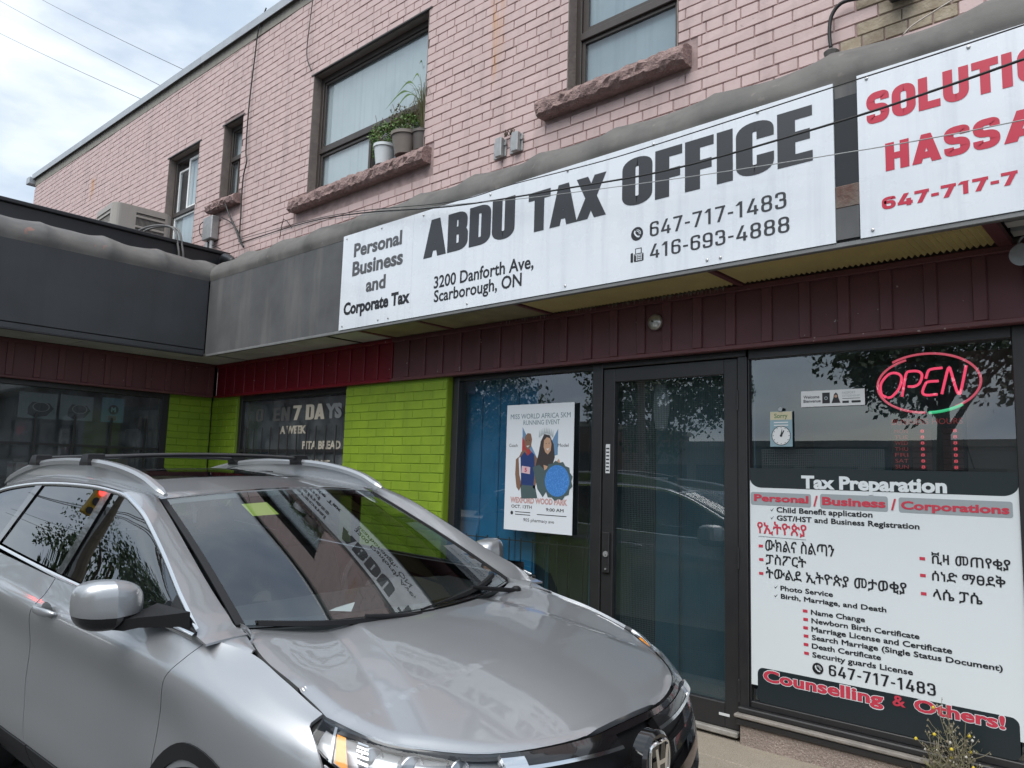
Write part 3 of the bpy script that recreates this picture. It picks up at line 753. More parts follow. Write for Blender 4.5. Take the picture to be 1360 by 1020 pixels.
# tax office window
tw = thing('shop_window', 'large black framed shop window covered by the white tax preparation lettering', 'shop window')
mb = MB(); vbar(mb, -1.342, -1.335, .16, 2.30, -.01); vbar(mb, .022, .13, .16, GL - .004, -.02); vbar(mb, -1.335, .022, 2.242, GL - .004, -.02); vbar(mb, -1.335, .022, .205, .242, -.015)
mb.box(.13, 3.3, -.02, .08, .16, GL - .004, .004); mb.build('frame', M_frame, tw)
mb = MB(); mb.quad((-1.335, .012, .242), (.022, .012, .242), (.022, .012, 2.242), (-1.335, .012, 2.242)); mb.build('pane', M_glass, tw)
mb = MB()
mb.box(-1.40, 3.3, -.055, .05, .175, .205, .006); mb.box(-1.41, 3.3, -.075, .05, .108, .150, .010)
mb.build('lower_sill_rail', M_frame, tw)
mb = MB(); mb.box(-1.41, 3.3, -.085, .0, .150, .172, .006); mb.build('sill_board', mat('weathered_sill', (.27, .245, .22), .8, noise=(10, .7, (.14, .13, .12)), bump=(50, .7)), tw)
mb = MB(); mb.box(-1.385, 3.3, -.055, .2, -.03, .108, .004); mb.build('stucco_base', M_base, tw)
mb = MB()
mb.box(-1.33, .1, 1.0, 1.02, .2, 2.3); mb.build('back_wall', M_teal2, tw)
mb = MB(); mb.box(-0.193 - .10, .60, .42, .43, .9, 2.26); mb.build('grey_blind', mat('grey_blind', (.16, .165, .16), .8), tw)
mb = MB(); mb.box(-1.6, -.9, .5, .56, .2, .42); mb.box(-.8, -.35, .6, .66, .2, .34); mb.build('desk_front', mat('blue_desk', (.03, .13, .19), .5), tw)
# 7 days window
sw = thing('shop_window', 'dark barred shop window lettered OPEN 7 DAYS A WEEK between green brick piers', 'shop window')
mb = MB(); vbar(mb, -7.44, -7.38, .02, GL, -.04, .07); vbar(mb, -5.40, -5.366, .02, GL, -.04, .07); vbar(mb, -7.38, -5.40, 2.245, GL, -.04, .07); vbar(mb, -7.38, -5.40, .02, .4, -.04, .07); mb.build('frame', M_frame, sw)
mb = MB(); mb.quad((-7.38, .0, .4), (-5.40, .0, .4), (-5.40, .0, 2.245), (-7.38, .0, 2.245)); mb.build('pane', M_glass_old, sw)
mb = MB(); mb.box(-7.38, -5.4, .35, .36, .3, 2.28); mb.build('grey_backing', mat('grey_backing', (.11, .115, .12), .8, noise=(2, .5, (.06, .06, .06))), sw)
mb = MB(); mb.box(-6.6, -5.45, .20, .30, .3, 1.55); mb.box(-7.3, -6.7, .22, .30, .3, 1.38); mb.build('stacked_boxes', mat('brown_boxes', (.12, .10, .08), .8, noise=(5, .7)), sw)
for i in range(11):
    b_ = MB(); x = -7.253 + (-5.611 - -7.253) * i / 9.6; b_.tube([(x, -.035, .4), (x, -.035, 1.93)], .008, 6)
    b_.build('security_bar', M_frame, sw)
b_ = MB(); b_.box(-7.4, -5.38, -.03, -.022, 1.665, 1.695); b_.build('security_rail', M_frame, sw)
# side wing window
ww = thing('shop_window', 'wide barred shop window of the side wing with cookware posters and shelves inside', 'shop window')
mb = MB(); mb.box(-8.10, -8.02, -.66, -.585, .02, GL, .004); mb.box(-8.10, -8.02, -3.12, -.66, 2.245, GL, .004); mb.box(-8.10, -8.02, -3.12, -.66, .02, .5, .004); mb.box(-8.10, -8.02, -3.2, -3.12, .02, GL, .004); mb.build('frame', M_frame, ww)
mb = MB(); mb.quad((-8.05, -3.12, .5), (-8.05, -.66, .5), (-8.05, -.66, 2.245), (-8.05, -3.12, 2.245)); mb.build('pane', M_glass_old, ww)
for i in range(7):
    y = -.84 - i * .36; b_ = MB(); b_.box(-8.015, -8.003, y, y + .02, .5, 1.98 if i % 4 else 2.0); b_.build('security_bar', M_frame, ww)
b_ = MB(); b_.box(-8.012, -8.0, -3.15, -.68, 1.655, 1.68); b_.build('security_rail', M_frame, ww)
# what stands behind it
shw = thing('display_shelf', 'dark display shelving with boxed goods seen through the side wing window', 'shelf', (-8.6, -1.5, 0))
mb = MB(); mb.box(-.25, .1, -1.6, .8, 1.30, 1.33); mb.box(-.25, .1, -1.6, .8, .8, .83)
for y in (-1.6, -.8, 0.1, .78): mb.box(-.25, .1, y, y + .03, 0, 1.9)
mb.build('shelf_frame', mat('dark_shelf', (.05, .045, .04), .7), shw)
r_ = random.Random(8)
for i in range(14):
    mb = MB(); y = -1.55 + i * .165; h = r_.uniform(.12, .38); mb.box(-.2, .05, y, y + r_.uniform(.1, .15), 1.332, 1.332 + h, .005)
    mb.build('boxed_goods', [mat('goods_a', (.22, .19, .15), .7), mat('goods_b', (.10, .12, .14), .6), mat('goods_c', (.45, .45, .42), .6), mat('goods_d', (.16, .13, .07), .7), mat('goods_e', (.06, .10, .09), .7)][i % 5], shw)
wk = MB(); wk.box(-10.0, -9.9, -3.3, .0, 0, 2.6); wk.box(-10.0, -8.1, -3.3, 0, 2.5, 2.6); wk.box(-10, -8.1, -.03, 0, 0, 2.5); wk.build('wing_room', mat('shop_wall', (.20, .20, .19), .8, noise=(2, .5, (.09, .09, .09))), ww)
wl_ = MB(); wl_.box(-8.34, -8.1, -3.3, .0, -.1, .5); wl_.box(-8.34, -8.1, -3.3, .0, 2.28, 2.7); wl_.build('wing_masonry', M_dark, ww)
ew = MB(); ew.box(-16.5, -8.02, -3.42, -3.205, -.3, 3.74); ew.build('wing_end_wall', M_green, ww)
# posters in that window
def wing_poster(nm, label, y0, y1, z0, z1, m_, deco):
    t = thing(nm, label, 'poster', (-8.075, (y0 + y1) / 2, z0))
    mb = MB(); mb.box(-.0015, .0015, -(y1 - y0) / 2, (y1 - y0) / 2, 0, z1 - z0); mb.build('sheet', m_, t)
    deco(t, (y1 - y0) / 2, z1 - z0); return t
M_dish = mat('dish_print', (.035, .045, .05), .4); M_dishl = mat('dish_light', (.32, .33, .33), .4)
def dish(t, w, h):
    fr = ((0.002, 0, 0), (0, 1, 0), (0, 0, 1), (1, 0, 0))
    mb = MB(); poly(mb, fr, [(-w * .62 + .02, h * .42), (-w * .5, h * .15), (-.02, h * .04), (w * .5, h * .12), (w * .85, h * .42), (w * .6, h * .62), (-w * .3, h * .64)], .0006); mb.build('dish_print', M_dish, t)
    mb = MB(); n = 28
    for r0, r1 in ((.86, 1.0),):
        mb.add([frame_pt(fr, .03 + w * .46 * q * cos(2 * pi * k / n), h * .46 + h * .19 * q * sin(2 * pi * k / n), .0012) for q in (r0, r1) for k in range(n)], [(k, (k + 1) % n, n + (k + 1) % n, n + k) for k in range(n)])
    mb.build('rim_print', M_dishl, t)
M_post1 = mat('tagine_poster', (.25, .31, .33), .4, noise=(6, .5, (.16, .22, .25)))
def wy(a): return a
y_a, z_a = (-2.059, 2.172); y_b, z_b = (-1.693, 1.889)
wing_poster('tagine_poster', 'grey cookware poster with a round dish, left one of the pair in the wing window', y_a, y_b - .02, 1.925, 2.185, M_post1, dish)
y_a, z_a = (-1.685, 2.186); y_b, z_b = (-1.364, 1.912)
wing_poster('tagine_poster', 'grey cookware poster with a round dish, beside the blue barcode notice', y_a, y_b, 1.93, 2.19, M_post1, dish)
def notice(t, w, h):
    fr = ((0.002, 0, 0), (0, 1, 0), (0, 0, 1), (1, 0, 0))
    mb = MB(); disc(mb, fr, w * .05, h * .52, .052, .0006); mb.build('badge_print', M_dish, t)
    text('M', fr, w * .05 - .024, w * .05 + .024, h * .52 - .025, h * .52 + .03, .05, mat('pale_blue', (.30, .52, .60), .4), t, .0012)
    mb = MB(); rect(mb, fr, -w * .45, w * .42, h * .07, h * .28, .0006); mb.build('barcode_ground', M_dishl, t)
    mb = MB()
    for k in range(9): rect(mb, fr, -w * .38 + k * w * .085, -w * .38 + k * w * .085 + w * .04, h * .09, h * .26, .0012)
    mb.build('barcode_print', M_dish, t)
y_a, z_a = (-1.279, 2.235); y_b, z_b = (-1.051, 1.934)
wing_poster('window_notice', 'light blue notice with a round emblem and a barcode in the side wing window', y_a, y_b, 1.935, 2.20, mat('blue_notice', (.13, .30, .38), .4), notice)

# ================================================================ canopies
SY = -.597; SZ0, SZ1 = 2.685, 3.524
ca = thing('canopy', 'grey canvas covered canopy box carrying the white shop signs', 'canopy')
mb = MB(); mb.box(-7.24, 3.3, SY + .008, SY + .022, SZ0 + .004, 3.56); mb.build('front_sheet', M_canvas, ca)
for i in range(9):   # faint board edges of the sheet left of the sign
    pass
mb = MB(); mb.box(-7.2, 3.3, SY - .004, SY + .03, SZ0 - .022, SZ0 + .002, .003); mb.build('bottom_trim', mat('trim_grey', (.20, .205, .205), .5, noise=(8, .6)), ca)
mb = MB(); mb.box(-7.2, 3.3, SY + .03, -.05, 3.50, 3.54); mb.build('top_board', M_dark, ca)
# rolled canvas top: cushions between ribs
RIBS = [-8.2, -7.45, -6.75, -6.05, -5.36, -4.67, -3.957, -3.339, -2.678, -2.033, -1.332, -.658, .05, .75, 1.45, 2.15, 2.9, 3.6]
PROF = [(SY + .006, 3.50), (SY - .012, 3.56), (SY + .002, 3.63), (SY + .05, 3.70), (SY + .14, 3.765), (SY + .26, 3.80), (SY + .40, 3.84), (SY + .52, 3.90), (.008, 3.93)]
def roll_pt(x, s, prof, ribs, seed=0):
    i = max(k for k in range(len(ribs)) if ribs[k] <= x + 1e-9); i = min(i, len(ribs) - 2)
    t = (x - ribs[i]) / (ribs[i + 1] - ribs[i]); t = min(max(t, 0), 1)
    bulge = (sin(pi * t) ** .55) if t > 0 and t < 1 else 0
    f = s * (len(prof) - 1); k = min(int(f), len(prof) - 2); q = f - k
    y = prof[k][0] * (1 - q) + prof[k + 1][0] * q; z = prof[k][1] * (1 - q) + prof[k + 1][1] * q
    amp = sin(pi * min(1, s * 1.05)) 
    kick = math.exp(-(t / .055) ** 2) + math.exp(-((1 - t) / .05) ** 2)
    wob = .008 * sin(x * 7.3 + seed) * amp + .005 * sin(x * 17 + s * 5) * amp
    sag = (t / .62) * (2 - t / .62) if t < .62 else 1 - ((t - .62) / .38) ** 2.6
    return x, y + .018 * sag * amp + wob, z + (.010 - .036 * sag * (.35 + .65 * s)) * amp + wob
mb = MB(); n = 480; xa, xb = -7.26, 3.4
mb.grid(lambda u, v: roll_pt(xa + (xb - xa) * u, v, PROF, RIBS), n, 22); mb.build('canvas_roll', M_canvas_roll, ca, smooth=True)
# underside light panels
seams = [-7.2, -6.6, -5.85, -5.10, -4.62, -3.87, -2.82, -1.335, .03]
for i, (a, b) in enumerate(zip(seams[:-1], seams[1:])):
    m_ = M_soffit if i < 3 else (M_soffit_b if i < 6 else M_soffit_y)
    if i == 3: m_ = M_soffit
    if i < 6:
        mb = MB(); mb.box(a + .012, b - .012, SY + .03, FY - .035, SZ0 + .006, SZ0 + .016); mb.build('soffit_panel', m_, ca)
    else:    # corrugated sheet
        mb = MB(); n = int((b - a) / .031)
        V = []; F = []
        for q in range(n * 2 + 1):
            x = a + .03 + (b - a - .06) * q / (n * 2); z = SZ0 + .006 + (.016 if q % 2 else 0)
            V += [(x, SY + .03, z), (x, FY - .035, z)]
            if q: F.append((2 * q - 2, 2 * q, 2 * q + 1, 2 * q - 1))
        mb.add(V, F); mb.build('soffit_panel', m_, ca)
    if i >= 3:
        mb = MB(); w_ = .018 if i < 7 else .03
        mb.box(b - w_, b + w_, SY + .03, FY - .035, SZ0 - .004, SZ0 + .03, .003); mb.build('soffit_batten', M_burg, ca)
        if i == 3: mb = MB(); mb.box(a - .012, a + .012, SY + .03, FY - .035, SZ0 - .002, SZ0 + .02); mb.build('soffit_batten', M_frame, ca)
mb = MB()
for q in range(3): mb.box(.07, 3.2, SY + .06 + q * .16, SY + .15 + q * .16, SZ0 + .03, SZ0 + .05)
mb.build('soffit_slat', M_soffit, ca)
mb = MB(); mb.box(-7.2, 3.3, SY + .02, .0, SZ0 + .06, SZ0 + .075); mb.build('soffit_deck', M_dark, ca)
# ragged cobweb and dirt fringe at the back of the soffit
mb = MB(); r_ = random.Random(4)
for q in range(120):
    x = r_.choice([r_.uniform(-3.3, -2.0), r_.uniform(-2.0, -1.45)]); L_ = r_.uniform(.008, .030); w_ = r_.uniform(.003, .009)
    mb.add([(x, FY - .037, 2.690), (x + w_, FY - .037, 2.690), (x + w_ * .5, FY - .039 + r_.uniform(-.005, .005), 2.684 - L_)], [(0, 1, 2)])
mb.build('cobweb_fringe', mat('cobweb', (.30, .29, .26), .9), ca, kind='stuff')
# gap between the signs: flat dark strip as the recess shade, and a rusty beam
mb = MB(); mb.box(-.598, -.492, SY - .0, SY + .007, 3.44, 3.50); mb.build('gap_top', M_canvas, ca)
mb = MB(); mb.box(-.600, -.488, SY + .0005, SY + .007, SZ0 + .03, 3.445); mb.build('gap_shade_strip', M_dark, ca)
M_rusty = mat('rusty_beam', (.17, .15, .13), .8, noise=(12, .9, (.10, .04, .03)), bump=(40, .7))
mb = MB(); mb.box(-.602, -.486, SY - .012, SY + .001, 2.86, 2.975, .004); mb.build('rusty_beam', M_rusty, ca)
mb = MB(); mb.box(-.602, -.49, SY - .010, SY + .001, 2.70, 2.86); mb.build('gap_board', M_canvas, ca)

# ---- side wing canopy
WX = -7.246
cw = thing('canopy', 'dark canvas covered canopy box along the one storey side wing', 'canopy')
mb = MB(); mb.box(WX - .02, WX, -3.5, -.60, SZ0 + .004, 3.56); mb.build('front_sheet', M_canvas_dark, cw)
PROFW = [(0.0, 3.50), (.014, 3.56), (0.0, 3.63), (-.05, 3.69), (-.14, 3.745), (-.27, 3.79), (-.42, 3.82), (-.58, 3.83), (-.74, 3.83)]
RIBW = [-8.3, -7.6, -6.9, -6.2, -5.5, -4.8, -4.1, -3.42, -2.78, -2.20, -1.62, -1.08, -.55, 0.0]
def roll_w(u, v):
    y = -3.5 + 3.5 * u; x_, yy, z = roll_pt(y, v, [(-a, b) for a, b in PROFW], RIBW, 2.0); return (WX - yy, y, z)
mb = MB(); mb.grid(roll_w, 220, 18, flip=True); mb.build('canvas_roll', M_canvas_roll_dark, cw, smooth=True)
mb = MB(); mb.box(WX - .03, WX + .004, -3.5, -.6, SZ0 - .016, SZ0 + .004, .003); mb.build('bottom_trim', M_roofmetal, cw)
for i, (a, b) in enumerate(((-3.5, -2.75), (-2.75, -1.72), (-1.72, -.60), (-.60, -.08))):
    mb = MB(); mb.box(-7.92, WX - .03, a + .006, b - .006, SZ0 + .006, SZ0 + .016); mb.build('soffit_panel', M_soffit, cw)
mb = MB(); mb.box(-7.93, WX, -3.5, -.0, SZ0 + .05, SZ0 + .06); mb.build('soffit_deck', M_dark, cw)
mb = MB(); mb.box(-8.15, WX, -3.52, -3.5, SZ0, 3.83); mb.build('end_board', M_canvas_dark, cw)
# roof edge of the wing
wr = thing('wing_roof', 'low flat roof edged with black metal flashing over the side wing', 'roof')
mb = MB()
mb.box(-8.12, -8.00, -3.5, -.02, 3.83, 4.045, .004); mb.build('flashing', M_roofmetal, wr)
mb = MB(); mb.box(-8.15, -7.965, -3.5, -.02, 4.045, 4.088, .008); mb.build('flashing_cap', M_roofmetal, wr)
mb = MB(); mb.box(-16.5, -8.12, -3.5, -.02, 3.75, 3.85); mb.build('roof_deck', mat('roof_membrane', (.09, .09, .09), .9, noise=(3, .5)), wr)
mb = MB(); mb.box(-16.5, -10.02, -3.2, -.03, 0, 3.74); mb.box(-10.02, -8.36, -3.2, -.03, 2.72, 3.74); mb.build('wing_mass', M_dark, wr)
# junction drum where the rolls meet
mb = MB(); mb.tube(catmull([(-8.0, -.06, 3.93), (-7.85, -.14, 3.97), (-7.6, -.2, 3.90), (-7.45, -.25, 3.84)], 6), .07, 10, r_end=.04); mb.build('torn_flap', M_roofmetal, wr, smooth=True)

# ================================================================ signs
def board(nm, label, x0, x1, seams_=()):
    t = thing(nm, label, 'sign')
    ed = [x0] + list(seams_) + [x1]
    for a, b in zip(ed[:-1], ed[1:]):
        mb = MB(); mb.box(a, b - (.0015 if b != x1 else 0), SY - .010, SY + .002, SZ0 + .003, SZ1, .001); mb.build('panel', M_sign, t)
    return t
S1 = board('shop_sign', 'white shop sign lettered ABDU TAX OFFICE in heavy charcoal capitals', -4.772, -.603, (-3.836,))
FS = facade(SY - .010)
M_ab = M_grayprint
block('ABDU', FS, -3.7030, -2.7570, 3.1385, 3.4360, M_ab, S1, w=.50, t=.222, gap=.03)
block('TAX', FS, -2.6330, -1.9930, 3.1315, 3.4120, M_ab, S1, w=.50, t=.222, gap=-.01)
block('OFFICE', FS, -1.8710, -0.7080, 3.1440, 3.4445, M_ab, S1, w=.46, t=.205, gap=.04)
text('Personal', FS, -4.6080, -3.9720, 3.3085, 3.4295, .034, mat('grey_print', (.085, .088, .095), .4), S1, .0015)
text('Business', FS, -4.6170, -3.9490, 3.1420, 3.2700, .034, mat('grey_print', (.085, .088, .095), .4), S1, .0015)
text('and', FS, -4.4140, -4.1550, 2.9765, 3.0945, .034, mat('grey_print', (.085, .088, .095), .4), S1, .0015)
text('Corporate Tax', FS, -4.7120, -3.8430, 2.8125, 2.9225, .042, M_black, S1, .0015)
text('3200 Danforth Ave,', FS, -3.5670, -2.5740, 2.8840, 2.9790, .018, M_black, S1, .0015)
text('Scarborough, ON', FS, -3.5600, -2.6770, 2.7765, 2.8695, .018, M_black, S1, .0015)
block('647-717-1483', FS, -1.6710, -0.8480, 2.9245, 3.0140, M_ab, S1, w=.50, t=.125, gap=.13)
block('416-693-4888', FS, -1.6690, -0.8340, 2.7910, 2.8770, M_ab, S1, w=.50, t=.125, gap=.13)
# telephone roundel
def phone_icon(fr, cx, cz, r, parent, mdark, mlight):
    mb = MB(); disc(mb, fr, cx, cz, r, .0015, 32); mb.build('phone_roundel', mdark, parent)
    mb = MB(); P = [(-.52, .38), (-.40, .58), (-.22, .44), (-.30, .16), (-.05, -.18), (.22, -.36), (.46, -.34), (.50, -.54), (.28, -.62), (-.02, -.52), (-.36, -.18), (-.54, .14)]
    poly(mb, fr, [(cx + a * r * .95, cz + b * r * .95) for a, b in P][::-1], .0022)
    for q in (.30, .52):
        n = 8; mb.add([frame_pt(fr, cx + r * .04 + r * rr_ * cos(radians(-15 + 120 * k / n)), cz - r * .02 + r * rr_ * sin(radians(-15 + 120 * k / n)), .0022) for rr_ in (q, q + .10) for k in range(n + 1)], [(k, k + 1, n + 2 + k, n + 1 + k) for k in range(n)])
    mb.build('handset_print', mlight, parent)
_cx, _cz = (-1.760, 2.961)
phone_icon(FS, _cx, _cz, .042, S1, M_black, M_sign)
_cx, _cz = (-1.758, 2.825)
mb = MB(); rect(mb, FS, _cx - .046, _cx - .028, _cz - .036, _cz + .022, .0015, .006); rect(mb, FS, _cx - .022, _cx + .045, _cz - .036, _cz + .012, .0015, .006); rect(mb, FS, _cx - .014, _cx + .032, _cz + .012, _cz + .046, .0015); mb.build('fax_print', M_black, S1)
mb = MB(); rect(mb, FS, _cx - .008, _cx + .026, _cz + .014, _cz + .040, .0022)
for a in range(3):
    for b in range(3): rect(mb, FS, _cx - .006 + a * .015, _cx + .004 + a * .015, _cz - .030 + b * .012, _cz - .022 + b * .012, .0022)
rect(mb, FS, _cx - .016, _cx + .038, _cz + .004, _cz + .008, .0022); mb.build('fax_keys', M_sign, S1)
def screws(t, xs_, z):
    for x in xs_:
        mb = MB(); mb.lathe([(.009, -.0), (.008, -.005), (.004, -.007)], (x, SY - .010, z), 10, 'y'); mb.build('screw', M_screw, t)
screws(S1, [-4.72, -4.24, -3.72, -3.0, -2.3, -1.65, -1.0], SZ1 - .03); screws(S1, [-4.72, -4.23, -4.10, -3.2, -2.3, -1.30, -1.22], SZ0 + .035)
S2 = board('shop_sign', 'white shop sign with heavy red lettering at the frame edge, cut off by the picture', -.487, 2.6)
_a = (-0.4440, 0.1620, 3.2520, 3.4115)
_u_ = (_a[1] - _a[0])
block('SOLUTI', FS, _a[0], _a[1], _a[2], _a[3], M_redprint, S2, w=.66, t=.25, gap=.075)
block('ONS', FS, _a[1] + .018, _a[1] + _u_ * .62, _a[2], _a[3], M_redprint, S2, w=.66, t=.25, gap=.075)
_b = (-0.3640, 0.1060, 2.9965, 3.1350)
block('HASS', FS, _b[0], _b[1], _b[2], _b[3], M_redprint, S2, w=.66, t=.25, gap=.075)
block('AN', FS, _b[1] + .012, _b[1] + .31, _b[2], _b[3], M_redprint, S2, w=.66, t=.25, gap=.05)
block('647-717-7', FS, -0.3860, 0.1620, 2.8090, 2.8690, M_redprint, S2, w=.78, t=.26, gap=.10)
screws(S2, [-.44, -.0, .5, 1.2], SZ1 - .03); screws(S2, [-.43, .6, 1.4], SZ0 + .035)

# ================================================================ window graphics
FG = facade(-.0075)
M_vin = mat('white_vinyl', (.66, .71, .73), .5, bump=(420, .25, .001), noise=(3, .2, (.60, .66, .69)))
M_vdark = mat('dark_vinyl', (.018, .026, .030), .3)
M_vgrey = mat('grey_vinyl', (.30, .34, .36), .4)
M_vred = mat('vinyl_red', (.52, .045, .075), .4)
M_vblack = mat('vinyl_black', (.012, .013, .015), .4)
vg = thing('window_graphic', 'white vinyl panel headed Tax Preparation listing services on the large right window', 'window graphic')
vx0, vx1 = -1.334, .021
zb0, zb1 = .345, .345
mb = MB(); mb.box(vx0, vx1, -.0060, -.0030, .335, 1.512); 
mb.build('white_sheet', M_vin, vg)
mb = MB(); rr_ = .07
P = [(vx0, 1.583), (vx0, 1.497 + rr_ * .8)]
n = 8
P = [(vx1, 1.583), (vx0, 1.583)] + [(vx0 + rr_ - rr_ * cos(radians(90 * k / n)), 1.468 + .055 - .055 * sin(radians(90 * k / n))) for k in range(n + 1)] + [(vx1 - rr_ + rr_ * sin(radians(90 * k / n)), 1.468 + .055 - .055 * cos(radians(90 * k / n))) for k in range(n + 1)]
poly(mb, facade(-.0062), P, .0003); mb.build('header_band', M_vdark, vg)
tb0 = 0.437
mb = MB(); rect(mb, facade(-.0062), -1.296, -0.021, .245, 0.438, .0003, .035); mb.build('footer_band', M_vdark, vg)
text('Tax Preparation', FG, -1.0250, -0.2850, 1.4715, 1.5465, .042, M_vin, vg)
for (a, b, c) in (('Personal', '-1.3290, -0.9720, 1.3660, 1.4415', '-1.3080, -0.9860, 1.3885, 1.4305'), ('Business', '-0.9210, -0.5670, 1.3640, 1.4450', '-0.9100, -0.5780, 1.3840, 1.4300'), ('Corporations', '-0.5140, -0.0070, 1.3645, 1.4425', '-0.5030, -0.0210, 1.3820, 1.4250')):
    q = [float(v) for v in b.split(',')]; mb = MB(); rect(mb, facade(-.0062), *q, .0008, .012); mb.build('grey_lozenge', M_vgrey, vg)
    q = [float(v) for v in c.split(',')]; text(a, FG, *q, .036, M_vred, vg, .0012)
text('/', FG, -0.9590, -0.9340, 1.3745, 1.4335, .03, M_vred, vg); text('/', FG, -0.5520, -0.5260, 1.3750, 1.4340, .03, M_vred, vg)
def check(px, pz):
    mb = MB(); fr = FG; s = .018
    mb.add([frame_pt(fr, px + a * s, pz + b * s, 0) for a, b in ((-.5, .1), (-.35, .2), (-.15, -.1), (-.15, -.4))] , [(0, 3, 2, 1)]); mb.add([frame_pt(fr, px + a * s, pz + b * s, 0) for a, b in ((-.15, -.4), (.6, .6), (.55, .65), (-.15, -.1))], [(0, 1, 2, 3)])
    mb.build('tick', M_vblack, vg)
B_ = .024
def line(s, x0, x1, z0, z1, b=B_, m=None, bullet=None):
    text(s, FG, x0, x1, z0, z1, b, m or M_vblack, vg, .0006)
    if bullet:
        mb = MB(); rect(mb, FG, x0 - bullet, x0 - bullet + .026, z0 + (z1 - z0) * .25, z0 + (z1 - z0) * .25 + .016, .0004); mb.build('bullet', M_vred, vg)
line('Child Benefit application', -1.1730, -0.6450, 1.3295, 1.3605); line('GST/HST and Business Registration', -1.1720, -0.4180, 1.2830, 1.3130)
check(*((-1.200, 1.340))); check(*((-1.200, 1.294)))
line('የኢትዮጵያ', -1.2910, -1.0000, 1.2020, 1.2650, .018, M_vred)
q = (-1.2840, -1.0040, 1.1830, 1.1910); mb = MB(); rect(mb, FG, q[0], q[1], q[2], q[2] + .003, .0005); mb.build('underline', M_vgrey, vg)
line('ውክልና ስልጣን', -1.2430, -0.8480, 1.1050, 1.1660, .016, None, .04); line('ፓስፖርት', -1.2410, -1.0040, 1.0295, 1.0815, .016, None, .04)
line('ትውልደ ኢትዮጵያ መታወቂያ', -1.2420, -0.4880, 0.9495, 1.0035, .016, None, .04)
line('ቪዛ መጠየቂያ', -0.3680, -0.0270, 1.1165, 1.1635, .016, None, .055); line('ሰነድ ማፀደቅ', -0.3680, -0.0510, 1.0325, 1.0775, .016, None, .055); line('ላሴ ፓሴ', -0.3670, -0.1500, 0.9405, 0.9895, .016, None, .055)
line('Photo Service', -1.1550, -0.8610, 0.8870, 0.9150); line('Birth, Marriage, and Death', -1.1530, -0.5890, 0.8425, 0.8695)
check(*((-1.182, 0.901))); check(*((-1.183, 0.852)))
line('Name Change', -0.9830, -0.6970, 0.7765, 0.8045, B_, None, .045); line('Newborn Birth Certificate', -0.9810, -0.4350, 0.7310, 0.7590, B_, None, .045)
line('Marriage License and Certificate', -0.9820, -0.2900, 0.6850, 0.7140, B_, None, .045); line('Search Marriage (Single Status Document)', -0.9800, -0.0780, 0.6410, 0.6690, B_, None, .045)
line('Death Certificate', -0.9810, -0.6220, 0.5950, 0.6230, B_, None, .045); line('Security guards License', -0.9790, -0.4710, 0.5480, 0.5770, B_, None, .045)
_cx, _cz = (-0.950, 0.493); phone_icon(FG, _cx, _cz, .030, vg, M_vblack, M_vin)
block('647-717-1483', FG, -0.8910, -0.3690, 0.4670, 0.5255, M_vblack, vg, w=.50, t=.14, gap=.12, h=.0006)
q = (-1.2650, -0.6130, 0.3660, 0.4250); text('Counselling', FG, q[0], q[1], q[2] - .004, q[3] + .010, .060, M_vin, vg, .0002); text('Counselling', FG, q[0] + .003, q[1] - .003, q[2], q[3] + .006, .038, M_vred, vg, .0012)
q = (-0.5720, -0.5100, 0.3810, 0.4350); text('&', FG, *q, .02, M_vred, vg, .0012)
q = (-0.4740, -0.0750, 0.3755, 0.4305); text('Others!', FG, q[0], q[1], q[2] - .004, q[3] + .010, .060, M_vin, vg, .0002); text('Others!', FG, q[0] + .003, q[1] - .003, q[2], q[3] + .006, .038, M_vred, vg, .0012)

# strip sticker, clock notice
ws = thing('window_sticker', 'narrow white Welcome Bienvenue sticker with a small portrait left of the open sign', 'sticker')
q = (-1.0200, -0.6700, 1.9385, 2.0295)
mb = MB(); mb.box(q[0], q[1], -.005, -.002, q[2], q[3]); mb.build('sheet', M_sticker, ws)
w_ = q[1] - q[0]; h_ = q[3] - q[2]; fs_ = facade(-.005)
text('Welcome', fs_, q[0] + w_ * .04, q[0] + w_ * .30, q[2] + h_ * .52, q[2] + h_ * .72, .02, M_grayprint, ws, .0006); text('Bienvenue', fs_, q[0] + w_ * .04, q[0] + w_ * .32, q[2] + h_ * .26, q[2] + h_ * .46, .02, M_grayprint, ws, .0006)
mb = MB(); rect(mb, fs_, q[0] + w_ * .345, q[0] + w_ * .465, q[2] + h_ * .18, q[3] - h_ * .15, .0006); mb.build('booklet_print', M_black, ws)
mb = MB(); disc(mb, fs_, q[0] + w_ * .405, q[2] + h_ * .5, .010, .0012, 14, .006); mb.build('crest_print', M_vgrey, ws)
mb = MB(); poly(mb, fs_, [(q[0] + w_ * a, q[2] + h_ * b) for a, b in ((.49, .18), (.63, .18), (.60, .5), (.59, .72), (.56, .84), (.53, .72), (.52, .5))], .0006); mb.build('hair_print', M_black, ws)
mb = MB(); disc(mb, fs_, q[0] + w_ * .56, q[2] + h_ * .60, .0085, .0012, 14); mb.build('face_print', mat('skin_print', (.42, .25, .17), .5), ws)
text('PASSPORT', fs_, q[0] + w_ * .66, q[0] + w_ * .86, q[2] + h_ * .72, q[2] + h_ * .86, 0, M_vgrey, ws, .0006); text('CITIZENSHIP', fs_, q[0] + w_ * .66, q[0] + w_ * .93, q[2] + h_ * .54, q[2] + h_ * .66, 0, M_vgrey, ws, .0006)
mb = MB(); rect(mb, fs_, q[0] + w_ * .66, q[0] + w_ * .93, q[2] + h_ * .42, q[2] + h_ * .45, .0006); rect(mb, fs_, q[0] + w_ * .66, q[0] + w_ * .76, q[2] + h_ * .16, q[2] + h_ * .3, .0006); rect(mb, fs_, q[0] + w_ * .80, q[0] + w_ * .94, q[2] + h_ * .16, q[2] + h_ * .3, .0006, .004); mb.build('small_print', M_black, ws)
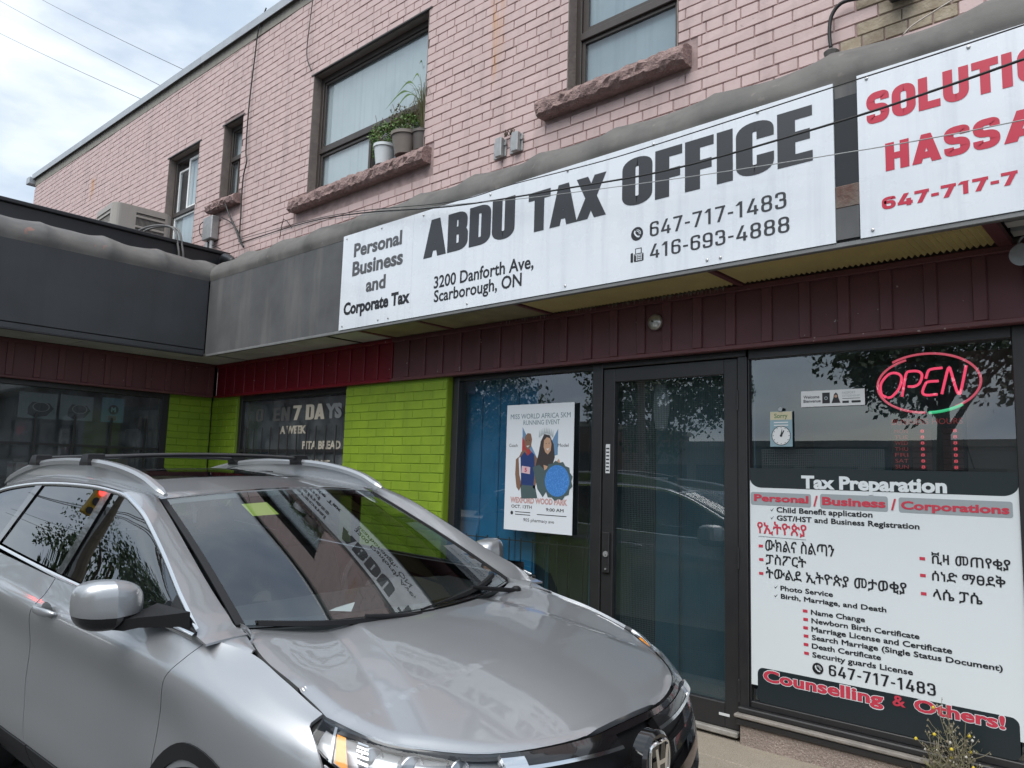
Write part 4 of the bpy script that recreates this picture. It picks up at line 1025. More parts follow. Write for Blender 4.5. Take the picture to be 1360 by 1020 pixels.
ck = thing('clock_notice', 'small Sorry notice with a round clock face hanging inside the large right window', 'notice')
q = (-1.2070, -1.0740, 1.7110, 1.9180); w_ = q[1] - q[0]; h_ = q[3] - q[2]; xm = (q[0] + q[1]) / 2
mb = MB(); mb.box(q[0], q[1], -.0048, -.002, q[2], q[3]); mb.build('sheet', mat('blue_grey_card', (.22, .33, .38), .5), ck)
fs_ = facade(-.0048)
mb = MB(); rect(mb, fs_, q[0] + .002, q[1] - .002, q[3] - h_ * .24, q[3] - .002, .0005); mb.build('cream_header', mat('cream_card', (.50, .46, .32), .5), ck)
text('Sorry', fs_, q[0] + w_ * .2, q[1] - w_ * .2, q[3] - h_ * .19, q[3] - h_ * .06, .012, mat('green_print', (.06, .16, .06), .5), ck, .001)
mb = MB(); rect(mb, fs_, q[0] + w_ * .18, q[1] - w_ * .18, q[3] - h_ * .33, q[3] - h_ * .30, .0005); rect(mb, fs_, q[0] + w_ * .18, q[1] - w_ * .18, q[3] - h_ * .41, q[3] - h_ * .38, .0005); mb.build('line_print', M_sticker, ck)
mb = MB(); disc(mb, fs_, xm, q[2] + h_ * .31, w_ * .42, .0006, 32); mb.build('clock_face', M_sticker, ck)
mb = MB(); R0 = w_ * .42; cz_ = q[2] + h_ * .31
for k in range(12):
    a = 2 * pi * k / 12; disc(mb, fs_, xm + R0 * .85 * sin(a), cz_ + R0 * .85 * cos(a), R0 * .05, .0012, 6)
disc(mb, fs_, xm, cz_, R0 * .14, .0014, 12); disc(mb, fs_, xm, cz_, R0 * 1.02, .0012, 32, R0 * .96)
poly(mb, fs_, [(xm - R0 * .09, cz_), (xm + R0 * .09, cz_), (xm + R0 * .10, cz_ + R0 * .78)], .0014); poly(mb, fs_, [(xm - R0 * .07, cz_), (xm + R0 * .09, cz_ - R0 * .03), (xm + R0 * .36, cz_ + R0 * .52), (xm + R0 * .26, cz_ + R0 * .56)], .0018)
mb.build('clock_print', M_vblack, ck)
mb = MB(); mb.lathe([(.012, -.012), (.008, -.004)], (xm, -.002, q[3] + .012), 12, 'y'); mb.build('suction_cup', M_vgrey, ck)

# neon OPEN sign: glowing tubes behind the glass
ns = thing('open_sign', 'red neon OPEN sign in an oval of tubing with a short green segment', 'neon sign')
M_neon = mat('neon_red', (.6, .05, .09), .4, emit=((1.0, .075, .16), .50)); M_neon2 = mat('neon_pink_tube', (.5, .16, .2), .4, emit=((1.0, .12, .18), .28)); M_neong = mat('neon_green', (.1, .7, .4), .4, emit=((.10, 1.0, .38), .20))
NY = .045
def npt(px_, py_): return px_, py_
nx0, nx1 = -0.627, -0.125; nz0, nz1 = 1.894, 2.204
ncx, ncz = (nx0 + nx1) / 2, (nz0 + nz1) / 2; nrx, nrz = (nx1 - nx0) / 2, (nz1 - nz0) / 2
def arc(a0, a1, n=26, k=1.0, dz=0): return [(ncx + nrx * k * cos(radians(a0 + (a1 - a0) * i / n)), NY, ncz + dz + nrz * k * sin(radians(a0 + (a1 - a0) * i / n))) for i in range(n + 1)]
mb = MB(); mb.tube(arc(130, -58, 36), .0062, 8); mb.tube(arc(113, 268, 36, .96, -.010), .0062, 8); mb.build('oval_tube', M_neon2, ns, smooth=True)
mb = MB(); mb.tube(arc(272, 312, 14, .99, -.006), .0080, 8); mb.build('green_tube', M_neong, ns, smooth=True)
def nl(pts): return [(ncx + a * nrx, NY - .004, ncz + b * nrz) for a, b in pts]
sl = nl
for g_ in ([(-.78, -.45), (-.88, -.32), (-.88, .05), (-.72, .36), (-.56, .38), (-.47, .22), (-.52, -.14), (-.66, -.42), (-.76, -.47)],):
    mb = MB(); mb.tube(catmull(sl(g_), 5), .0068, 8); mb.build('letter_tube', M_neon, ns, smooth=True)
for segs in ([[(-.47, -.45), (-.42, 0), (-.37, .36), (-.28, .42), (-.14, .40), (-.07, .27), (-.11, .02), (-.20, -.10), (-.35, -.11)]], [[(.32, .47), (.12, .45), (.05, .38), (0, .13)], [(.24, .03), (.04, .02), (-.02, -.08), (-.07, -.33), (0, -.43), (.21, -.42)]], [[(.29, -.42), (.40, .30), (.44, .46), (.47, .36), (.56, -.30), (.60, -.42), (.64, -.34), (.755, .50)]]):
    mb = MB()
    for s_ in segs: mb.tube(catmull(sl(s_), 4), .0068, 8)
    mb.build('letter_tube', M_neon, ns, smooth=True)
mb = MB(); mb.tube([(ncx + .12, NY + .02, ncz - nrz * .8), (ncx + .20, NY + .03, 1.60)], .004, 6); mb.tube([(ncx - .1, NY + .02, ncz + nrz), (ncx - .1, NY + .02, 2.24)], .002, 5); mb.build('cord', M_cable, ns)
# business hours board
bh = thing('hours_board', 'dark business hours board with red lettering and lit numerals under the neon sign', 'notice board')
q = (-0.5610, -0.1990, 1.5710, 1.9035)
mb = MB(); mb.box(q[0], q[1], .05, .06, 1.585, q[3], .003); mb.build('board', mat('black_acrylic', (.012, .012, .014), .15), bh)
M_dimred = mat('dim_red_print', (.22, .03, .035), .5, emit=((1, .06, .05), .05)); M_led = mat('led_red', (.5, .05, .05), .5, emit=((1.0, .10, .14), .30)); M_slot = mat('slot', (.035, .012, .014), .3)  # dim red lettering is given a faint glow beside the lit numerals
fb = facade(.05)
text('BUSINESS HOURS', fb, q[0] + .01, q[1] - .015, q[3] - .075, q[3] - .045, .005, M_dimred, bh, .001)
zz0 = q[3] - .110; dz = (zz0 - 1.605) / 6
for i, d_ in enumerate(('MON', 'TUE', 'WED', 'THU', 'FRI', 'SAT', 'SUN')):
    z = zz0 - dz * i; w_ = q[1] - q[0]
    text(d_, fb, q[0] + w_ * .06, q[0] + w_ * .24, z - .010, z + .010, .004, M_dimred, bh, .001)
    mb = MB(); rect(mb, fb, q[0] + w_ * .30, q[0] + w_ * .55, z - .014, z + .014, .0008, .003); rect(mb, fb, q[0] + w_ * .70, q[0] + w_ * .95, z - .014, z + .014, .0008, .003); mb.build('slot', M_slot, bh)
    text('8', fb, q[0] + w_ * .41, q[0] + w_ * .46, z - .008, z + .008, .012, M_led, bh, .0016); text('8', fb, q[0] + w_ * .83, q[0] + w_ * .88, z - .008, z + .008, .012, M_led, bh, .0016)
# mesh grille leaning inside the window
gm = thing('wire_tray', 'black wire mesh tray on the ledge inside the large window below the clock notice', 'wire tray')
qa = (-1.2880, -0.6010, 1.5770, 1.6970)
mb = MB()
nx_ = 62; nz_ = 12
for i in range(nx_ + 1): x = qa[0] + (qa[1] - qa[0]) * i / nx_; mb.box(x, x + .0022, .060, .063, qa[2], qa[3])
for i in range(nz_ + 1): z = qa[2] + (qa[3] - qa[2]) * i / nz_; mb.box(qa[0], qa[1], .0632, .066, z, z + .0022)
mb.build('mesh', mat('mesh_grey', (.16, .17, .17), .5), gm, kind='stuff')
mb = MB(); mb.box(qa[0] - .01, qa[1] + .01, .058, .20, qa[2] - .012, qa[2] - .002); mb.build('tray_base', M_frame, gm)

# running event poster
po = thing('event_poster', 'white running event poster with two printed figures taped on the narrow shop window', 'poster')
q = (-3.3230, -2.6660, 1.0850, 2.0375); x0, x1, z0, z1 = q; w_ = x1 - x0; h_ = z1 - z0
mb = MB(); mb.box(x0, x1, -.004, -.001, z0, z1); mb.build('sheet', mat('poster_paper', (.72, .76, .80), .45, noise=(2, .15, (.66, .71, .76))), po)
fp = facade(-.004)
PX = lambda a, b: (x0 + w_ * a, z0 + h_ * b)
def pp(nm, m_, pts, h=.0006, n_=None): mb = MB(); poly(mb, fp, [PX(*p) for p in pts], h); return mb.build(nm, m_, po)
M_pblue = mat('print_blue', (.14, .26, .42), .5); M_pred = mat('print_red', (.38, .05, .05), .5); M_pskin = mat('print_skin_a', (.22, .125, .085), .5); M_pskin2 = mat('print_skin_b', (.50, .31, .21), .5); M_phair = mat('print_hair', (.05, .04, .042), .5); M_pnavy = mat('print_navy', (.02, .045, .16), .5); M_pbouq = mat('print_bouquet', (.05, .20, .55), .5, spots=((.12, .35, .75), 120, .55, .8)); M_pgrn = mat('print_darkgreen', (.07, .11, .115), .5); M_pfade = mat('print_faded_red', (.55, .33, .32), .5); M_pink2 = mat('print_teal_title', (.16, .24, .28), .5)
text('MISS WORLD AFRICA 5KM', fp, *[PX(.06, 0)[0], PX(.95, 0)[0]], PX(0, .885)[1], PX(0, .925)[1], .004, M_pink2, po, .0008)
text('RUNNING EVENT', fp, PX(.26, 0)[0], PX(.80, 0)[0], PX(0, .835)[1], PX(0, .872)[1], .004, M_pink2, po, .0008)
pp('triangle_print', M_pblue, [(.26, .50), (.53, .52), (.25, .82)], .0005); pp('triangle_print', M_pblue, [(.56, .56), (.78, .60), (.78, .80)], .0005); pp('triangle_print', M_pred, [(.25, .58), (.44, .58), (.25, .74)], .0007)
# man in a singlet
pp('arm_print', M_pskin, [(.26, .36), (.22, .44), (.20, .58), (.16, .56), (.155, .44), (.18, .34), (.22, .31)], .0009)
pp('arm_print', M_pskin, [(.44, .60), (.50, .56), (.50, .45), (.46, .33), (.43, .34), (.45, .46)], .0009)
pp('legs_print', M_pgrn, [(.24, .36), (.46, .36), (.50, .26), (.26, .25)], .0009)
pp('singlet_print', M_pnavy, [(.25, .36), (.44, .355), (.45, .50), (.44, .60), (.40, .62), (.34, .59), (.29, .62), (.23, .59), (.24, .48)], .0011)
pp('shoulder_print', M_pskin, [(.20, .57), (.24, .62), (.30, .64), (.34, .60), (.29, .62), (.23, .58)], .0013)
pp('face_print', M_pskin, [(.30, .66), (.34, .635), (.385, .66), (.40, .72), (.38, .765), (.33, .77), (.29, .74), (.285, .70)], .0015)
pp('bib_print', mat('print_bib', (.62, .45, .50), .5), [(.25, .455), (.38, .445), (.385, .50), (.255, .51)], .0015)
mb = MB(); poly(mb, fp, [PX(.315, .668), PX(.365, .672), PX(.34, .655)], .0020); mb.build('smile_print', M_sticker, po)
text('5', fp, PX(.30, 0)[0], PX(.335, 0)[0], PX(0, .462)[1], PX(0, .495)[1], .03, M_redprint, po, .0020)
# woman with long hair and a bouquet
pp('hair_print', M_phair, [(.44, .46), (.50, .60), (.53, .70), (.58, .76), (.66, .75), (.72, .68), (.74, .58), (.70, .50), (.60, .44)], .0013)
pp('dress_print', M_pgrn, [(.42, .50), (.52, .52), (.62, .47), (.70, .50), (.66, .34), (.58, .27), (.50, .33)], .0015)
pp('shoulder_print', M_pskin2, [(.58, .52), (.70, .50), (.80, .57), (.84, .50), (.80, .46), (.66, .43), (.60, .46)], .0017)
pp('face_print', M_pskin2, [(.575, .66), (.60, .62), (.64, .60), (.68, .63), (.69, .68), (.67, .725), (.62, .735), (.58, .71)], .0019)
mb = MB(); poly(mb, fp, [PX(.615, .645), PX(.66, .650), PX(.64, .630)], .0024); mb.build('smile_print', M_sticker, po)
mb = MB(); disc(mb, fp, *PX(.613, .685), .004, .0024, 8); disc(mb, fp, *PX(.655, .688), .004, .0024, 8); disc(mb, fp, *PX(.32, .71), .004, .0020, 8); disc(mb, fp, *PX(.36, .712), .004, .0020, 8); mb.build('eye_print', M_black, po, kind='stuff')
mb = MB()
for k in range(9):
    a = k / 8; poly(mb, fp, [PX(.50 + .19 * a, .735 + .03 * sin(pi * a)), PX(.525 + .19 * a, .735 + .03 * sin(pi * a)), PX(.51 + .2 * a, .795 + .02 * sin(pi * a))], .0021)
mb.build('tiara_print', mat('print_silver', (.42, .48, .50), .4), po)
mb = MB(); cx_, cz_ = PX(.78, .40); 
poly(mb, fp, [(cx_ + w_ * .20 * (1 + .12 * (k % 2)) * cos(2 * pi * k / 26), cz_ + w_ * .20 * (1 + .12 * (k % 2)) * sin(2 * pi * k / 26)) for k in range(26)], .0019); mb.build('leaf_print', M_pgrn, po)
mb = MB(); disc(mb, fp, cx_, cz_, w_ * .175, .0023, 26); mb.build('bouquet_print', M_pbouq, po)
text('WEXFORD WOOD PARK', fp, PX(.09, 0)[0], PX(.93, 0)[0], PX(0, .215)[1], PX(0, .262)[1], .05, M_pfade, po, .0008)
text('OCT. 13TH', fp, PX(.11, 0)[0], PX(.42, 0)[0], PX(0, .175)[1], PX(0, .20)[1], .015, M_black, po, .0008); text('9:00 AM', fp, PX(.63, 0)[0], PX(.88, 0)[0], PX(0, .165)[1], PX(0, .19)[1], .015, M_black, po, .0008)
text('905 pharmacy ave', fp, PX(.30, 0)[0], PX(.75, 0)[0], PX(0, .075)[1], PX(0, .10)[1], .002, M_grayprint, po, .0008)
text('Coach', fp, PX(.05, 0)[0], PX(.18, 0)[0], PX(0, .66)[1], PX(0, .685)[1], 0, M_grayprint, po, .0008); text('Model', fp, PX(.78, 0)[0], PX(.93, 0)[0], PX(0, .66)[1], PX(0, .685)[1], 0, M_grayprint, po, .0008)
mb = MB(); disc(mb, fp, PX(.12, 0)[0], PX(0, .135)[1], .014, .0008, 18)
for a, b, z in ((.17, .40, .145), (.17, .40, .125), (.50, .92, .135)): rect(mb, fp, PX(a, 0)[0], PX(b, 0)[0], PX(0, z - .003)[1], PX(0, z + .003)[1], .0006)
mb.build('contact_print', M_grayprint, po)

# lettering of the old grocery window
ol = thing('window_lettering', 'cream and worn grey OPEN 7 DAYS A WEEK lettering on the barred window', 'window lettering')
FO = facade(-.003)
M_cream = mat('cream_letters', (.50, .46, .38), .6); M_ghost = mat('ghost_letters', (.085, .085, .085), .8); M_ghost2 = mat('ghost_letters_pale', (.20, .21, .22), .8)
block('OPEN', FO, -7.1190, -6.4310, 1.9990, 2.1435, M_ghost, ol, w=.5, t=.18, gap=.08)
block('7', FO, -6.3730, -6.2170, 2.0000, 2.1540, M_cream, ol, w=.5, t=.2, gap=.1)
block('DA', FO, -6.1330, -5.7960, 1.9980, 2.1550, M_cream, ol, w=.42, t=.17, gap=.02)
text('YS', FO, -5.7860, -5.5070, 2.0010, 2.1530, .06, M_ghost2, ol)
text('A WEEK', FO, -6.6040, -6.1070, 1.8580, 1.9430, .05, M_cream, ol)
text('PITA BREAD', FO, -6.1610, -5.4960, 1.6970, 1.7800, .04, M_cream, ol)
text('MILK', FO, -7.1850, -6.8520, 1.5285, 1.5785, .04, M_cream, ol); text('INCENSE', FO, -6.1680, -5.6600, 1.5130, 1.5910, .04, M_cream, ol)

# ================================================================ fittings on the wall
# twin bracket
br = thing('wall_bracket', 'old galvanised two piece pipe bracket bolted to the pink brick wall', 'bracket', (-3.40, 0, 4.18))
for sx in (-.16, .02):
    mb = MB(); mb.box(sx, sx + .14, -.012, -.004, -.075, .075, .003); mb.box(sx + .05, sx + .12, -.055, -.012, -.08, .085, .006); mb.lathe([(.016, -.022), (.016, -.012)], (sx + .025, 0, -.02), 8, 'y'); mb.lathe([(.016, -.022), (.016, -.012)], (sx + .135, 0, .03), 8, 'y')
    mb.build('plate', M_steel, br)
mb = MB(); r_ = random.Random(1)
for k in range(26): a = Vector((r_.uniform(-.03, .10), -.03, .08)); mb.tube([a, a + Vector((r_.uniform(-.04, .04), -.01, r_.uniform(.01, .06)))], .003, 4)
mb.build('dead_nest_twigs', mat('twig', (.10, .07, .05), .9), br)
# electrical box
eb = thing('electrical_box', 'grey electrical disconnect box with conduit under the narrow window sill', 'electrical box', (-8.46, 0, 4.48))
mb = MB(); mb.box(-.12, .12, -.11, -.006, -.15, .15, .01); mb.build('housing', M_steel, eb)
mb = MB(); mb.box(-.155, -.14, -.09, -.05, -.02, .06, .003); mb.build('lever', M_frame, eb)
mb = MB(); mb.tube([(-.06, -.06, -.17), (-.06, -.06, -.60)], .025, 10); mb.tube([(.06, -.06, -.17), (.06, -.06, -.60)], .025, 10); mb.build('conduit', M_steel, eb)
# alarm bell
ab = thing('alarm_bell', 'round silver alarm bell on the burgundy metal fascia', 'alarm bell', (-1.934, FY, 2.525))
mb = MB(); mb.lathe([(.030, -.005), (.050, -.02), (.054, -.032), (.050, -.045), (.036, -.058), (.014, -.066), (.003, -.068)], (0, 0, 0), 28, 'y'); mb.build('dome', mat('bell_metal', (.62, .62, .60), .3, metal=.7, noise=(40, .7, (.3, .29, .27))), ab, smooth=True)
mb = MB(); mb.lathe([(.006, -.076), (.006, -.06)], (0, 0, 0), 8, 'y'); mb.lathe([(.005, -.062), (.005, -.05)], (-.022, 0, .012), 6, 'y'); mb.build('screw', M_frame, ab)
# outdoor lamp at the right edge
wl2 = thing('wall_lamp', 'round black outdoor lamp hanging from the soffit at the picture edge', 'lamp', (0.103 + .015, -.2, 2.585))
mb = MB(); mb.lathe([(.030, .02), (.046, -.01), (.052, -.06), (.046, -.062), (.036, -.03)], (0, 0, 0), 24, 'y'); mb.build('shade', M_frame, wl2, smooth=True)
mb = MB(); mb.lathe([(.050, -.062), (.053, -.067), (.048, -.067)], (0, 0, 0), 24, 'y'); mb.build('rim', M_steel, wl2); mb = MB(); mb.tube(catmull([(-.012, 0, .045), (-.02, 0, .08), (0, 0, .105)], 6), .006, 6); mb.build('stem', M_steel, wl2)
# air conditioner on the wing roof
ac = thing('air_conditioner', 'beige grey air conditioning condenser with louvred sides on the wing roof', 'air conditioner', (-9.72, -.52, 3.87), rot=(0, 0, radians(-3)))
M_ac = mat('condenser_paint', (.36, .34, .31), .5, noise=(3, .4, (.29, .27, .25)), streak=((.2, .18, .16), .25))
mb = MB(); W_ = .37; rc = .10; HT = .93
ring = []
for cx2, cy2, a0 in ((W_ - rc, -W_ + rc, -90), (W_ - rc, W_ - rc, 0), (-W_ + rc, W_ - rc, 90), (-W_ + rc, -W_ + rc, 180)):
    for k in range(7): a = radians(a0 + 90 * k / 6); ring.append((cx2 + rc * cos(a), cy2 + rc * sin(a)))
def prism(mb, ring, z0, z1, s=1.0, top=True):
    n = len(ring); mb.add([(x * s, y * s, z) for z in (z0, z1) for x, y in ring], [(k, (k + 1) % n, n + (k + 1) % n, n + k) for k in range(n)] + ([tuple(range(n, 2 * n)), tuple(range(n))[::-1]] if top else []))
prism(mb, ring, 0, HT - .08, .93); mb.build('core', mat('coil_dark', (.03, .03, .03), .6), ac)
mb = MB(); prism(mb, ring, HT - .07, HT, 1.0); mb.build('top_cover', M_ac, ac); mb = MB(); prism(mb, ring, 0, .05, 1.0); mb.build('base_pan', M_ac, ac); mb = MB(); prism(mb, ring, HT + .0005, HT + .015, .96); mb.build('top_cap', M_ac, ac)
for sx, sy in ((1, -1), (1, 1), (-1, -1), (-1, 1)):
    mb = MB()
    rg = [(sx * (W_ - rc) + rc * cos(a) , sy * (W_ - rc) + rc * sin(a)) for a in [radians({(1, -1): -90, (1, 1): 0, (-1, 1): 90, (-1, -1): 180}[(sx, sy)] + 90 * k / 6) for k in range(7)]]
    mb.add([(x, y, z) for z in (.05, HT - .07) for x, y in rg], [(k, k + 1, 8 + k, 7 + k) for k in range(6)]); mb.build('corner_panel', M_ac, ac)
mb = MB(); mb.box(W_ - .008, W_, -W_ + rc, -W_ + rc + .18, .05, HT - .07); mb.build('service_panel', M_ac, ac)
for k in range(6):
    z = .12 + k * .135; mb = MB(); mb.box(W_ - .004, W_ + .006, -W_ + rc + .18, W_ - rc, z, z + .028, .003); mb.box(-W_ + rc, W_ - rc, -W_ - .006, -W_ + .004, z, z + .028, .003); mb.build('louvre', M_ac, ac)
mb = MB()
for k in range(26): y = -W_ + rc + .19 + k * .0150; mb.box(W_ - .012, W_ - .006, y, y + .004, .06, HT - .08)
for k in range(36): x = -W_ + rc + k * .0150; mb.box(x, x + .004, -W_ + .006, -W_ + .012, .06, HT - .08)
mb.build('coil_guard', M_ac, ac, kind='stuff')
M_hose = mat('hose_grey', (.14, .14, .14), .6)
lp = thing('refrigerant_hose', 'grey hose looping over the roof edge in front of the condenser', 'hose')
for dx in (0, .05):
    mb = MB(); mb.tube(catmull([(-9.2 + dx, -.75, 3.95), (-8.9, -.85 + dx, 4.22), (-8.45, -.82 + dx, 4.30), (-8.06, -.70 + dx, 4.24), (-7.96, -.66 + dx, 4.0), (-7.95, -.64 + dx, 3.85)], 8), .012, 8); mb.build('hose', M_hose, lp, smooth=True)

# wall cables
def cable(nm, label, pts, r=.006, m_=None, n=8):
    mb = MB(); mb.tube(catmull(pts, n), r, 6); o = mb.build(nm, m_ or M_cable, smooth=True); tag(o, label, 'cable'); return o
def on(p, d=.012): return (p[0], -.022 - d, p[2])
cable('wall_cable', 'long thin black cable running down the pink wall right of the narrow window', [on(p) for p in ((-7.504, 0.000, 7.099), (-7.652, 0.000, 6.881), (-7.697, 0.000, 6.550), (-7.753, 0.000, 5.899), (-7.748, 0.000, 5.344), (-7.709, 0.000, 5.189), (-7.767, 0.000, 4.965), (-7.754, 0.000, 4.486), (-7.747, 0.000, 4.184))], .009)
cable('wall_cable', 'thin wire hanging above the top left corner of the window with potted plants', [on(p) for p in ((-6.464, 0.000, 6.778), (-6.502, 0.000, 6.428), (-6.513, 0.000, 6.115), (-6.399, 0.000, 5.886))], .006)
cable('wall_cable', 'black cable bundle looping from the narrow window sill to the canopy corner', [on(p, .05) for p in ((-8.130, 0.000, 4.789), (-7.964, 0.000, 4.550), (-7.789, 0.000, 4.352), (-7.655, 0.000, 4.167), (-7.555, 0.000, 4.074))], .012)
cable('wall_cable', 'thin black wire loop beside the electrical box', [on(p, .03) for p in ((-8.214, 0.000, 4.583), (-7.951, 0.000, 4.461), (-7.745, 0.000, 4.296), (-7.633, 0.000, 4.135))], .007)
cable('wall_cable', 'thin black wire hanging in a loop left of the electrical box', [on(p, .03) for p in ((-8.596, 0.000, 4.633), (-8.775, 0.000, 4.599), (-8.754, 0.000, 4.474), (-8.548, 0.000, 4.334), (-8.169, 0.000, 4.167))], .006)
cable('wall_cable', 'short kinked wire above the canopy roll left of the white sign', [on(p, .02) for p in ((-6.810, 0.000, 4.043), (-6.758, 0.000, 4.260), (-6.574, 0.000, 4.118))], .005, n=2)
cable('wall_cable', 'black cable curving up the wall above the gap between the two signs', [on(p, .02) for p in ((-0.797, 0.000, 4.050), (-0.804, 0.000, 4.148), (-0.788, 0.000, 4.252), (-0.727, 0.000, 4.308), (-0.609, 0.000, 4.292), (-0.487, 0.000, 4.282))], .011)
mb = MB(); mb.lathe([(.035, -.05), (.045, -.02), (.02, .0)], (-0.792, -.05, 4.058 - .02), 10, 'z'); o = mb.build('cable_boot', M_canvas_roll); tag(o, 'lumpy grey sealant boot where the black cable enters the canopy roll', 'cable boot')
cable('wall_cable', 'pale thin cord hanging in front of the bare brick patch at the upper right', [on(p, .15) for p in ((-0.375, -0.170, 3.909), (-0.329, -0.170, 3.943), (-0.227, -0.170, 3.979), (-0.104, -0.170, 4.019))], .004, M_bead)
mb = MB(); mb.box(-0.476, -0.403 + .06, -.12, -.01, 4.205, 4.30, .01); mb.box(-0.449, -0.403, -.2, -.12, 4.22, 4.27, .008); o = mb.build('camera_bracket', M_frame); tag(o, 'black fitting on the wall above the red lettered sign at the top edge', 'fitting')
# service wires in front of the signs
def wire(label, pts, r, m_=M_cable): mb = MB(); mb.tube(catmull(pts, 6), r, 6); o = mb.build('service_wire', m_, smooth=True); tag(o, label, 'wire', 'service wires crossing in front of the signs'); return o
wire('thick black service wire crossing the middle of the capitals of both signs', [(-7.572, -0.100, 4.126), (-5.660, -0.450, 3.875), (-4.462, -0.660, 3.657), (-3.303, -0.700, 3.448), (-2.149, -0.750, 3.300), (-1.377, -0.800, 3.212), (-0.494, -0.900, 3.170), (-0.039, -0.980, 3.154), (0.296, -1.050, 3.145)], .0055)
wire('black service wire running along the top edge of both white signs', [(-7.614, -0.100, 4.171), (-5.661, -0.450, 3.891), (-4.450, -0.670, 3.671), (-3.305, -0.700, 3.483), (-2.690, -0.720, 3.460), (-1.915, -0.760, 3.407), (-1.378, -0.800, 3.387), (-0.510, -0.880, 3.358), (-0.071, -0.940, 3.331), (0.296, -1.000, 3.308)], .0032)
wire('thin lowest service wire crossing the foot of the capitals on both signs', [(-7.534, -0.100, 4.101), (-5.658, -0.450, 3.860), (-4.460, -0.660, 3.636), (-3.304, -0.700, 3.459), (-2.533, -0.740, 3.322), (-1.377, -0.800, 3.151), (-0.497, -0.900, 3.017), (-0.046, -0.980, 2.945), (0.285, -1.050, 2.898)], .0025, M_steel)

# ================================================================ pots and plants on the sill
M_leafa = mat('bright_leaf', (.10, .19, .03), .5, rnd=.0, noise=(30, .7, (.05, .10, .02))); M_leafd = mat('dull_leaf', (.10, .11, .045), .7, noise=(30, .8, (.14, .11, .06))); M_stem = mat('dry_stem', (.17, .13, .08), .8)
def leafcloud(mb, c, rx, rz, n, L_, w, seed, up=.3):
    r = random.Random(seed)
    for k in range(n):
        th = r.uniform(0, 2 * pi); ph = r.uniform(-1, 1); q = r.uniform(.35, 1) ** .6
        p = Vector((c[0] + rx * q * cos(th) * sqrt(1 - ph * ph), c[1] + rx * .8 * q * sin(th) * sqrt(1 - ph * ph), c[2] + rz * q * ph))
        d = Vector((r.uniform(-1, 1), r.uniform(-1, 1), r.uniform(-.4, 1) + up)).normalized(); s = d.orthogonal().normalized(); s = (Matrix.Rotation(r.uniform(0, 6.3), 3, d) @ s)
        l = L_ * r.uniform(.6, 1.3); ww = w * r.uniform(.7, 1.2)
        mb.add([p, p + d * l * .5 + s * ww, p + d * l, p + d * l * .5 - s * ww], [(0, 1, 2, 3)])
def pot(nm, label, x, y, z, r1, r0, h, m_, plant_fn, group=None):
    t = thing(nm, label, 'potted plant', (x, y, z), group)
    mb = MB(); mb.lathe([(r0, 0), (r1 * .96, h * .86), (r1 * 1.06, h * .86), (r1 * 1.06, h), (r1 * .94, h), (r1 * .90, h * .9), (.001, h * .9)], (0, 0, 0), 24); mb.build('pot', m_, t, smooth='auto')
    plant_fn(t, h, r1); return t
SZ = 4.452
def bushy(t, h, r):
    mb = MB(); rg = random.Random(2)
    for k in range(16): a = rg.uniform(0, 6.3); mb.tube(catmull([(0, 0, h * .9), (r * .6 * cos(a), r * .6 * sin(a), h + .08), (r * 1.3 * cos(a), r * 1.1 * sin(a), h + rg.uniform(.10, .28))], 4), .003, 4)
    mb.build('stem', M_stem, t)
    mb = MB(); leafcloud(mb, (-.02, 0, h + .11), .17, .13, 700, .030, .008, 3); leafcloud(mb, (-.10, -.02, h - .02), .07, .13, 220, .028, .007, 4, -.3); mb.build('foliage', M_leafa, t, kind='stuff')
def dullbush(t, h, r):
    mb = MB(); rg = random.Random(5)
    for k in range(22): a = rg.uniform(0, 6.3); mb.tube(catmull([(0, 0, h * .9), (r * .5 * cos(a), r * .5 * sin(a), h + .1), (r * 1.2 * cos(a) + rg.uniform(-.03, .03), r * 1.0 * sin(a), h + rg.uniform(.15, .34))], 4), .0025, 4)
    mb.build('stem', M_stem, t)
    mb = MB(); leafcloud(mb, (0.02, 0, h + .09), .17, .10, 520, .028, .008, 6); mb.build('foliage', M_leafa, t, kind='stuff')
    mb = MB(); leafcloud(mb, (-.06, 0, h + .20), .16, .10, 260, .026, .007, 7); mb.build('seed_heads', M_leafd, t, kind='stuff')
def grassy(t, h, r):
    rg = random.Random(9)
    mb = MB()
    for k in range(120):
        a = rg.uniform(0, 6.3); L_ = rg.uniform(.25, .62); sp = rg.uniform(.05, .22); c_, s_ = cos(a), sin(a) * .5
        P_ = catmull([(0, 0, h * .9), (sp * .5 * c_, sp * .5 * s_, h + L_ * .7), (sp * 1.2 * c_, sp * 1.2 * s_, h + L_ * rg.uniform(.4, 1.0))], 4); 
        mb.tube(P_, .0035, 3, r_end=.001)
    mb.build('dry_blades', M_leafd, t, kind='stuff')
    mb = MB()
    for (ex, ez) in ((-.52, .60), (-.34, .72), (-.12, .78), (-.02, .95), (.04, .85), (-.40, .50)):
        P_ = catmull([(0, 0, h + .3), (ex * .5, -.03, h + .15 + ez * .55), (ex, -.06, ez * .9)], 6); w_ = .012
        V = []; n_ = len(P_)
        for i, p in enumerate(P_): ww = w_ * sin(pi * min(1, (i + 1) / n_)) * (1.0 if i > n_ * .4 else .35); V += [p + Vector((0, 0, ww)), p - Vector((0, 0, ww))]
        mb.add(V, [(2 * i, 2 * i + 1, 2 * i + 3, 2 * i + 2) for i in range(n_ - 1)])
    mb.build('leaf', M_leafa, t)
pot('potted_plant', 'bright green bushy plant in a white pot on the window sill', -5.06, .005, SZ, .105, .080, .20, mat('white_pot', (.62, .66, .68), .5, noise=(8, .3)), bushy)
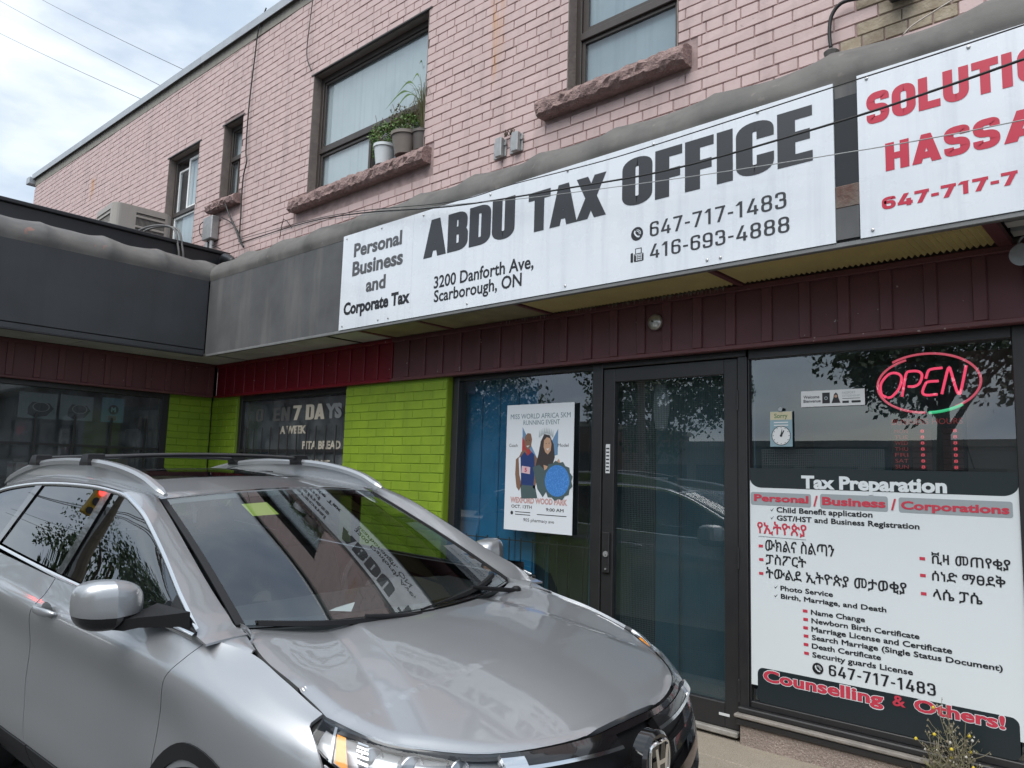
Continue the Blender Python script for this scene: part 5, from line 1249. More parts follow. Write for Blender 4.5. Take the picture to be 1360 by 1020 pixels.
pot('potted_plant', 'olive bushy plant in a grey brown pot between the white pot and the dark pot', -4.74, .0, SZ + .01, .135, .095, .21, mat('greybrown_pot', (.20, .17, .15), .6, noise=(9, .5)), dullbush)
pot('potted_plant', 'tall dry grassy plant in a small dark pot at the window corner', -4.555, .045, SZ + .02, .095, .075, .19, mat('dark_pot', (.09, .075, .07), .5, noise=(9, .5)), grassy)

# roadside weed by the base of the large window
wd = thing('weed', 'dry straggly weed with yellow flower heads growing at the foot of the large window', 'weed', (-.28, -.13, 0))
rg = random.Random(21); mb = MB(); hd = MB(); sf = MB(); lv = MB(); heads = []
for k in range(24):
    a = rg.uniform(0, 6.3); bx = rg.uniform(-.10, .10); H_ = rg.uniform(.22, .42); sp = rg.uniform(.0, .13)
    top = Vector((bx + sp * cos(a), sp * .5 * sin(a), H_)); P_ = catmull([(bx * .4, 0, 0), (bx * .8, sp * .2 * sin(a), H_ * .5), top], 5); mb.tube(P_, .0028, 4, r_end=.0012); heads.append(top)
    for j in range(6):
        i = rg.randrange(3, len(P_)); b0 = P_[i]; d = Vector((rg.uniform(-1, 1), rg.uniform(-.6, .6), rg.uniform(.3, 1))).normalized() * rg.uniform(.03, .08); mb.tube([b0, b0 + d * .6, b0 + d + Vector((0, 0, .01))], .0014, 3); heads.append(b0 + d)
for i, p in enumerate(heads):
    q = (.0035 if i % 3 else .006) * rg.uniform(.7, 1.2); tgt = sf if i % 7 == 1 else hd
    if i % 19 == 4: tgt = lv; q = .008
    tgt.lathe([(q * .3, -q), (q, -q * .3), (q * .9, q * .4), (q * .3, q)], p, 7)
mb.build('stems', mat('weed_stem', (.22, .20, .13), .8), wd, kind='stuff'); hd.build('dry_heads', mat('weed_head', (.20, .17, .12), .9), wd, kind='stuff'); sf.build('seed_fluff', mat('weed_fluff', (.5, .48, .44), .9), wd, kind='stuff'); lv.build('flower_heads', mat('weed_flower', (.60, .46, .03), .6), wd)
mb = MB(); leafcloud(mb, (0, 0, .10), .17, .09, 420, .045, .006, 31); leafcloud(mb, (0, 0, .24), .14, .12, 160, .022, .003, 33); mb.build('leaves', mat('weed_leaf', (.13, .13, .06), .8, noise=(30, .7, (.20, .17, .10))), wd, kind='stuff')

# ================================================================ the silver SUV
def _flake(N, L, geo, cur, mixc, noise_n, ramp, times):
    return mixc(times(ramp(noise_n(900, 1), .4, .7), .25), cur, (.52, .54, .56))
M_paint = mat('silver_paint', (.40, .413, .43), .36, metal=.70, coat=1.0, extra=_flake)
M_trim = mat('black_trim', (.009, .009, .010), .5, spec=.3)
M_gloss = mat('gloss_black', (.008, .008, .009), .12, coat=.8)
M_chrome = mat('chrome', (.78, .79, .80), .12, metal=1.0)
M_railm = mat('rail_silver', (.40, .415, .43), .35, metal=.7, coat=.6)
M_cgw = glass_mat('windscreen_glass', (.66, .73, .73), 2.1)
M_cgs = glass_mat('tinted_side_glass', (.14, .15, .155), 2.3)
M_cgf = glass_mat('front_side_glass', (.5, .56, .55), 2.3)
M_roofg = mat('sunroof_glass', (.010, .010, .012), .06, coat=1.0)
M_seat = mat('dark_upholstery', (.03, .03, .032), .8); M_dash = mat('dashboard', (.022, .022, .024), .6)
M_amber = mat('amber_reflector', (.85, .30, .02), .25, coat=.8, emit=((1.0, .32, .01), .06)); M_lampglass = glass_mat('headlamp_glass', (.93, .95, .96), 1.45)  # amber reflector has a faint glow added, no lamp behind it
M_lampin = mat('headlamp_reflector', (.42, .43, .45), .25, metal=.7)
M_tyre = mat('tyre_rubber', (.02, .02, .02), .85); M_rim = mat('alloy', (.45, .46, .47), .3, metal=.8)

car = thing('parked_suv', 'silver compact SUV with roof cross bars parked in front of the shop', 'car', (-1.656, -2.230, -.124), rot=(atan(.032), -atan(.0127), radians(.4)))
# body outline stations from the tail round the corner to the nose; rows: sill .. belt / hood edge   (x, y, z)
ST = [
 [(-3.66, 0, .30), (-3.72, 0, .45), (-3.74, 0, .62), (-3.72, 0, .85), (-3.69, 0, 1.0), (-3.67, 0, 1.1), (-3.62, 0, 1.18)],
 [(-3.58, .52, .30), (-3.64, .54, .45), (-3.66, .55, .62), (-3.65, .55, .85), (-3.62, .54, 1.0), (-3.60, .53, 1.1), (-3.56, .50, 1.18)],
 [(-3.40, .78, .30), (-3.44, .82, .45), (-3.46, .84, .62), (-3.45, .84, .85), (-3.43, .83, 1.02), (-3.41, .80, 1.13), (-3.38, .76, 1.22)],
 [(-3.05, .84, .30), (-3.05, .90, .45), (-3.05, .915, .62), (-3.05, .92, .85), (-3.05, .915, 1.05), (-3.05, .885, 1.15), (-3.05, .85, 1.24)],
 [(-2.66, .84, .30), (-2.66, .905, .45), (-2.66, .92, .62), (-2.66, .928, .85), (-2.66, .925, 1.04), (-2.66, .895, 1.14), (-2.66, .86, 1.22)],
 [(-2.1, .84, .28), (-2.1, .90, .42), (-2.1, .903, .62), (-2.1, .898, .85), (-2.1, .927, 1.02), (-2.1, .895, 1.10), (-2.1, .862, 1.185)],
 [(-1.6, .84, .28), (-1.6, .90, .42), (-1.6, .898, .62), (-1.6, .896, .84), (-1.6, .927, 1.00), (-1.6, .896, 1.075), (-1.6, .864, 1.155)],
 [(-1.1, .84, .28), (-1.1, .90, .42), (-1.1, .898, .62), (-1.1, .896, .83), (-1.1, .927, .985), (-1.1, .896, 1.06), (-1.1, .865, 1.13)],
 [(-.6, .84, .28), (-.6, .90, .42), (-.6, .902, .62), (-.6, .898, .82), (-.6, .927, .970), (-.6, .896, 1.045), (-.6, .866, 1.112)],
 [(-.25, .84, .28), (-.25, .90, .42), (-.25, .92, .62), (-.25, .908, .80), (-.25, .926, .955), (-.25, .888, 1.030), (-.22, .842, 1.088)],
 [(.02, .84, .28), (.02, .905, .42), (.02, .928, .60), (.02, .930, .78), (.02, .922, .935), (.02, .874, 1.002), (.02, .778, 1.056)],
 [(.25, .84, .28), (.25, .90, .42), (.25, .925, .60), (.25, .925, .76), (.25, .912, .905), (.25, .862, .965), (.24, .785, 1.010)],
 [(.46, .82, .27), (.46, .87, .42), (.46, .895, .60), (.46, .892, .75), (.46, .872, .865), (.46, .832, .922), (.44, .782, .952)],
 [(.57, .76, .27), (.60, .81, .40), (.61, .825, .57), (.605, .825, .72), (.588, .808, .83), (.568, .780, .892), (.54, .745, .925)],
 [(.70, .68, .27), (.735, .71, .40), (.748, .725, .56), (.740, .725, .70), (.718, .715, .80), (.692, .700, .866), (.66, .683, .898)],
 [(.84, .50, .26), (.89, .515, .38), (.91, .525, .54), (.905, .525, .68), (.885, .522, .78), (.860, .520, .838), (.825, .512, .870)],
 [(.93, .25, .25), (.99, .25, .38), (1.015, .25, .53), (1.008, .25, .66), (.988, .25, .77), (.962, .25, .828), (.928, .245, .860)],
 [(.95, 0, .25), (1.02, 0, .38), (1.045, 0, .52), (1.04, 0, .65), (1.01, 0, .765), (.98, 0, .82), (.935, 0, .860)],
]
NS, NV = len(ST), 7
def cr1(p0, p1, p2, p3, t): return .5 * ((2 * p1) + (p2 - p0) * t + (2 * p0 - 5 * p1 + 4 * p2 - p3) * t * t + (3 * p1 - p0 - 3 * p2 + p3) * t ** 3)
STV = [[Vector(p) for p in row] for row in ST]
def _cr(get, n, f, mirror_hi=False):
    f = max(0.0, min(n - 1 - 1e-9, f)); i = int(f); t = f - i
    p1 = get(i); p2 = get(i + 1); p0 = get(i - 1) if i > 0 else p1 * 2 - p2; p3 = get(i + 2) if i + 2 < n else p2 * 2 - p1
    return cr1(p0, p1, p2, p3, t)
def body(u, v):
    """u station (0 tail .. NS-1 nose), v row (0 sill .. 6 belt)"""
    def col(i):
        return _cr(lambda k: STV[i][k], NV, v)
    def get(i):
        if i < 0: q = col(-i); return Vector((q.x, -q.y, q.z))
        if i > NS - 1: q = col(2 * (NS - 1) - i); return Vector((q.x, -q.y, q.z))
        return col(i)
    f = max(0.0, min(NS - 1 - 1e-9, u)); i = int(f); t = f - i
    return cr1(get(i - 1), get(i), get(i + 1), get(i + 2), t)
def u_at(x, v):
    a, b = 2.0, 14.0
    for _ in range(26):
        m = (a + b) / 2
        if body(m, v).x < x: a = m
        else: b = m
    return (a + b) / 2
def v_at(u, z):
    a, b = 0.0, 6.0
    for _ in range(22):
        m = (a + b) / 2
        if body(u, m).z < z: a = m
        else: b = m
    return (a + b) / 2
def sheet(fn, nu, nv, nm, m_, parent, side=1, lip=.012, off=0.0, smooth=True, lips=True, ext=None):
    """surface patch fn(s,t)->Vector with its rim turned inwards; side=-1 mirrors it"""
    P = [[Vector(fn(i / nu, j / nv)) for j in range(nv + 1)] for i in range(nu + 1)]
    Nn = []
    for i in range(nu + 1):
        row = []
        for j in range(nv + 1):
            a = P[min(i + 1, nu)][j] - P[max(i - 1, 0)][j]; b = P[i][min(j + 1, nv)] - P[i][max(j - 1, 0)]
            n = a.cross(b); row.append(n.normalized() if n.length > 1e-12 else Vector((0, 0, 1)))
        Nn.append(row)
    c = sum((P[i][j] for i in range(0, nu + 1) for j in range(0, nv + 1)), Vector()) / ((nu + 1) * (nv + 1))
    cn = Nn[nu // 2][nv // 2]; o = P[nu // 2][nv // 2] - Vector((-1.3, 0, .75))
    sg = 1 if cn.dot(o) > 0 else -1
    V = [P[i][j] + Nn[i][j] * sg * off for i in range(nu + 1) for j in range(nv + 1)]
    F = []; W = nv + 1
    for i in range(nu):
        for j in range(nv):
            q = (i * W + j, (i + 1) * W + j, (i + 1) * W + j + 1, i * W + j + 1); F.append(q if sg > 0 else q[::-1])
    if lips:
        rim = [(i, 0) for i in range(nu)] + [(nu, j) for j in range(nv)] + [(i, nv) for i in range(nu, 0, -1)] + [(0, j) for j in range(nv, 0, -1)]
        base = len(V)
        for (i, j) in rim: V.append(P[i][j] + Nn[i][j] * sg * (off - lip))
        n = len(rim)
        for k in range(n):
            a = rim[k][0] * W + rim[k][1]; b = rim[(k + 1) % n][0] * W + rim[(k + 1) % n][1]
            q = (a, base + k, base + (k + 1) % n, b); F.append(q if sg > 0 else q[::-1])
    if side < 0: V = [Vector((p.x, -p.y, p.z)) for p in V]; F = [f[::-1] for f in F]
    me = bpy.data.meshes.new(nm); me.from_pydata([tuple(p) for p in V], [], F); me.materials.append(m_)
    me.polygons.foreach_set('use_smooth', [True] * len(me.polygons)); me.update()
    o = bpy.data.objects.new(nm, me); COL.objects.link(o); o.parent = parent
    autosmooth(o, 32)
    return o
def lerp(a, b, t): return a + (b - a) * t
def interp(tab, x):
    if x <= tab[0][0]: return tab[0][1]
    for (a, va), (b, vb) in zip(tab[:-1], tab[1:]):
        if x <= b: return va + (vb - va) * (x - a) / (b - a)
    return tab[-1][1]
G = .0035  # half panel gap
# gap lines as x(z) tables
GAP_F = [(.30, -.40), (.45, -.38), (.66, -.345), (.80, -.325), (.96, -.25), (1.05, -.17), (1.10, -.13)]
GAP_M = [(.30, -1.60), (.45, -1.67), (.69, -1.705), (.90, -1.66), (1.00, -1.60), (1.10, -1.52), (1.16, -1.50)]
GAP_R = [(.30, -2.20), (.55, -2.24), (.75, -2.36), (.95, -2.58), (1.10, -2.68), (1.22, -2.72)]
def xg(tab, v, guess):
    x = guess
    for _ in range(4): z = body(u_at(x, v), v).z; x = interp(tab, z)
    return x
for side in (-1, 1):
    # precompute gap u for rows
    rows = [k * .25 for k in range(25)]
    gf = {v: u_at(xg(GAP_F, v, -.3), v) for v in rows}; gm_ = {v: u_at(xg(GAP_M, v, -1.6), v) for v in rows}; gr = {v: u_at(xg(GAP_R, v, -2.4), v) for v in rows}
    def gu(d, v):
        k = min(int(v / .25), 23); a, b = k * .25, (k + 1) * .25; return lerp(d[a], d[b], (v - a) / .25)
    du = G / .45
    vlow = 1.0
    door_f = sheet(lambda s, t: body(lerp(gu(gm_, vlow + t * (6 - vlow)) + du, gu(gf, vlow + t * (6 - vlow)) - du, s), vlow + t * (6 - vlow)), 26, 26, 'front_door', M_paint, car, side)
    door_r = sheet(lambda s, t: body(lerp(gu(gr, vlow + t * (6 - vlow)) + du, gu(gm_, vlow + t * (6 - vlow)) - du, s), vlow + t * (6 - vlow)), 20, 26, 'rear_door', M_paint, car, side)
    # fender: columns from the door gap forwards; lower edge follows the wheel arch
    AR = .415
    def arch_z(x, cx0):
        d = abs(x - cx0); return .34 + sqrt(max(0.0, AR * AR - d * d)) if d < AR else 0
    ue = u_at(.435, 5.5)
    def fender(s, t):
        v6 = 6.0
        u0 = u_at(lerp(-.32, .50, s), 3.0)
        x = body(u0, 3).x; zl = max(.40, arch_z(x, 0.0))
        v0 = v_at(u0, zl); v = lerp(v0, v6, t)
        ua = gu(gf, v) + du; ub = lerp(u_at(.60, v), u_at(.435, v), max(0, min(1, (v - 2.8) / 2.4)))
        return body(lerp(ua, ub, s), v)
    sheet(fender, 34, 30, 'fender', M_paint, car, side)
    def quarter(s, t):
        u0 = u_at(lerp(-3.42, -2.45, s), 3.0) if s > 0 else 2.0
        x = body(u0, 3).x; zl = max(.42, arch_z(x, -2.66)); v0 = v_at(u0, zl); v = lerp(v0, 6.0, t)
        return body(lerp(.0, gu(gr, v) - du, s), v)
    sheet(quarter, 34, 20, 'quarter_panel', M_paint, car, side)
    # nose below the headlamp
    def vhl(u): return interp([(12.0, 4.75), (12.4, 4.35), (13.2, 3.9), (14.0, 3.75), (15, 3.75), (16, 3.8)], u)
    def bumper(s, t):
        v = 0; u0 = lerp(12.75, 15.35, s); vt = vhl(u0) - .06; v = lerp(0.3, vt, t)
        ua = lerp(u_at(.61, v), u_at(.445, v), max(0, min(1, (v - 2.8) / 2.4))); return body(lerp(ua, 15.35 - .25 * max(0, (3.4 - v)), s), v)
    sheet(bumper, 26, 22, 'front_bumper', M_paint, car, side)
    # headlamp: dark bowl, chrome elements, amber reflector, clear cover
    def hl(s, t, off=0.0):
        u = lerp(12.03, 15.32, s); v = lerp(vhl(u), 5.97, t)
        ua = lerp(12.0, u, 1)
        return body(u, v)
    bowl = sheet(lambda s, t: hl(s, t), 30, 10, 'headlight', mat('headlamp_bowl', (.52, .53, .55), .30, metal=.35), car, side, off=-.055, lips=False)
    sheet(lambda s, t: hl(s, t), 34, 12, 'lamp_cover', M_lampglass, bowl, side, off=.001, lip=.004)
    sheet(lambda s, t: hl(lerp(.0, 1, s), lerp(.93, 1.0, t)), 30, 2, 'gap_shade_brow', M_gloss, bowl, side, off=-.012, lip=.02)  # black strip painted in for the shaded gap under the hood edge
    def amb(s, t): return hl(lerp(.155 + .05 * (1 - t), .235 + .055 * (1 - t), s), lerp(.05, .74, t))
    sheet(amb, 4, 8, 'amber_reflector', M_amber, bowl, side, off=-.010, lip=.01)
    sheet(lambda s, t: hl(lerp(.11 + .05 * (1 - t), .135 + .05 * (1 - t), s), lerp(.0, .93, t)), 2, 8, 'lamp_bezel', M_lampin, bowl, side, off=-.008, lip=.02)
    for k in range(5): sheet(lambda s, t: hl(lerp(.32, .40, s), .30 + k * .125 + .05 * t), 3, 1, 'reflector_step', M_chrome, bowl, side, off=-.022 + .0, lip=.012)
    for (cs, ct, r0) in ((.47, .34, .036), (.66, .34, .037), (.82, .38, .032)):
        c_ = hl(cs, ct); n_ = Vector((.86, .50 - .35 * cs, .06)).normalized(); q_ = n_.to_track_quat('Z', 'X')
        mb = MB(); mb.lathe([(r0 * .9, -.03), (r0, .0), (r0 * .92, .003), (r0 * .84, -.012), (r0 * .6, -.010), (.002, .000)], (0, 0, 0), 20)
        mb.v = [tuple((lambda w: (w.x, w.y * side, w.z))(q_ @ Vector(v) + c_ - n_ * .060)) for v in mb.v]
        mb.build('lamp_projector', M_lampin, bowl, smooth='auto')
    # side cladding strip
    sheet(lambda s, t: body(lerp(gu(gm_, .5) - 0, gu(gf, .5), s), lerp(0, .98, t)), 16, 5, 'sill_cladding', M_trim, car, side, off=.006)
    sheet(lambda s, t: body(lerp(gu(gr, .5), gu(gm_, .5) - .02, s), lerp(0, .98, t)), 12, 5, 'sill_cladding', M_trim, car, side, off=.006)
    for cx0 in (0.0, -2.66):
        def archtrim(s, t):
            a = radians(lerp(-8, 188, s)); r = lerp(AR - .005, AR + .045, t); x = cx0 + r * cos(a); z = max(.27, .34 + r * sin(a)); u = u_at(max(-3.4, min(.62, x)), 2.0)
            return body(u, v_at(u, z))
        sheet(archtrim, 30, 3, 'arch_trim', M_trim, car, side, off=.006, lip=.03)
# dark inner shell right under the skin, its black is the shade of the panel gaps
for side in (-1, 1):
    def shell(s, t): 
        p = body(lerp(0, NS - 1.001, s), 6 * t); return p
    def vv(s, t):
        u = lerp(0, 12.0, s); x = body(u, 3).x; z0 = max(arch_z(x, 0.0), arch_z(x, -2.66), .28) + .012; v0 = v_at(u, z0) if z0 > .29 else 0; return body(u, lerp(v0, 6, t))
    sheet(vv, 90, 12, 'inner_shell', M_trim, car, side, off=-.016, lips=False)
# ---- hood
HG = [(-.19, .690, 1.092), (-.07, .725, 1.080), (.02, .752, 1.058), (.12, .768, 1.034), (.24, .775, 1.008), (.36, .778, .975), (.44, .772, .950)]
HE = [(.44, .774, .950), (.54, .738, .923), (.66, .676, .896), (.825, .504, .868), (.928, .240, .860), (.945, 0, .861)]
HGc = catmull(HG, 6); HEc = catmull(HE, 6)
def zc(x): return interp([(-.2, 1.075), (0, 1.078), (.15, 1.062), (.3, 1.036), (.45, 1.006), (.6, .970), (.75, .928), (.86, .890), (.95, .860)], x)
def zc_s(x): return (zc(x - .06) + zc(x) + zc(x + .06)) / 3
def hood_edge_y(x):
    for a, b in zip((HGc + HEc)[:-1], (HGc + HEc)[1:]):
        if a.x <= x <= b.x and b.x > a.x: t = (x - a.x) / (b.x - a.x); return lerp(a.y, b.y, t), lerp(a.z, b.z, t)
    return (.70, 1.085) if x < 0 else (0.0, .861)
def sstep(a, b, x): t = max(0, min(1, (x - a) / (b - a))); return t * t * (3 - 2 * t)
def hood_z(x, y):
    ye, ze = hood_edge_y(max(-.159, min(.934, x))); ya = abs(y); q = min(1, ya / max(ye, .05))
    z = lerp(zc_s(x), ze, q ** 2.4 if x < .5 else q ** 2)
    yc = interp([(-.2, .27), (0, .33), (.4, .46), (.75, .60)], x)
    am = interp([(-.3, .015), (0, .018), (.35, .018), (.60, .008), (.74, 0)], x)
    d = ya - yc
    if d > -.008:
        dd = d + .008
        f_ = (dd * dd / .032 if dd < .016 else dd - .008) / .11
        if d > .11: f_ = min(f_, 1.0); f_ = 1 - sstep(.11, max(.26, ye - yc), d)
        z -= am * min(f_, 1.0)
    # nose roll-off and side roll-off
    fx = sstep(.0, .06, max(0.0, ye - ya)); return z - .010 * (1 - fx) * (1 if x > .3 else .3)
COWL = lambda y: .020 - .225 * (abs(y) / .74) ** 2
def hood(s, t):
    y = lerp(-1, 1, t)
    # s along the length; the far outline is the hood edge curve
    ang = abs(y)
    # outline point for this lane
    tot = HEc; 
    # lanes fan out: at the rear y*0.735, at the front onto the edge curve by arc fraction
    f = (1 - ang) ; i = f * (len(HEc) - 1); k = min(int(i), len(HEc) - 2); pe = HEc[k].lerp(HEc[k + 1], i - k)
    x0 = COWL(y * .735); 
    # side lanes follow the gap curve
    yy0 = .725 * ang; xe, ye = pe.x - .004, pe.y - .004
    x = lerp(x0, xe, s)
    ygap = hood_edge_y(min(.44, max(-.15, x)))[0]
    lane = ang ** 1.0
    wide = lerp(yy0, ye, s ** 1.0)
    side_follow = ang ** 8
    yv = lerp(wide, min(ygap, 1) - .004 if x < .44 else ye, side_follow * (1 - s ** 3))
    yv = yv * (1 if y >= 0 else -1)
    return Vector((x, yv, hood_z(x, yv)))
hd_ = sheet(hood, 80, 180, 'hood', M_paint, car, 1, lip=.02)
mb = MB(); mb.grid(lambda s, t: (lambda p: (p.x - .01, p.y * .985, p.z - .030))(hood(lerp(-.02, 1.0, s), t)), 20, 20); mb.build('hood_underside', M_trim, car)
# cowl panel
mb = MB(); mb.grid(lambda s, t: (lambda y: (lerp(COWL(y) + .01, COWL(y) - .12, s), y, lerp(1.030, 1.060 - .01 * (1 - (y / .74) ** 2), s)))(lerp(-.73, .73, t)), 4, 24); mb.build('cowl', M_trim, car, smooth=True)
# ---- glasshouse outlines (y positive half)
WS = [(-1.10, .585, 1.500), (-.86, .618, 1.405), (-.62, .650, 1.302), (-.40, .680, 1.198), (-.19, .705, 1.100)]   # windscreen side edge, roof corner to base
WSc = catmull(WS, 6)
def ws_top(y): q = abs(y) / .585; return Vector((-.965 - .135 * q * q, y, 1.534 - .034 * q * q))
def ws_bot(y): q = abs(y) / .705; return Vector((-.010 - .180 * q * q, y, 1.052 + .048 * q * q))
def screen(s, t):
    a = lerp(-1, 1, t); top = ws_top(a * .585); bot = ws_bot(a * .705)
    i = (1 - s) * 0; p = top.lerp(bot, s)
    e = WSc[min(int(s * (len(WSc) - 1)), len(WSc) - 2)].lerp(WSc[min(int(s * (len(WSc) - 1)) + 1, len(WSc) - 1)], s * (len(WSc) - 1) - int(s * (len(WSc) - 1)) if s < 1 else 1)
    # bulge outwards: cylinder plus slight lengthwise bow
    n = Vector((.42, 0, .907)); b = .012 * sin(pi * s) + .040 * (1 - a * a) * s
    edge_corr = (Vector((e.x, e.y * (1 if a >= 0 else -1), e.z)) - (ws_top(.585 * (1 if a >= 0 else -1)).lerp(ws_bot(.705 * (1 if a >= 0 else -1)), s))) * abs(a) ** 4
    return p + n * b
sheet(screen, 26, 40, 'windscreen', M_cgw, car, 1, lip=.004, off=.0)
sheet(lambda s, t: screen(lerp(-.035, .04, s), t), 3, 30, 'windscreen_seal', M_gloss, car, 1, off=-.005, lip=.006)
sheet(lambda s, t: screen(lerp(.965, 1.01, s), t), 3, 30, 'windscreen_seal', M_gloss, car, 1, off=-.004, lip=.006)
for side in (-1, 1):
    sheet(lambda s, t: screen(s, lerp(.985, 1.004, t)), 26, 3, 'windscreen_seal', M_trim, car, side, off=.004, lip=.010)
# side window outline: top line and belt line (x, y, z)
def side_y(z): return .868 - .172 * max(0, (z - 1.09) / .46) ** .78
TOPL = [(-.17, 1.100), (-.40, 1.190), (-.61, 1.292), (-.78, 1.372), (-.93, 1.438), (-1.08, 1.486), (-1.20, 1.516), (-1.40, 1.535), (-1.63, 1.547), (-2.0, 1.552), (-2.4, 1.545), (-2.8, 1.518), (-3.05, 1.485), (-3.25, 1.44)]
BELT = [(-.16, 1.098), (-.6, 1.118), (-1.1, 1.136), (-1.6, 1.160), (-2.1, 1.190), (-2.66, 1.228), (-3.05, 1.262), (-3.25, 1.30)]
TOPc = catmull([(x, side_y(z), z) for x, z in TOPL], 5); BELc = catmull([(x, side_y(z), z) for x, z in BELT], 6)
def on_curve(C, x):
    for a, b in zip(C[:-1], C[1:]):
        if b.x <= x <= a.x: return a.lerp(b, (a.x - x) / (a.x - b.x))
    return C[0].copy() if x > C[0].x else C[-1].copy()
def sidewin(x, t):
    a = on_curve(BELc, x); b = on_curve(TOPc, x); z = lerp(a.z, b.z, t); return Vector((x, side_y(z) + .006 * sin(pi * t), z))
for side in (-1, 1):
    def xr(xa, xb, slant=0.0): return lambda s, t: sidewin(lerp(xa + slant * t, xb + slant * t * 0, s), t)
    wf = sheet(lambda s, t: sidewin(lerp(lerp(-1.535, -1.36, t), min(-.19, -.19), s), t), 30, 10, 'front_side_window', M_cgf, door_f if False else car, side, off=-.006, lip=.003)
    wr_ = sheet(lambda s, t: sidewin(lerp(lerp(-2.60, -2.30, t), lerp(-1.60, -1.42, t), s), t), 20, 10, 'rear_side_window', M_cgs, car, side, off=-.006, lip=.003)
    wq = sheet(lambda s, t: sidewin(lerp(-3.16, lerp(-2.66, -2.38, t), s), t), 12, 10, 'quarter_window', M_cgs, car, side, off=-.006, lip=.003)
    sheet(lambda s, t: sidewin(lerp(lerp(-1.605, -1.43, t), lerp(-1.530, -1.35, t), s), t), 4, 12, 'pillar_trim', M_gloss, car, side, off=.002, lip=.01)
    sheet(lambda s, t: sidewin(lerp(lerp(-2.67, -2.39, t), lerp(-2.595, -2.29, t), s), t), 4, 12, 'pillar_trim', M_gloss, car, side, off=.002, lip=.01)
    sheet(lambda s, t: sidewin(lerp(-.42, -.17, s), lerp(0, .95, t)), 6, 5, 'mirror_sail', M_trim, car, side, off=.002, lip=.01)
    # chrome surround
    for nm, C, o_ in (('chrome_strip', TOPc, 0), ('chrome_strip', BELc, 1)):
        mb = MB(); P_ = [Vector((p.x, p.y + (.017 if o_ else .004), p.z + (.006 if o_ == 0 else -.004))) for p in C]
        V = []; n_ = len(P_)
        for p in P_:
            if o_ == 0: V += [(p.x, p.y - .002, p.z - .012), (p.x, p.y + .003, p.z - .006), (p.x, p.y + .002, p.z + .008), (p.x, p.y - .008, p.z + .012)]
            else: V += [(p.x, p.y - .003, p.z + .012), (p.x, p.y + .005, p.z + .006), (p.x, p.y + .006, p.z - .008), (p.x, p.y - .001, p.z - .013)]
        F = [(i * 4 + k, (i + 1) * 4 + k, (i + 1) * 4 + k + 1, i * 4 + k + 1) for i in range(n_ - 1) for k in range(3)]
        if side < 0: V = [(a, -b, c) for a, b, c in V]
        mb.add(V, F); mb.build(nm, M_chrome, car, smooth=True)
    # cowl corner between fender top and pillar base
    sheet(lambda s, t: body(u_at(lerp(-.20, .03, s), 6.0), 6.0).lerp((HGc[0].lerp(HGc[12], s) + Vector((-.0, .004, .002))), t) + Vector((0, .004, .012)) * .3 * sin(pi * t), 8, 6, 'cowl_corner', M_paint, car, side, lip=.006)
    # A pillar and cant rail: strip between screen edge and chrome line, then up to the roof side
    def cant(s, t):
        x = lerp(-.10, -3.3, s)
        lo = on_curve(TOPc, min(-.161, x)); lo = Vector((x, lo.y + .004 * (1 - min(1, (-.13 - x) / .15)), lo.z + lerp(-.022, .016, min(1, (-.10 - x) / .18))))
        if x > -1.10:
            k = max(0, min(1, (-.19 - x) / .91)); i = (1 - k) * (len(WSc) - 1); j = min(int(i), len(WSc) - 2); hi = WSc[j].lerp(WSc[j + 1], i - j); hi = Vector((max(x, -1.10), hi.y + .012, hi.z + lerp(-.010, .004, min(1, (-.13 - x) / .1))))
        else: hi = Vector((x, lerp(.597, .585, min(1, (-1.1 - x) / .3)), roof_z_(x, .585)))
        m_ = lo.lerp(hi, t); out = Vector((0, .55, .83)); bul = lerp(.003, .014, min(1, max(0, (-.8 - x) / .4)))
        return m_ + out * bul * sin(pi * t)
    def roof_z_(x, y):
        c = interp([(-3.45, 1.45), (-3.2, 1.53), (-2.9, 1.592), (-2.6, 1.622), (-2.3, 1.634), (-2.0, 1.630), (-1.7, 1.612), (-1.45, 1.588), (-1.25, 1.564), (-1.08, 1.543), (-.98, 1.530)], x)
        return c - .030 * (abs(y) / .585) ** 2.2
    sheet(cant, 90, 8, 'roof_side', M_paint, car, side, lip=.008)
def rz(x, y):
    c = (roof_z_(x - .08, y) + roof_z_(x, y) * 2 + roof_z_(x + .08, y)) / 4 if x < -1.1 else roof_z_(x, y)
    return c
def roof(s, t):
    y = lerp(-.585, .585, t); xf = ws_top(y).x - .008; x = lerp(xf, -3.35, s); return Vector((x, y, rz(x, y) if s > .03 else lerp(ws_top(y).z + .004, rz(x, y), s / .03)))
rf = sheet(roof, 60, 24, 'roof', M_paint, car, 1, lip=.01)
def sunroof(s, t):
    x = lerp(-1.50, -2.28, s); y = lerp(-.42, .42, t); 
    return Vector((x - .03 * (abs(y) / .42) ** 4 * (1 if s < .5 else -1), y, rz(x, y)))
sheet(sunroof, 14, 14, 'sunroof', M_roofg, car, 1, off=.004, lip=.006)
# tailgate glass and rear end
mb = MB(); mb.grid(lambda s, t: (lambda y: (lerp(-3.36, -3.64, s) + .10 * (abs(y) / .6) ** 3, y * lerp(1.0, 1.32, s), lerp(1.455, 1.19, s)))(lerp(-.575, .575, t)), 6, 16); mb.build('rear_window', M_cgs, car, smooth=True)
for side in (-1, 1):
    mb = MB(); mb.add([(-3.25, side * .76, 1.44), (-3.28, side * .60, 1.49), (-3.36, side * .575, 1.455), (-3.58, side * .74, 1.19), (-3.40, side * .79, 1.22), (-3.1, side * .85, 1.26)], [(0, 1, 2, 3, 4, 5)]); mb.build('rear_pillar', M_paint, car)
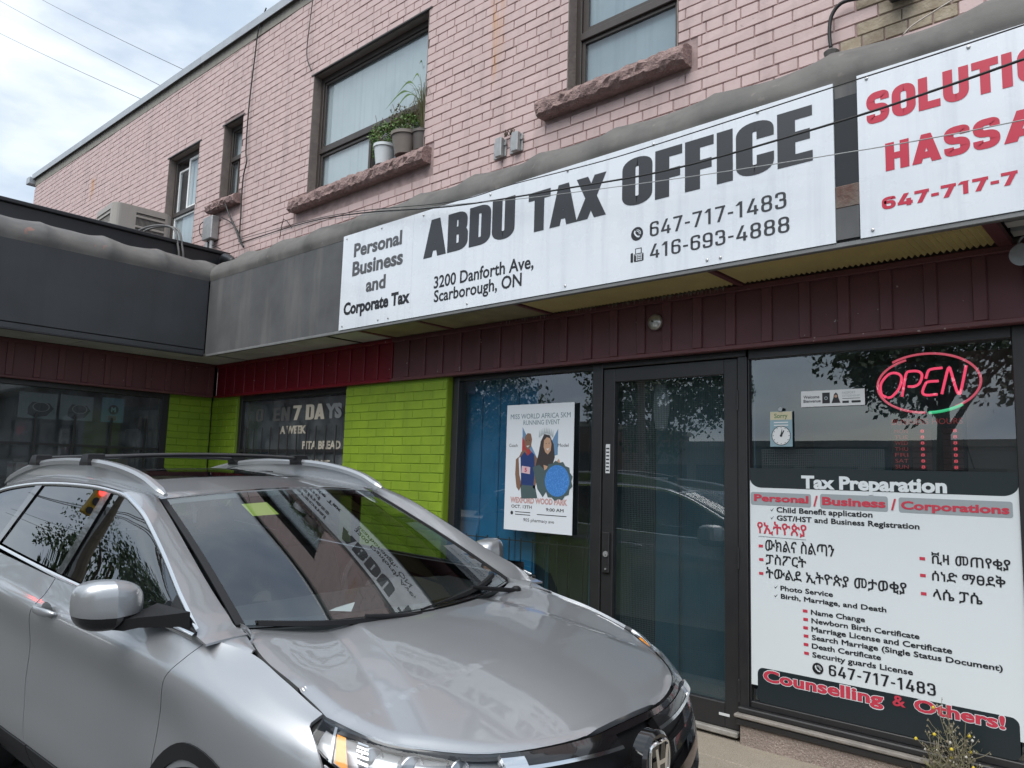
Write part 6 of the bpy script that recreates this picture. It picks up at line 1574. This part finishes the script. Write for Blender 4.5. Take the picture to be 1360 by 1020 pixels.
# roof rails
for side in (-1, 1):
    RP = [(-1.03, .600, 1.528), (-1.10, .603, 1.552), (-1.22, .606, 1.593), (-1.40, .608, 1.630), (-1.65, .61, 1.660), (-1.95, .61, 1.676), (-2.3, .61, 1.678), (-2.6, .608, 1.664), (-2.9, .605, 1.630), (-3.15, .60, 1.585), (-3.3, .598, 1.545)]
    C = catmull(RP, 6); mb = MB(); V = []
    for i, p in enumerate(C):
        q = i / (len(C) - 1); w_ = .019 * min(1, 8 * min(q, 1 - q) + .45); h2 = .017 * min(1, 8 * min(q, 1 - q) + .4)
        for a, b in ((-1, -1), (1, -1), (1.15, .2), (.6, 1), (-.6, 1), (-1.15, .2)): V.append((p.x, (p.y + a * w_) * side, p.z - .004 + b * h2))
    F = [(i * 6 + k, i * 6 + (k + 1) % 6, (i + 1) * 6 + (k + 1) % 6, (i + 1) * 6 + k) for i in range(len(C) - 1) for k in range(6)] + [tuple(range(6)), tuple(len(V) - 6 + k for k in range(6))]
    mb.add(V, F); rl = mb.build('roof_rail', M_railm, car, smooth='auto')
    for p in rl.data.polygons: p.use_smooth = True
    autosmooth(rl, 40)
    # plinth below the rail
    mb = MB(); mb.grid(lambda s, t: (lambda x: (x, side * .606, lerp(rz(x, .585) - .004, on_curve(C, x).z - .012, t)))(lerp(-1.08, -3.25, s)), 40, 2); mb.build('rail_plinth', M_paint, car)
for bx in (-1.87, -2.65):
    mb = MB(); V = []; n_ = 16
    for i in range(n_ + 1):
        y = lerp(-.62, .62, i / n_); z = 1.690 + .020 * (1 - (y / .62) ** 2)
        for k in range(10): a = 2 * pi * k / 10; V.append((bx + .030 * cos(a), y, z + .012 * sin(a)))
    F = [(i * 10 + k, (i + 1) * 10 + k, (i + 1) * 10 + (k + 1) % 10, i * 10 + (k + 1) % 10) for i in range(n_) for k in range(10)]
    mb.add(V, F); cb = mb.build('cross_bar', mat('bar_black', (.03, .03, .032), .35), car, smooth=True)
    for side in (-1, 1):
        mb = MB(); V = []
        for (h, w_, d_, yo) in ((1.652, .060, .035, .612), (1.668, .056, .036, .612), (1.685, .046, .040, .606), (1.708, .040, .040, .600), (1.712, .030, .030, .598)):
            V += [(bx + a * w_, side * (yo + b * d_), h) for a, b in ((-1, -1), (1, -1), (1, 1), (-1, 1))]
        mb.add(V, [(i * 4 + k, i * 4 + (k + 1) % 4, i * 4 + 4 + (k + 1) % 4, i * 4 + 4 + k) for i in range(4) for k in range(4)] + [(16, 17, 18, 19)]); mb.build('bar_foot', M_trim, cb)
# mirrors
for side in (-1, 1):
    mc = Vector((-.575, .985, 1.170))
    def egg(s, t, part):
        a = 2 * pi * s; ph = lerp(-pi / 2, pi / 2, t)
        cx1 = cos(ph) * cos(a); cy1 = cos(ph) * sin(a); cz1 = sin(ph)
        f = lambda q, e: (abs(q) ** e) * (1 if q >= 0 else -1)
        X_ = f(cx1, .70) * .075; Y_ = f(cy1, .50) * .106; Z_ = f(cz1, .50) * .080
        Z_ *= (1 + .10 * Y_ / .115) ; Z_ -= .020 * (Y_ / .115) ** 2 * (1 if Z_ > 0 else -.6)
        X_ -= .05 * max(0, Y_) / .115
        return (mc.x + X_, (mc.y + Y_), mc.z + Z_)
    def flip(p): return (p[0], p[1] * side, p[2])
    mb = MB(); mb.grid(lambda s, t: flip(egg(s, lerp(.40, 1, t), 0)), 36, 14, flip=side < 0); mi = mb.build('wing_mirror', M_paint, car, smooth=True)
    mb = MB(); mb.grid(lambda s, t: (lambda p: flip((p[0], lerp(mc.y, p[1], .985), p[2] - .003 - .012 * (1 - t))))(egg(s, lerp(.0, .41, t), 0)), 36, 8, flip=side < 0); 
    mb.build('mirror_lower', M_gloss, mi, smooth=True)
    mb = MB(); V = []
    for (y, x0, x1, z0, z1) in ((.985, -.595, -.54, 1.075, 1.105), (.96, -.60, -.51, 1.072, 1.115), (.93, -.57, -.46, 1.085, 1.125), (.89, -.52, -.36, 1.095, 1.140), (.862, -.47, -.22, 1.100, 1.165)): V += [flip(p) for p in ((x0, y, z0), (x1, y, z0 + .005), (x1, y, z1), (x0, y, z1))]
    mb.add(V, [(i * 4 + k, i * 4 + (k + 1) % 4, i * 4 + 4 + (k + 1) % 4, i * 4 + 4 + k) for i in range(4) for k in range(4)] + [(0, 1, 2, 3)]); mb.build('mirror_arm', M_trim, mi, smooth='auto')
    mb = MB(); mb.add([flip(p) for p in ((-.635, .91, 1.12), (-.635, 1.05, 1.12), (-.635, 1.05, 1.215), (-.635, .91, 1.215))], [(0, 1, 2, 3)]); mb.build('mirror_glass', M_chrome, mi)
# door handles
for side in (-1, 1):
    for (hx, hz) in ((-1.40, 1.035), (-2.42, 1.075)):
        mb = MB(); P_ = catmull([(hx - .12, .928, hz - .002), (hx - .07, .950, hz), (hx, .956, hz), (hx + .07, .950, hz - .001), (hx + .12, .930, hz - .003)], 5)
        V = []
        for i, p in enumerate(P_):
            q = sin(pi * i / (len(P_) - 1)) ** .4 if 0 < i < len(P_) - 1 else .35
            for k in range(8): a = 2 * pi * k / 8; V.append((p.x, (p.y + .010 * cos(a)) * side, p.z + .020 * q * sin(a)))
        mb.add(V, [(i * 8 + k, i * 8 + (k + 1) % 8, (i + 1) * 8 + (k + 1) % 8, (i + 1) * 8 + k) for i in range(len(P_) - 1) for k in range(8)] + [tuple(range(8)), tuple(len(V) - 8 + k for k in range(8))])
        mb.build('door_handle', M_paint, car, smooth=True)
        mb = MB(); n_ = 20; mb.add([(hx + .01 + .075 * cos(2 * pi * k / n_), side * (.9235 + .002), hz - .008 + .042 * sin(2 * pi * k / n_)) for k in range(n_)], [tuple(range(n_))]); mb.build('handle_recess_shade', mat('paint_recess_shade', (.16, .165, .17), .4, metal=.6, coat=.8), car)  # flat oval in darker paint, shade of the handle cup put into its colour
# wipers
def wiper(P_, base):
    mb = MB(); C = catmull(P_, 8); mb.tube(C, .007, 6, r_end=.004); mb.v = mb.v
    w_ = mb.build('wiper', M_trim, car)
    mb = MB(); V = [];
    for i, p in enumerate(C): V += [(p.x + .004, p.y, p.z - .014), (p.x + .020, p.y, p.z - .010), (p.x + .016, p.y, p.z + .006), (p.x - .006, p.y, p.z + .004)]
    mb.add(V, [(i * 4 + k, i * 4 + (k + 1) % 4, i * 4 + 4 + (k + 1) % 4, i * 4 + 4 + k) for i in range(len(C) - 1) for k in range(4)]); mb.build('blade', M_trim, w_)
    mb = MB(); a = C[int(len(C) * .52)]; mb.tube(catmull([base, (base[0] + .005, (base[1] + a.y) / 2, base[2] + .025), (a.x + .01, a.y, a.z + .012)], 6), .011, 8, r_end=.008); mb.lathe([(.022, -.01), (.022, .012), (.012, .02)], base, 12); mb.build('wiper_arm', M_trim, w_)
wiper([(-.15, -.66, 1.110), (-.05, -.45, 1.092), (-.005, -.2, 1.078), (.005, .03, 1.075)], (.02, .06, 1.050))
wiper([(-.005, -.03, 1.082), (-.035, .18, 1.098), (-.09, .40, 1.118), (-.18, .58, 1.138)], (-.06, .62, 1.070))
mb = MB()
pass
# grille and emblem
gr_ = MB()
gr_.grid(lambda s, t: (lambda p: (p.x - .035, p.y, p.z))(body(lerp(15.3, 2 * (NS - 1) - 15.3, s) if False else lerp(15.3, NS - 1, s), lerp(1.2, 5.9, t))), 14, 10)
gr_.v += []; g2 = [(x, -y, z) for x, y, z in gr_.v]; gr_.add(g2, [tuple(i for i in f[::-1]) for f in gr_.f]); grille = gr_.build('grille', M_trim, car, smooth=True)
def nose(y, v):
    ya = abs(y); a, b = 14.0, NS - 1.0001
    for _ in range(24):
        m = (a + b) / 2
        if body(m, v).y > ya: a = m
        else: b = m
    p = body((a + b) / 2, v); return Vector((p.x, y, p.z))
for v0, v1, m_, nm, off in ((5.42, 5.80, M_gloss, 'grille_top_panel', .0),):
    sheet(lambda s, t: nose(lerp(-.49, .49, s), lerp(v0, v1, t)), 40, 3, nm, m_, grille, 1, off=off, lip=.02)
for sg_ in (-1, 1):
    sheet(lambda s, t: nose(sg_ * lerp(.105, .50, s), lerp(4.72 + .15 * s, 5.34 + .08 * s, t)), 24, 3, 'grille_wing', M_gloss, grille, 1, off=.012, lip=.03)
    sheet(lambda s, t: nose(sg_ * lerp(.105, .50, s), lerp(4.60 + .15 * s, 4.78 + .15 * s, t)), 24, 2, 'grille_chrome', M_chrome, grille, 1, off=.016, lip=.02)
    for v0 in (3.55, 2.75, 1.95): sheet(lambda s, t: nose(sg_ * lerp(.02, .50, s), lerp(v0, v0 + .38, t)), 20, 2, 'grille_bar', M_gloss, grille, 1, off=.0, lip=.03)
    sheet(lambda s, t: nose(sg_ * lerp(.44, .50, s), lerp(4.75, 5.35, t)), 4, 3, 'grille_chrome_tip', M_chrome, grille, 1, off=.018, lip=.02)
em = MB(); cx3 = nose(0, 4.2); ex, ez = 1.055, .765
def eb3(pts, w_, nm=None):
    C = [Vector((ex + .012, y, ez + z)) for y, z in pts]; em.tube(C + [], w_, 6, cap=True)
outl = [(y * .82, z * .82) for y, z in [(.058, .050), (.066, .0), (.060, -.045), (.040, -.062), (0, -.066), (-.040, -.062), (-.060, -.045), (-.066, 0), (-.058, .050), (-.036, .062), (0, .064), (.036, .062), (.058, .050)]]
em.tube(catmull([(ex + .010 - abs(y) * .1, y, ez + z) for y, z in outl], 4), .0055, 6)
em.add([(ex + .016, y * .82, ez + z * .82) for y, z in ((-.046, .048), (-.030, .048), (-.020, .004), (.020, .004), (.030, .048), (.046, .048), (.030, -.046), (.016, -.046), (.018, -.012), (-.018, -.012), (-.016, -.046), (-.030, -.046))], [(0, 1, 2, 9, 10, 11), (2, 3, 8, 9), (3, 4, 5, 6, 7, 8)])
em.build('emblem', M_chrome, grille)
mb = MB(); mb.lathe([(.080, -.04), (.082, .0), (.072, .010), (.002, .010)], (ex - .006, 0, ez), 28, 'x'); mb.build('emblem_shield', M_gloss, grille, smooth='auto')
# floor, bulkhead, interior
mb = MB(); mb.box(-3.4, .75, -.80, .80, .22, .30); mb.box(.35, .72, -.60, .60, .3, .80); mb.build('underbody', M_trim, car)
itr = MB(); itr.grid(lambda s, t: (lerp(-.16, -.62, s), lerp(-.72, .72, t), lerp(1.045, 1.075, s) + .03 * math.exp(-((lerp(-.72, .72, t) - .38) / .16) ** 2) * s), 6, 24); itr.box(-.70, -.62, -.72, .72, .55, 1.07, .02); itr.build('dashboard', M_dash, car, smooth='auto')
for sy in (-.38, .38):
    mb = MB()
    def sb(s, t, sy=sy): 
        a = 2 * pi * s; w_ = .25 * (1 - .15 * t); return (lerp(-1.25, -1.48, t) + .06 * cos(a), sy + w_ * (abs(sin(a)) ** .6) * (1 if sin(a) > 0 else -1), lerp(.55, 1.20, t))
    mb.grid(sb, 20, 6); mb.box(-1.30, -.75, sy - .25, sy + .25, .45, .62, .05); mb.box(-1.56, -1.44, sy - .13, sy + .13, 1.20, 1.40, .04); mb.build('seat', M_seat, car, smooth='auto')
mb = MB(); mb.box(-2.5, -2.35, -.62, .62, .6, 1.22, .05)
for sy in (-.38, .38): mb.box(-2.52, -2.42, sy - .12, sy + .12, 1.22, 1.38, .03)
mb.build('rear_bench', M_seat, car)
mb = MB(); mb.tube([(-.80 - .06 * sin(2 * pi * k / 24), .38 + .185 * cos(2 * pi * k / 24), 1.03 + .175 * sin(2 * pi * k / 24)) for k in range(25)], .014, 8, cap=False); mb.box(-.80, -.76, .30, .46, .98, 1.08, .02); mb.tube([(-.78, .2, 1.02), (-.78, .56, 1.02)], .012, 6); mb.build('steering_wheel', M_trim, car, smooth='auto')
mb = MB(); mb.box(-.99, -.97, -.12, .12, 1.395, 1.46, .012); mb.tube([(-.97, 0, 1.46), (-.92, 0, 1.495)], .010, 6); mb.build('rear_view_mirror', M_trim, car)
mb = MB(); mb.grid(lambda s, t: (lerp(-1.12, -3.3, s), lerp(-.60, .60, t), rz(lerp(-1.12, -3.3, s), lerp(-.60, .60, t)) - .045), 12, 8); mb.build('headliner', M_seat, car)
# papers and permits behind the glass
st_ = sheet(lambda s, t: screen(lerp(.10, .22, s), lerp(.24, .335, t)), 3, 3, 'permit_sticker', mat('permit_yellow', (.42, .50, .10), .6), car, 1, off=-.008, lips=False)
mb = MB(); mb.add([(-.30, -.25, 1.072), (-.22, -.20, 1.072), (-.25, -.16, 1.10), (-.32, -.20, 1.076)], [(0, 1, 2, 3)]); mb.build('paper_scrap', M_sticker, car)
# wheels
for wx in (0, -2.66):
    for side in (-1, 1):
        wh = bpy.data.objects.new('wheel', None); COL.objects.link(wh); wh.parent = car; wh.location = (wx, side * .80, .345)
        mb = MB(); mb.lathe([(.22, -.11), (.30, -.115), (.34, -.09), (.345, 0), (.34, .09), (.30, .115), (.22, .11)], (0, 0, 0), 40, 'y'); mb.build('tyre', M_tyre, wh, smooth='auto')
        mb = MB(); mb.lathe([(.235, -.10), (.225, -.09), (.215, 0), (.225, .09), (.235, .10)], (0, 0, 0), 36, 'y')
        for k in range(5):
            a = 2 * pi * k / 5
            for d_ in (-.14, .14): mb.tube([(.04 * cos(a), side * .08, .04 * sin(a)), (.22 * cos(a + d_), side * .095, .22 * sin(a + d_))], .016, 6)
        mb.build('rim', M_rim, wh, smooth='auto')

# ================================================================ the street behind the camera (seen mirrored in glass and paint)
M_bark = mat('bark', (.10, .08, .06), .9, noise=(8, .7)); M_leaf = mat('tree_leaf', (.045, .085, .025), .55, noise=(1.5, .6, (.03, .055, .02)))
M_pole = mat('wood_pole', (.16, .13, .10), .9, noise=(6, .6))
def tree(label, x, y, h, cr, seed, n=5200, leaf=.22, base=None):
    t = thing('street_tree', label, 'tree', (x, y, asph_z(-10)), 'trees across the street'); r = random.Random(seed)
    mb = MB(); lt = h * .32; mb.tube(catmull([(0, 0, -.1), (r.uniform(-.1, .1), 0, lt), (r.uniform(-.3, .3), r.uniform(-.2, .2), h * .75)], 6), h * .03, 8, r_end=h * .008)
    blobs = []
    for k in range(11):
        a = r.uniform(0, 6.3); z0 = r.uniform(lt * .8, h * .65); d = cr * r.uniform(.45, .9); e = Vector((d * cos(a), d * sin(a), min(h * .93, z0 + d * r.uniform(.35, .9)))); mb.tube(catmull([(0, 0, z0), (e.x * .5, e.y * .5, (z0 + e.z) / 2 + .2), e], 4), h * .011, 5, r_end=h * .003); blobs.append((e, cr * r.uniform(.30, .48)))
    blobs += [(Vector((0, 0, h * .86)), cr * .5), (Vector((r.uniform(-1, 1), r.uniform(-1, 1), h * .62)), cr * .55)]
    mb.build('trunk', M_bark, t)
    lf = MB(); per = n // len(blobs)
    for c, rad in blobs:
        for k in range(per):
            d = Vector((r.gauss(0, 1), r.gauss(0, 1), r.gauss(0, .75))).normalized() * rad * r.uniform(.25, 1) ** .5; p = c + d
            q = Vector((r.gauss(0, 1), r.gauss(0, 1), r.gauss(0, 1))).normalized(); s = q.orthogonal().normalized(); w = q.cross(s); L_ = leaf * r.uniform(.6, 1.3)
            lf.add([p - s * L_ * .5, p - w * L_ * .28, p + s * L_ * .5, p + w * L_ * .28], [(0, 1, 2, 3)])
    lf.build('crown', M_leaf, t, kind='stuff')
tree('dark spreading tree opposite the large window, mirrored in its glass', -4.5, -19.5, 9.5, 3.4, 3, 8000)
tree('tall tree opposite the shop door, mirrored in the door pane', -15.5, -22, 8.0, 3.2, 5, 7000)
tree('broad tree mirrored above the running event poster', -25, -21, 10.5, 4.4, 7, 7000)
tree('round dark tree mirrored in the rear side window of the car', -26, -14.5, 5.6, 2.9, 11, 6000)
tree('tree at the far end of the street mirrored in the side windows', -44, -19, 8, 3.8, 13, 4000)
tree('leafy street tree opposite the second sign', 4.5, -20, 8.5, 3.2, 17, 4000)
def house(nm, label, x0, x1, y0, h, m_, fl=2, wn_=6):
    t = thing(nm, label, 'building', ((x0 + x1) / 2, y0, -.3)); w_ = (x1 - x0) / 2
    mb = MB(); mb.box(-w_, w_, -9, 0, 0, h); mb.build('wall', m_, t)
    mb = MB(); mb.box(-w_ - .1, w_ + .1, -9.1, .12, h, h + .25); mb.build('cornice', M_parapet, t)
    for f_ in range(fl):
        for k in range(wn_):
            cx = -w_ + (k + .5) * 2 * w_ / wn_; ww = w_ / wn_ * (.5 if f_ else .8); z0 = .7 if f_ == 0 else .6 + f_ * h / fl; z1 = z0 + (h / fl) * .55
            mb = MB(); mb.box(cx - ww, cx + ww, .005, .06, z0, z1); wo = mb.build('window', M_brown, t)
            mb = MB(); mb.box(cx - ww + .08, cx + ww - .08, .062, .068, z0 + .08, z1 - .08); mb.build('pane', mat('far_glass', (.05, .06, .07), .1), wo)
    return t
house('street_building', 'low tan shop row across the street mirrored in the car windows', -62, -34, -24, 5.2, mat('tan_brick', (.30, .22, .15), .9), 2, 9)
house('street_building', 'brown two storey building across the street mirrored in the car windows', -33, -20.5, -25, 4.2, mat('brown_brick', (.17, .11, .085), .9), 1, 6)
house('street_building', 'grey two storey building across the street behind the trees', -19, 1, -27, 3.3, mat('grey_brick', (.26, .25, .24), .9), 1, 8)
house('street_building', 'cream building across the street at the right', 2, 16, -26, 6.2, mat('cream_brick', (.42, .38, .30), .9), 2, 6)
def pole(label, x, y, h, arms=True):
    t = thing('utility_pole', label, 'utility pole', (x, y, -.3), 'utility poles across the street')
    mb = MB(); mb.tube([(0, 0, 0), (0, 0, h)], .15, 10, r_end=.10); mb.build('pole', M_pole, t)
    if arms:
        mb = MB(); mb.box(-1.1, 1.1, -.06, .06, h - .9, h - .78); mb.build('crossarm', M_pole, t)
        for k in (-1, -.5, .5, 1): mb = MB(); mb.lathe([(.05, 0), (.06, .06), (.03, .14)], (k, 0, h - .78), 8); mb.build('insulator', M_steel, t)
        mb = MB(); mb.lathe([(.22, 0), (.25, .1), (.25, .75), (.1, .85)], (.4, 0, h - 2.2), 14); mb.build('transformer', M_steel, t)
poles = [(-13.2, -17.5, 10.5), (-32, -17.5, 9.5), (-21, -9.5, 9.0), (9, -17.5, 10)]
pole('wooden utility pole opposite the shop door', *poles[0]); pole('wooden utility pole far along the street', *poles[1]); pole('wooden utility pole on the near side of the street', *poles[2]); pole('wooden utility pole opposite the second sign', *poles[3])
def span(label, a, b, sag, r=.018): mb = MB(); mb.tube(bezier_sag(a, b, sag, 20), r, 5); tag(mb.build('overhead_wire', M_cable), label, 'wire', 'overhead wires of the street')
for k, (o, z) in enumerate(((-1.0, 9.6), (-.5, 9.6), (.5, 9.6), (1.0, 9.6), (0, 7.8), (0, 7.2))):
    span('overhead wire strung along the far side of the street', (-32, -17.5 + o * .3, z - .8), (-13.2, -17.5 + o * .3, z), .5); span('overhead wire strung along the far side of the street', (-13.2, -17.5 + o * .3, z), (9, -17.5 + o * .3, z - .2), .6); span('overhead wire strung along the far side of the street', (-60, -17.5 + o * .3, z - .8), (-32, -17.5 + o * .3, z - .8), .8)
for k in range(3): span('service wire crossing the street to the shops', (-13.2, -17.5, 7.6 - k * .3), (2.9 + k * .2, -2.2, 4.9 - k * .25), .35, .012)
for (px_, k) in ((0, 0),): 
    for (za, zb, o) in ((8.2, 7.9, 0), (7.4, 7.2, .4), (7.0, 6.7, .9)): span('overhead wire on the near side of the street', (-21, -9.5 + o * .2, za), (14, -8.5, zb), .6, .014); span('overhead wire on the near side of the street', (-60, -10.5, za), (-21, -9.5 + o * .2, za), .9, .014)
tl = thing('traffic_light', 'yellow traffic light with its red lamp lit on a mast arm at the crossing', 'traffic light', (-30, -12.5, -.3))
mb = MB(); mb.tube([(0, 0, 0), (0, 0, 6.2)], .10, 10); mb.tube([(0, 0, 5.9), (2.8, 1.5, 6.2)], .06, 8); mb.build('mast', M_steel, tl)
mb = MB(); mb.box(2.6, 3.0, 1.4, 1.75, 5.0, 6.2, .04); hs_ = mb.build('signal_head', mat('signal_yellow', (.60, .36, .02), .5), tl)
for k, m_ in enumerate((mat('red_lamp', (.8, .05, .05), .4, emit=((1, .05, .04), 4)), M_frame, M_frame)): mb = MB(); mb.lathe([(.14, 0), (.14, .05)], (3.0, 1.58, 5.95 - k * .38), 16, 'x'); mb.build('lamp', m_, hs_)
# a parked van across the street
vn = thing('parked_van', 'white delivery van parked across the street and mirrored in the narrow shop window', 'van', (-24.5, -12.2, -.3))
mb = MB(); prof_ = [(-2.5, .35), (2.3, .35), (2.5, .6), (2.45, 1.05), (1.65, 1.25), (1.05, 1.95), (.6, 2.08), (-2.4, 2.08), (-2.52, 1.9)]
for s_ in (-1,): 
    V = [(x, y, z) for y in (-.95, .95) for x, z in prof_]; n_ = len(prof_)
    mb.add(V, [(k, (k + 1) % n_, n_ + (k + 1) % n_, n_ + k) for k in range(n_)] + [tuple(range(n_))[::-1], tuple(range(n_, 2 * n_))])
mb.build('body', mat('van_white', (.70, .72, .72), .3, coat=.6), vn)
for y in (-.958, .958):
    mb = MB(); mb.add([(x, y, z) for x, z in ((.1, 1.15), (1.55, 1.2), (1.02, 1.82), (.1, 1.88))], [(0, 1, 2, 3)]); mb.build('side_window', M_gloss, vn)
for x in (-1.6, 1.6):
    for y in (-.9, .9): mb = MB(); mb.lathe([(.20, -.1), (.34, -.1), (.36, 0), (.34, .1), (.20, .1)], (x, y, .36), 20, 'y'); mb.build('wheel', M_tyre, vn)
# road markings and far kerb
mb = MB(); mb.box(-200, 200, -20.5, -16.5, -.55, -.17, .0); mb.build('far_sidewalk', M_kerb, kind='structure')
mb = MB()
for k in range(30): x = -60 + k * 4.5; mb.box(x, x + 2.2, -12.85, -12.72, asph_z(-20), asph_z(-20) + .004)
mb.build('road_markings', mat('road_paint', (.6, .5, .12), .7), kind='structure')
# wires in the sky behind the roof
def skyw(label, a, b): mb = MB(); mb.tube(bezier_sag(a, b, .15, 16), .012, 5); tag(mb.build('sky_wire', M_cable), label, 'wire', 'wires in the sky behind the roof')
skyw('thin wire against the sky, topmost of the three behind the roof', (-56.864, 8.000, 33.369), (-23.423, 8.000, 14.347))
skyw('thin wire against the sky, middle one of the three behind the roof', (-68.091, 8.000, 38.046), (-23.262, 8.000, 13.185))
skyw('thin wire against the sky, lowest of the three behind the roof', (-69.446, 8.000, 36.076), (-23.174, 8.000, 12.556))
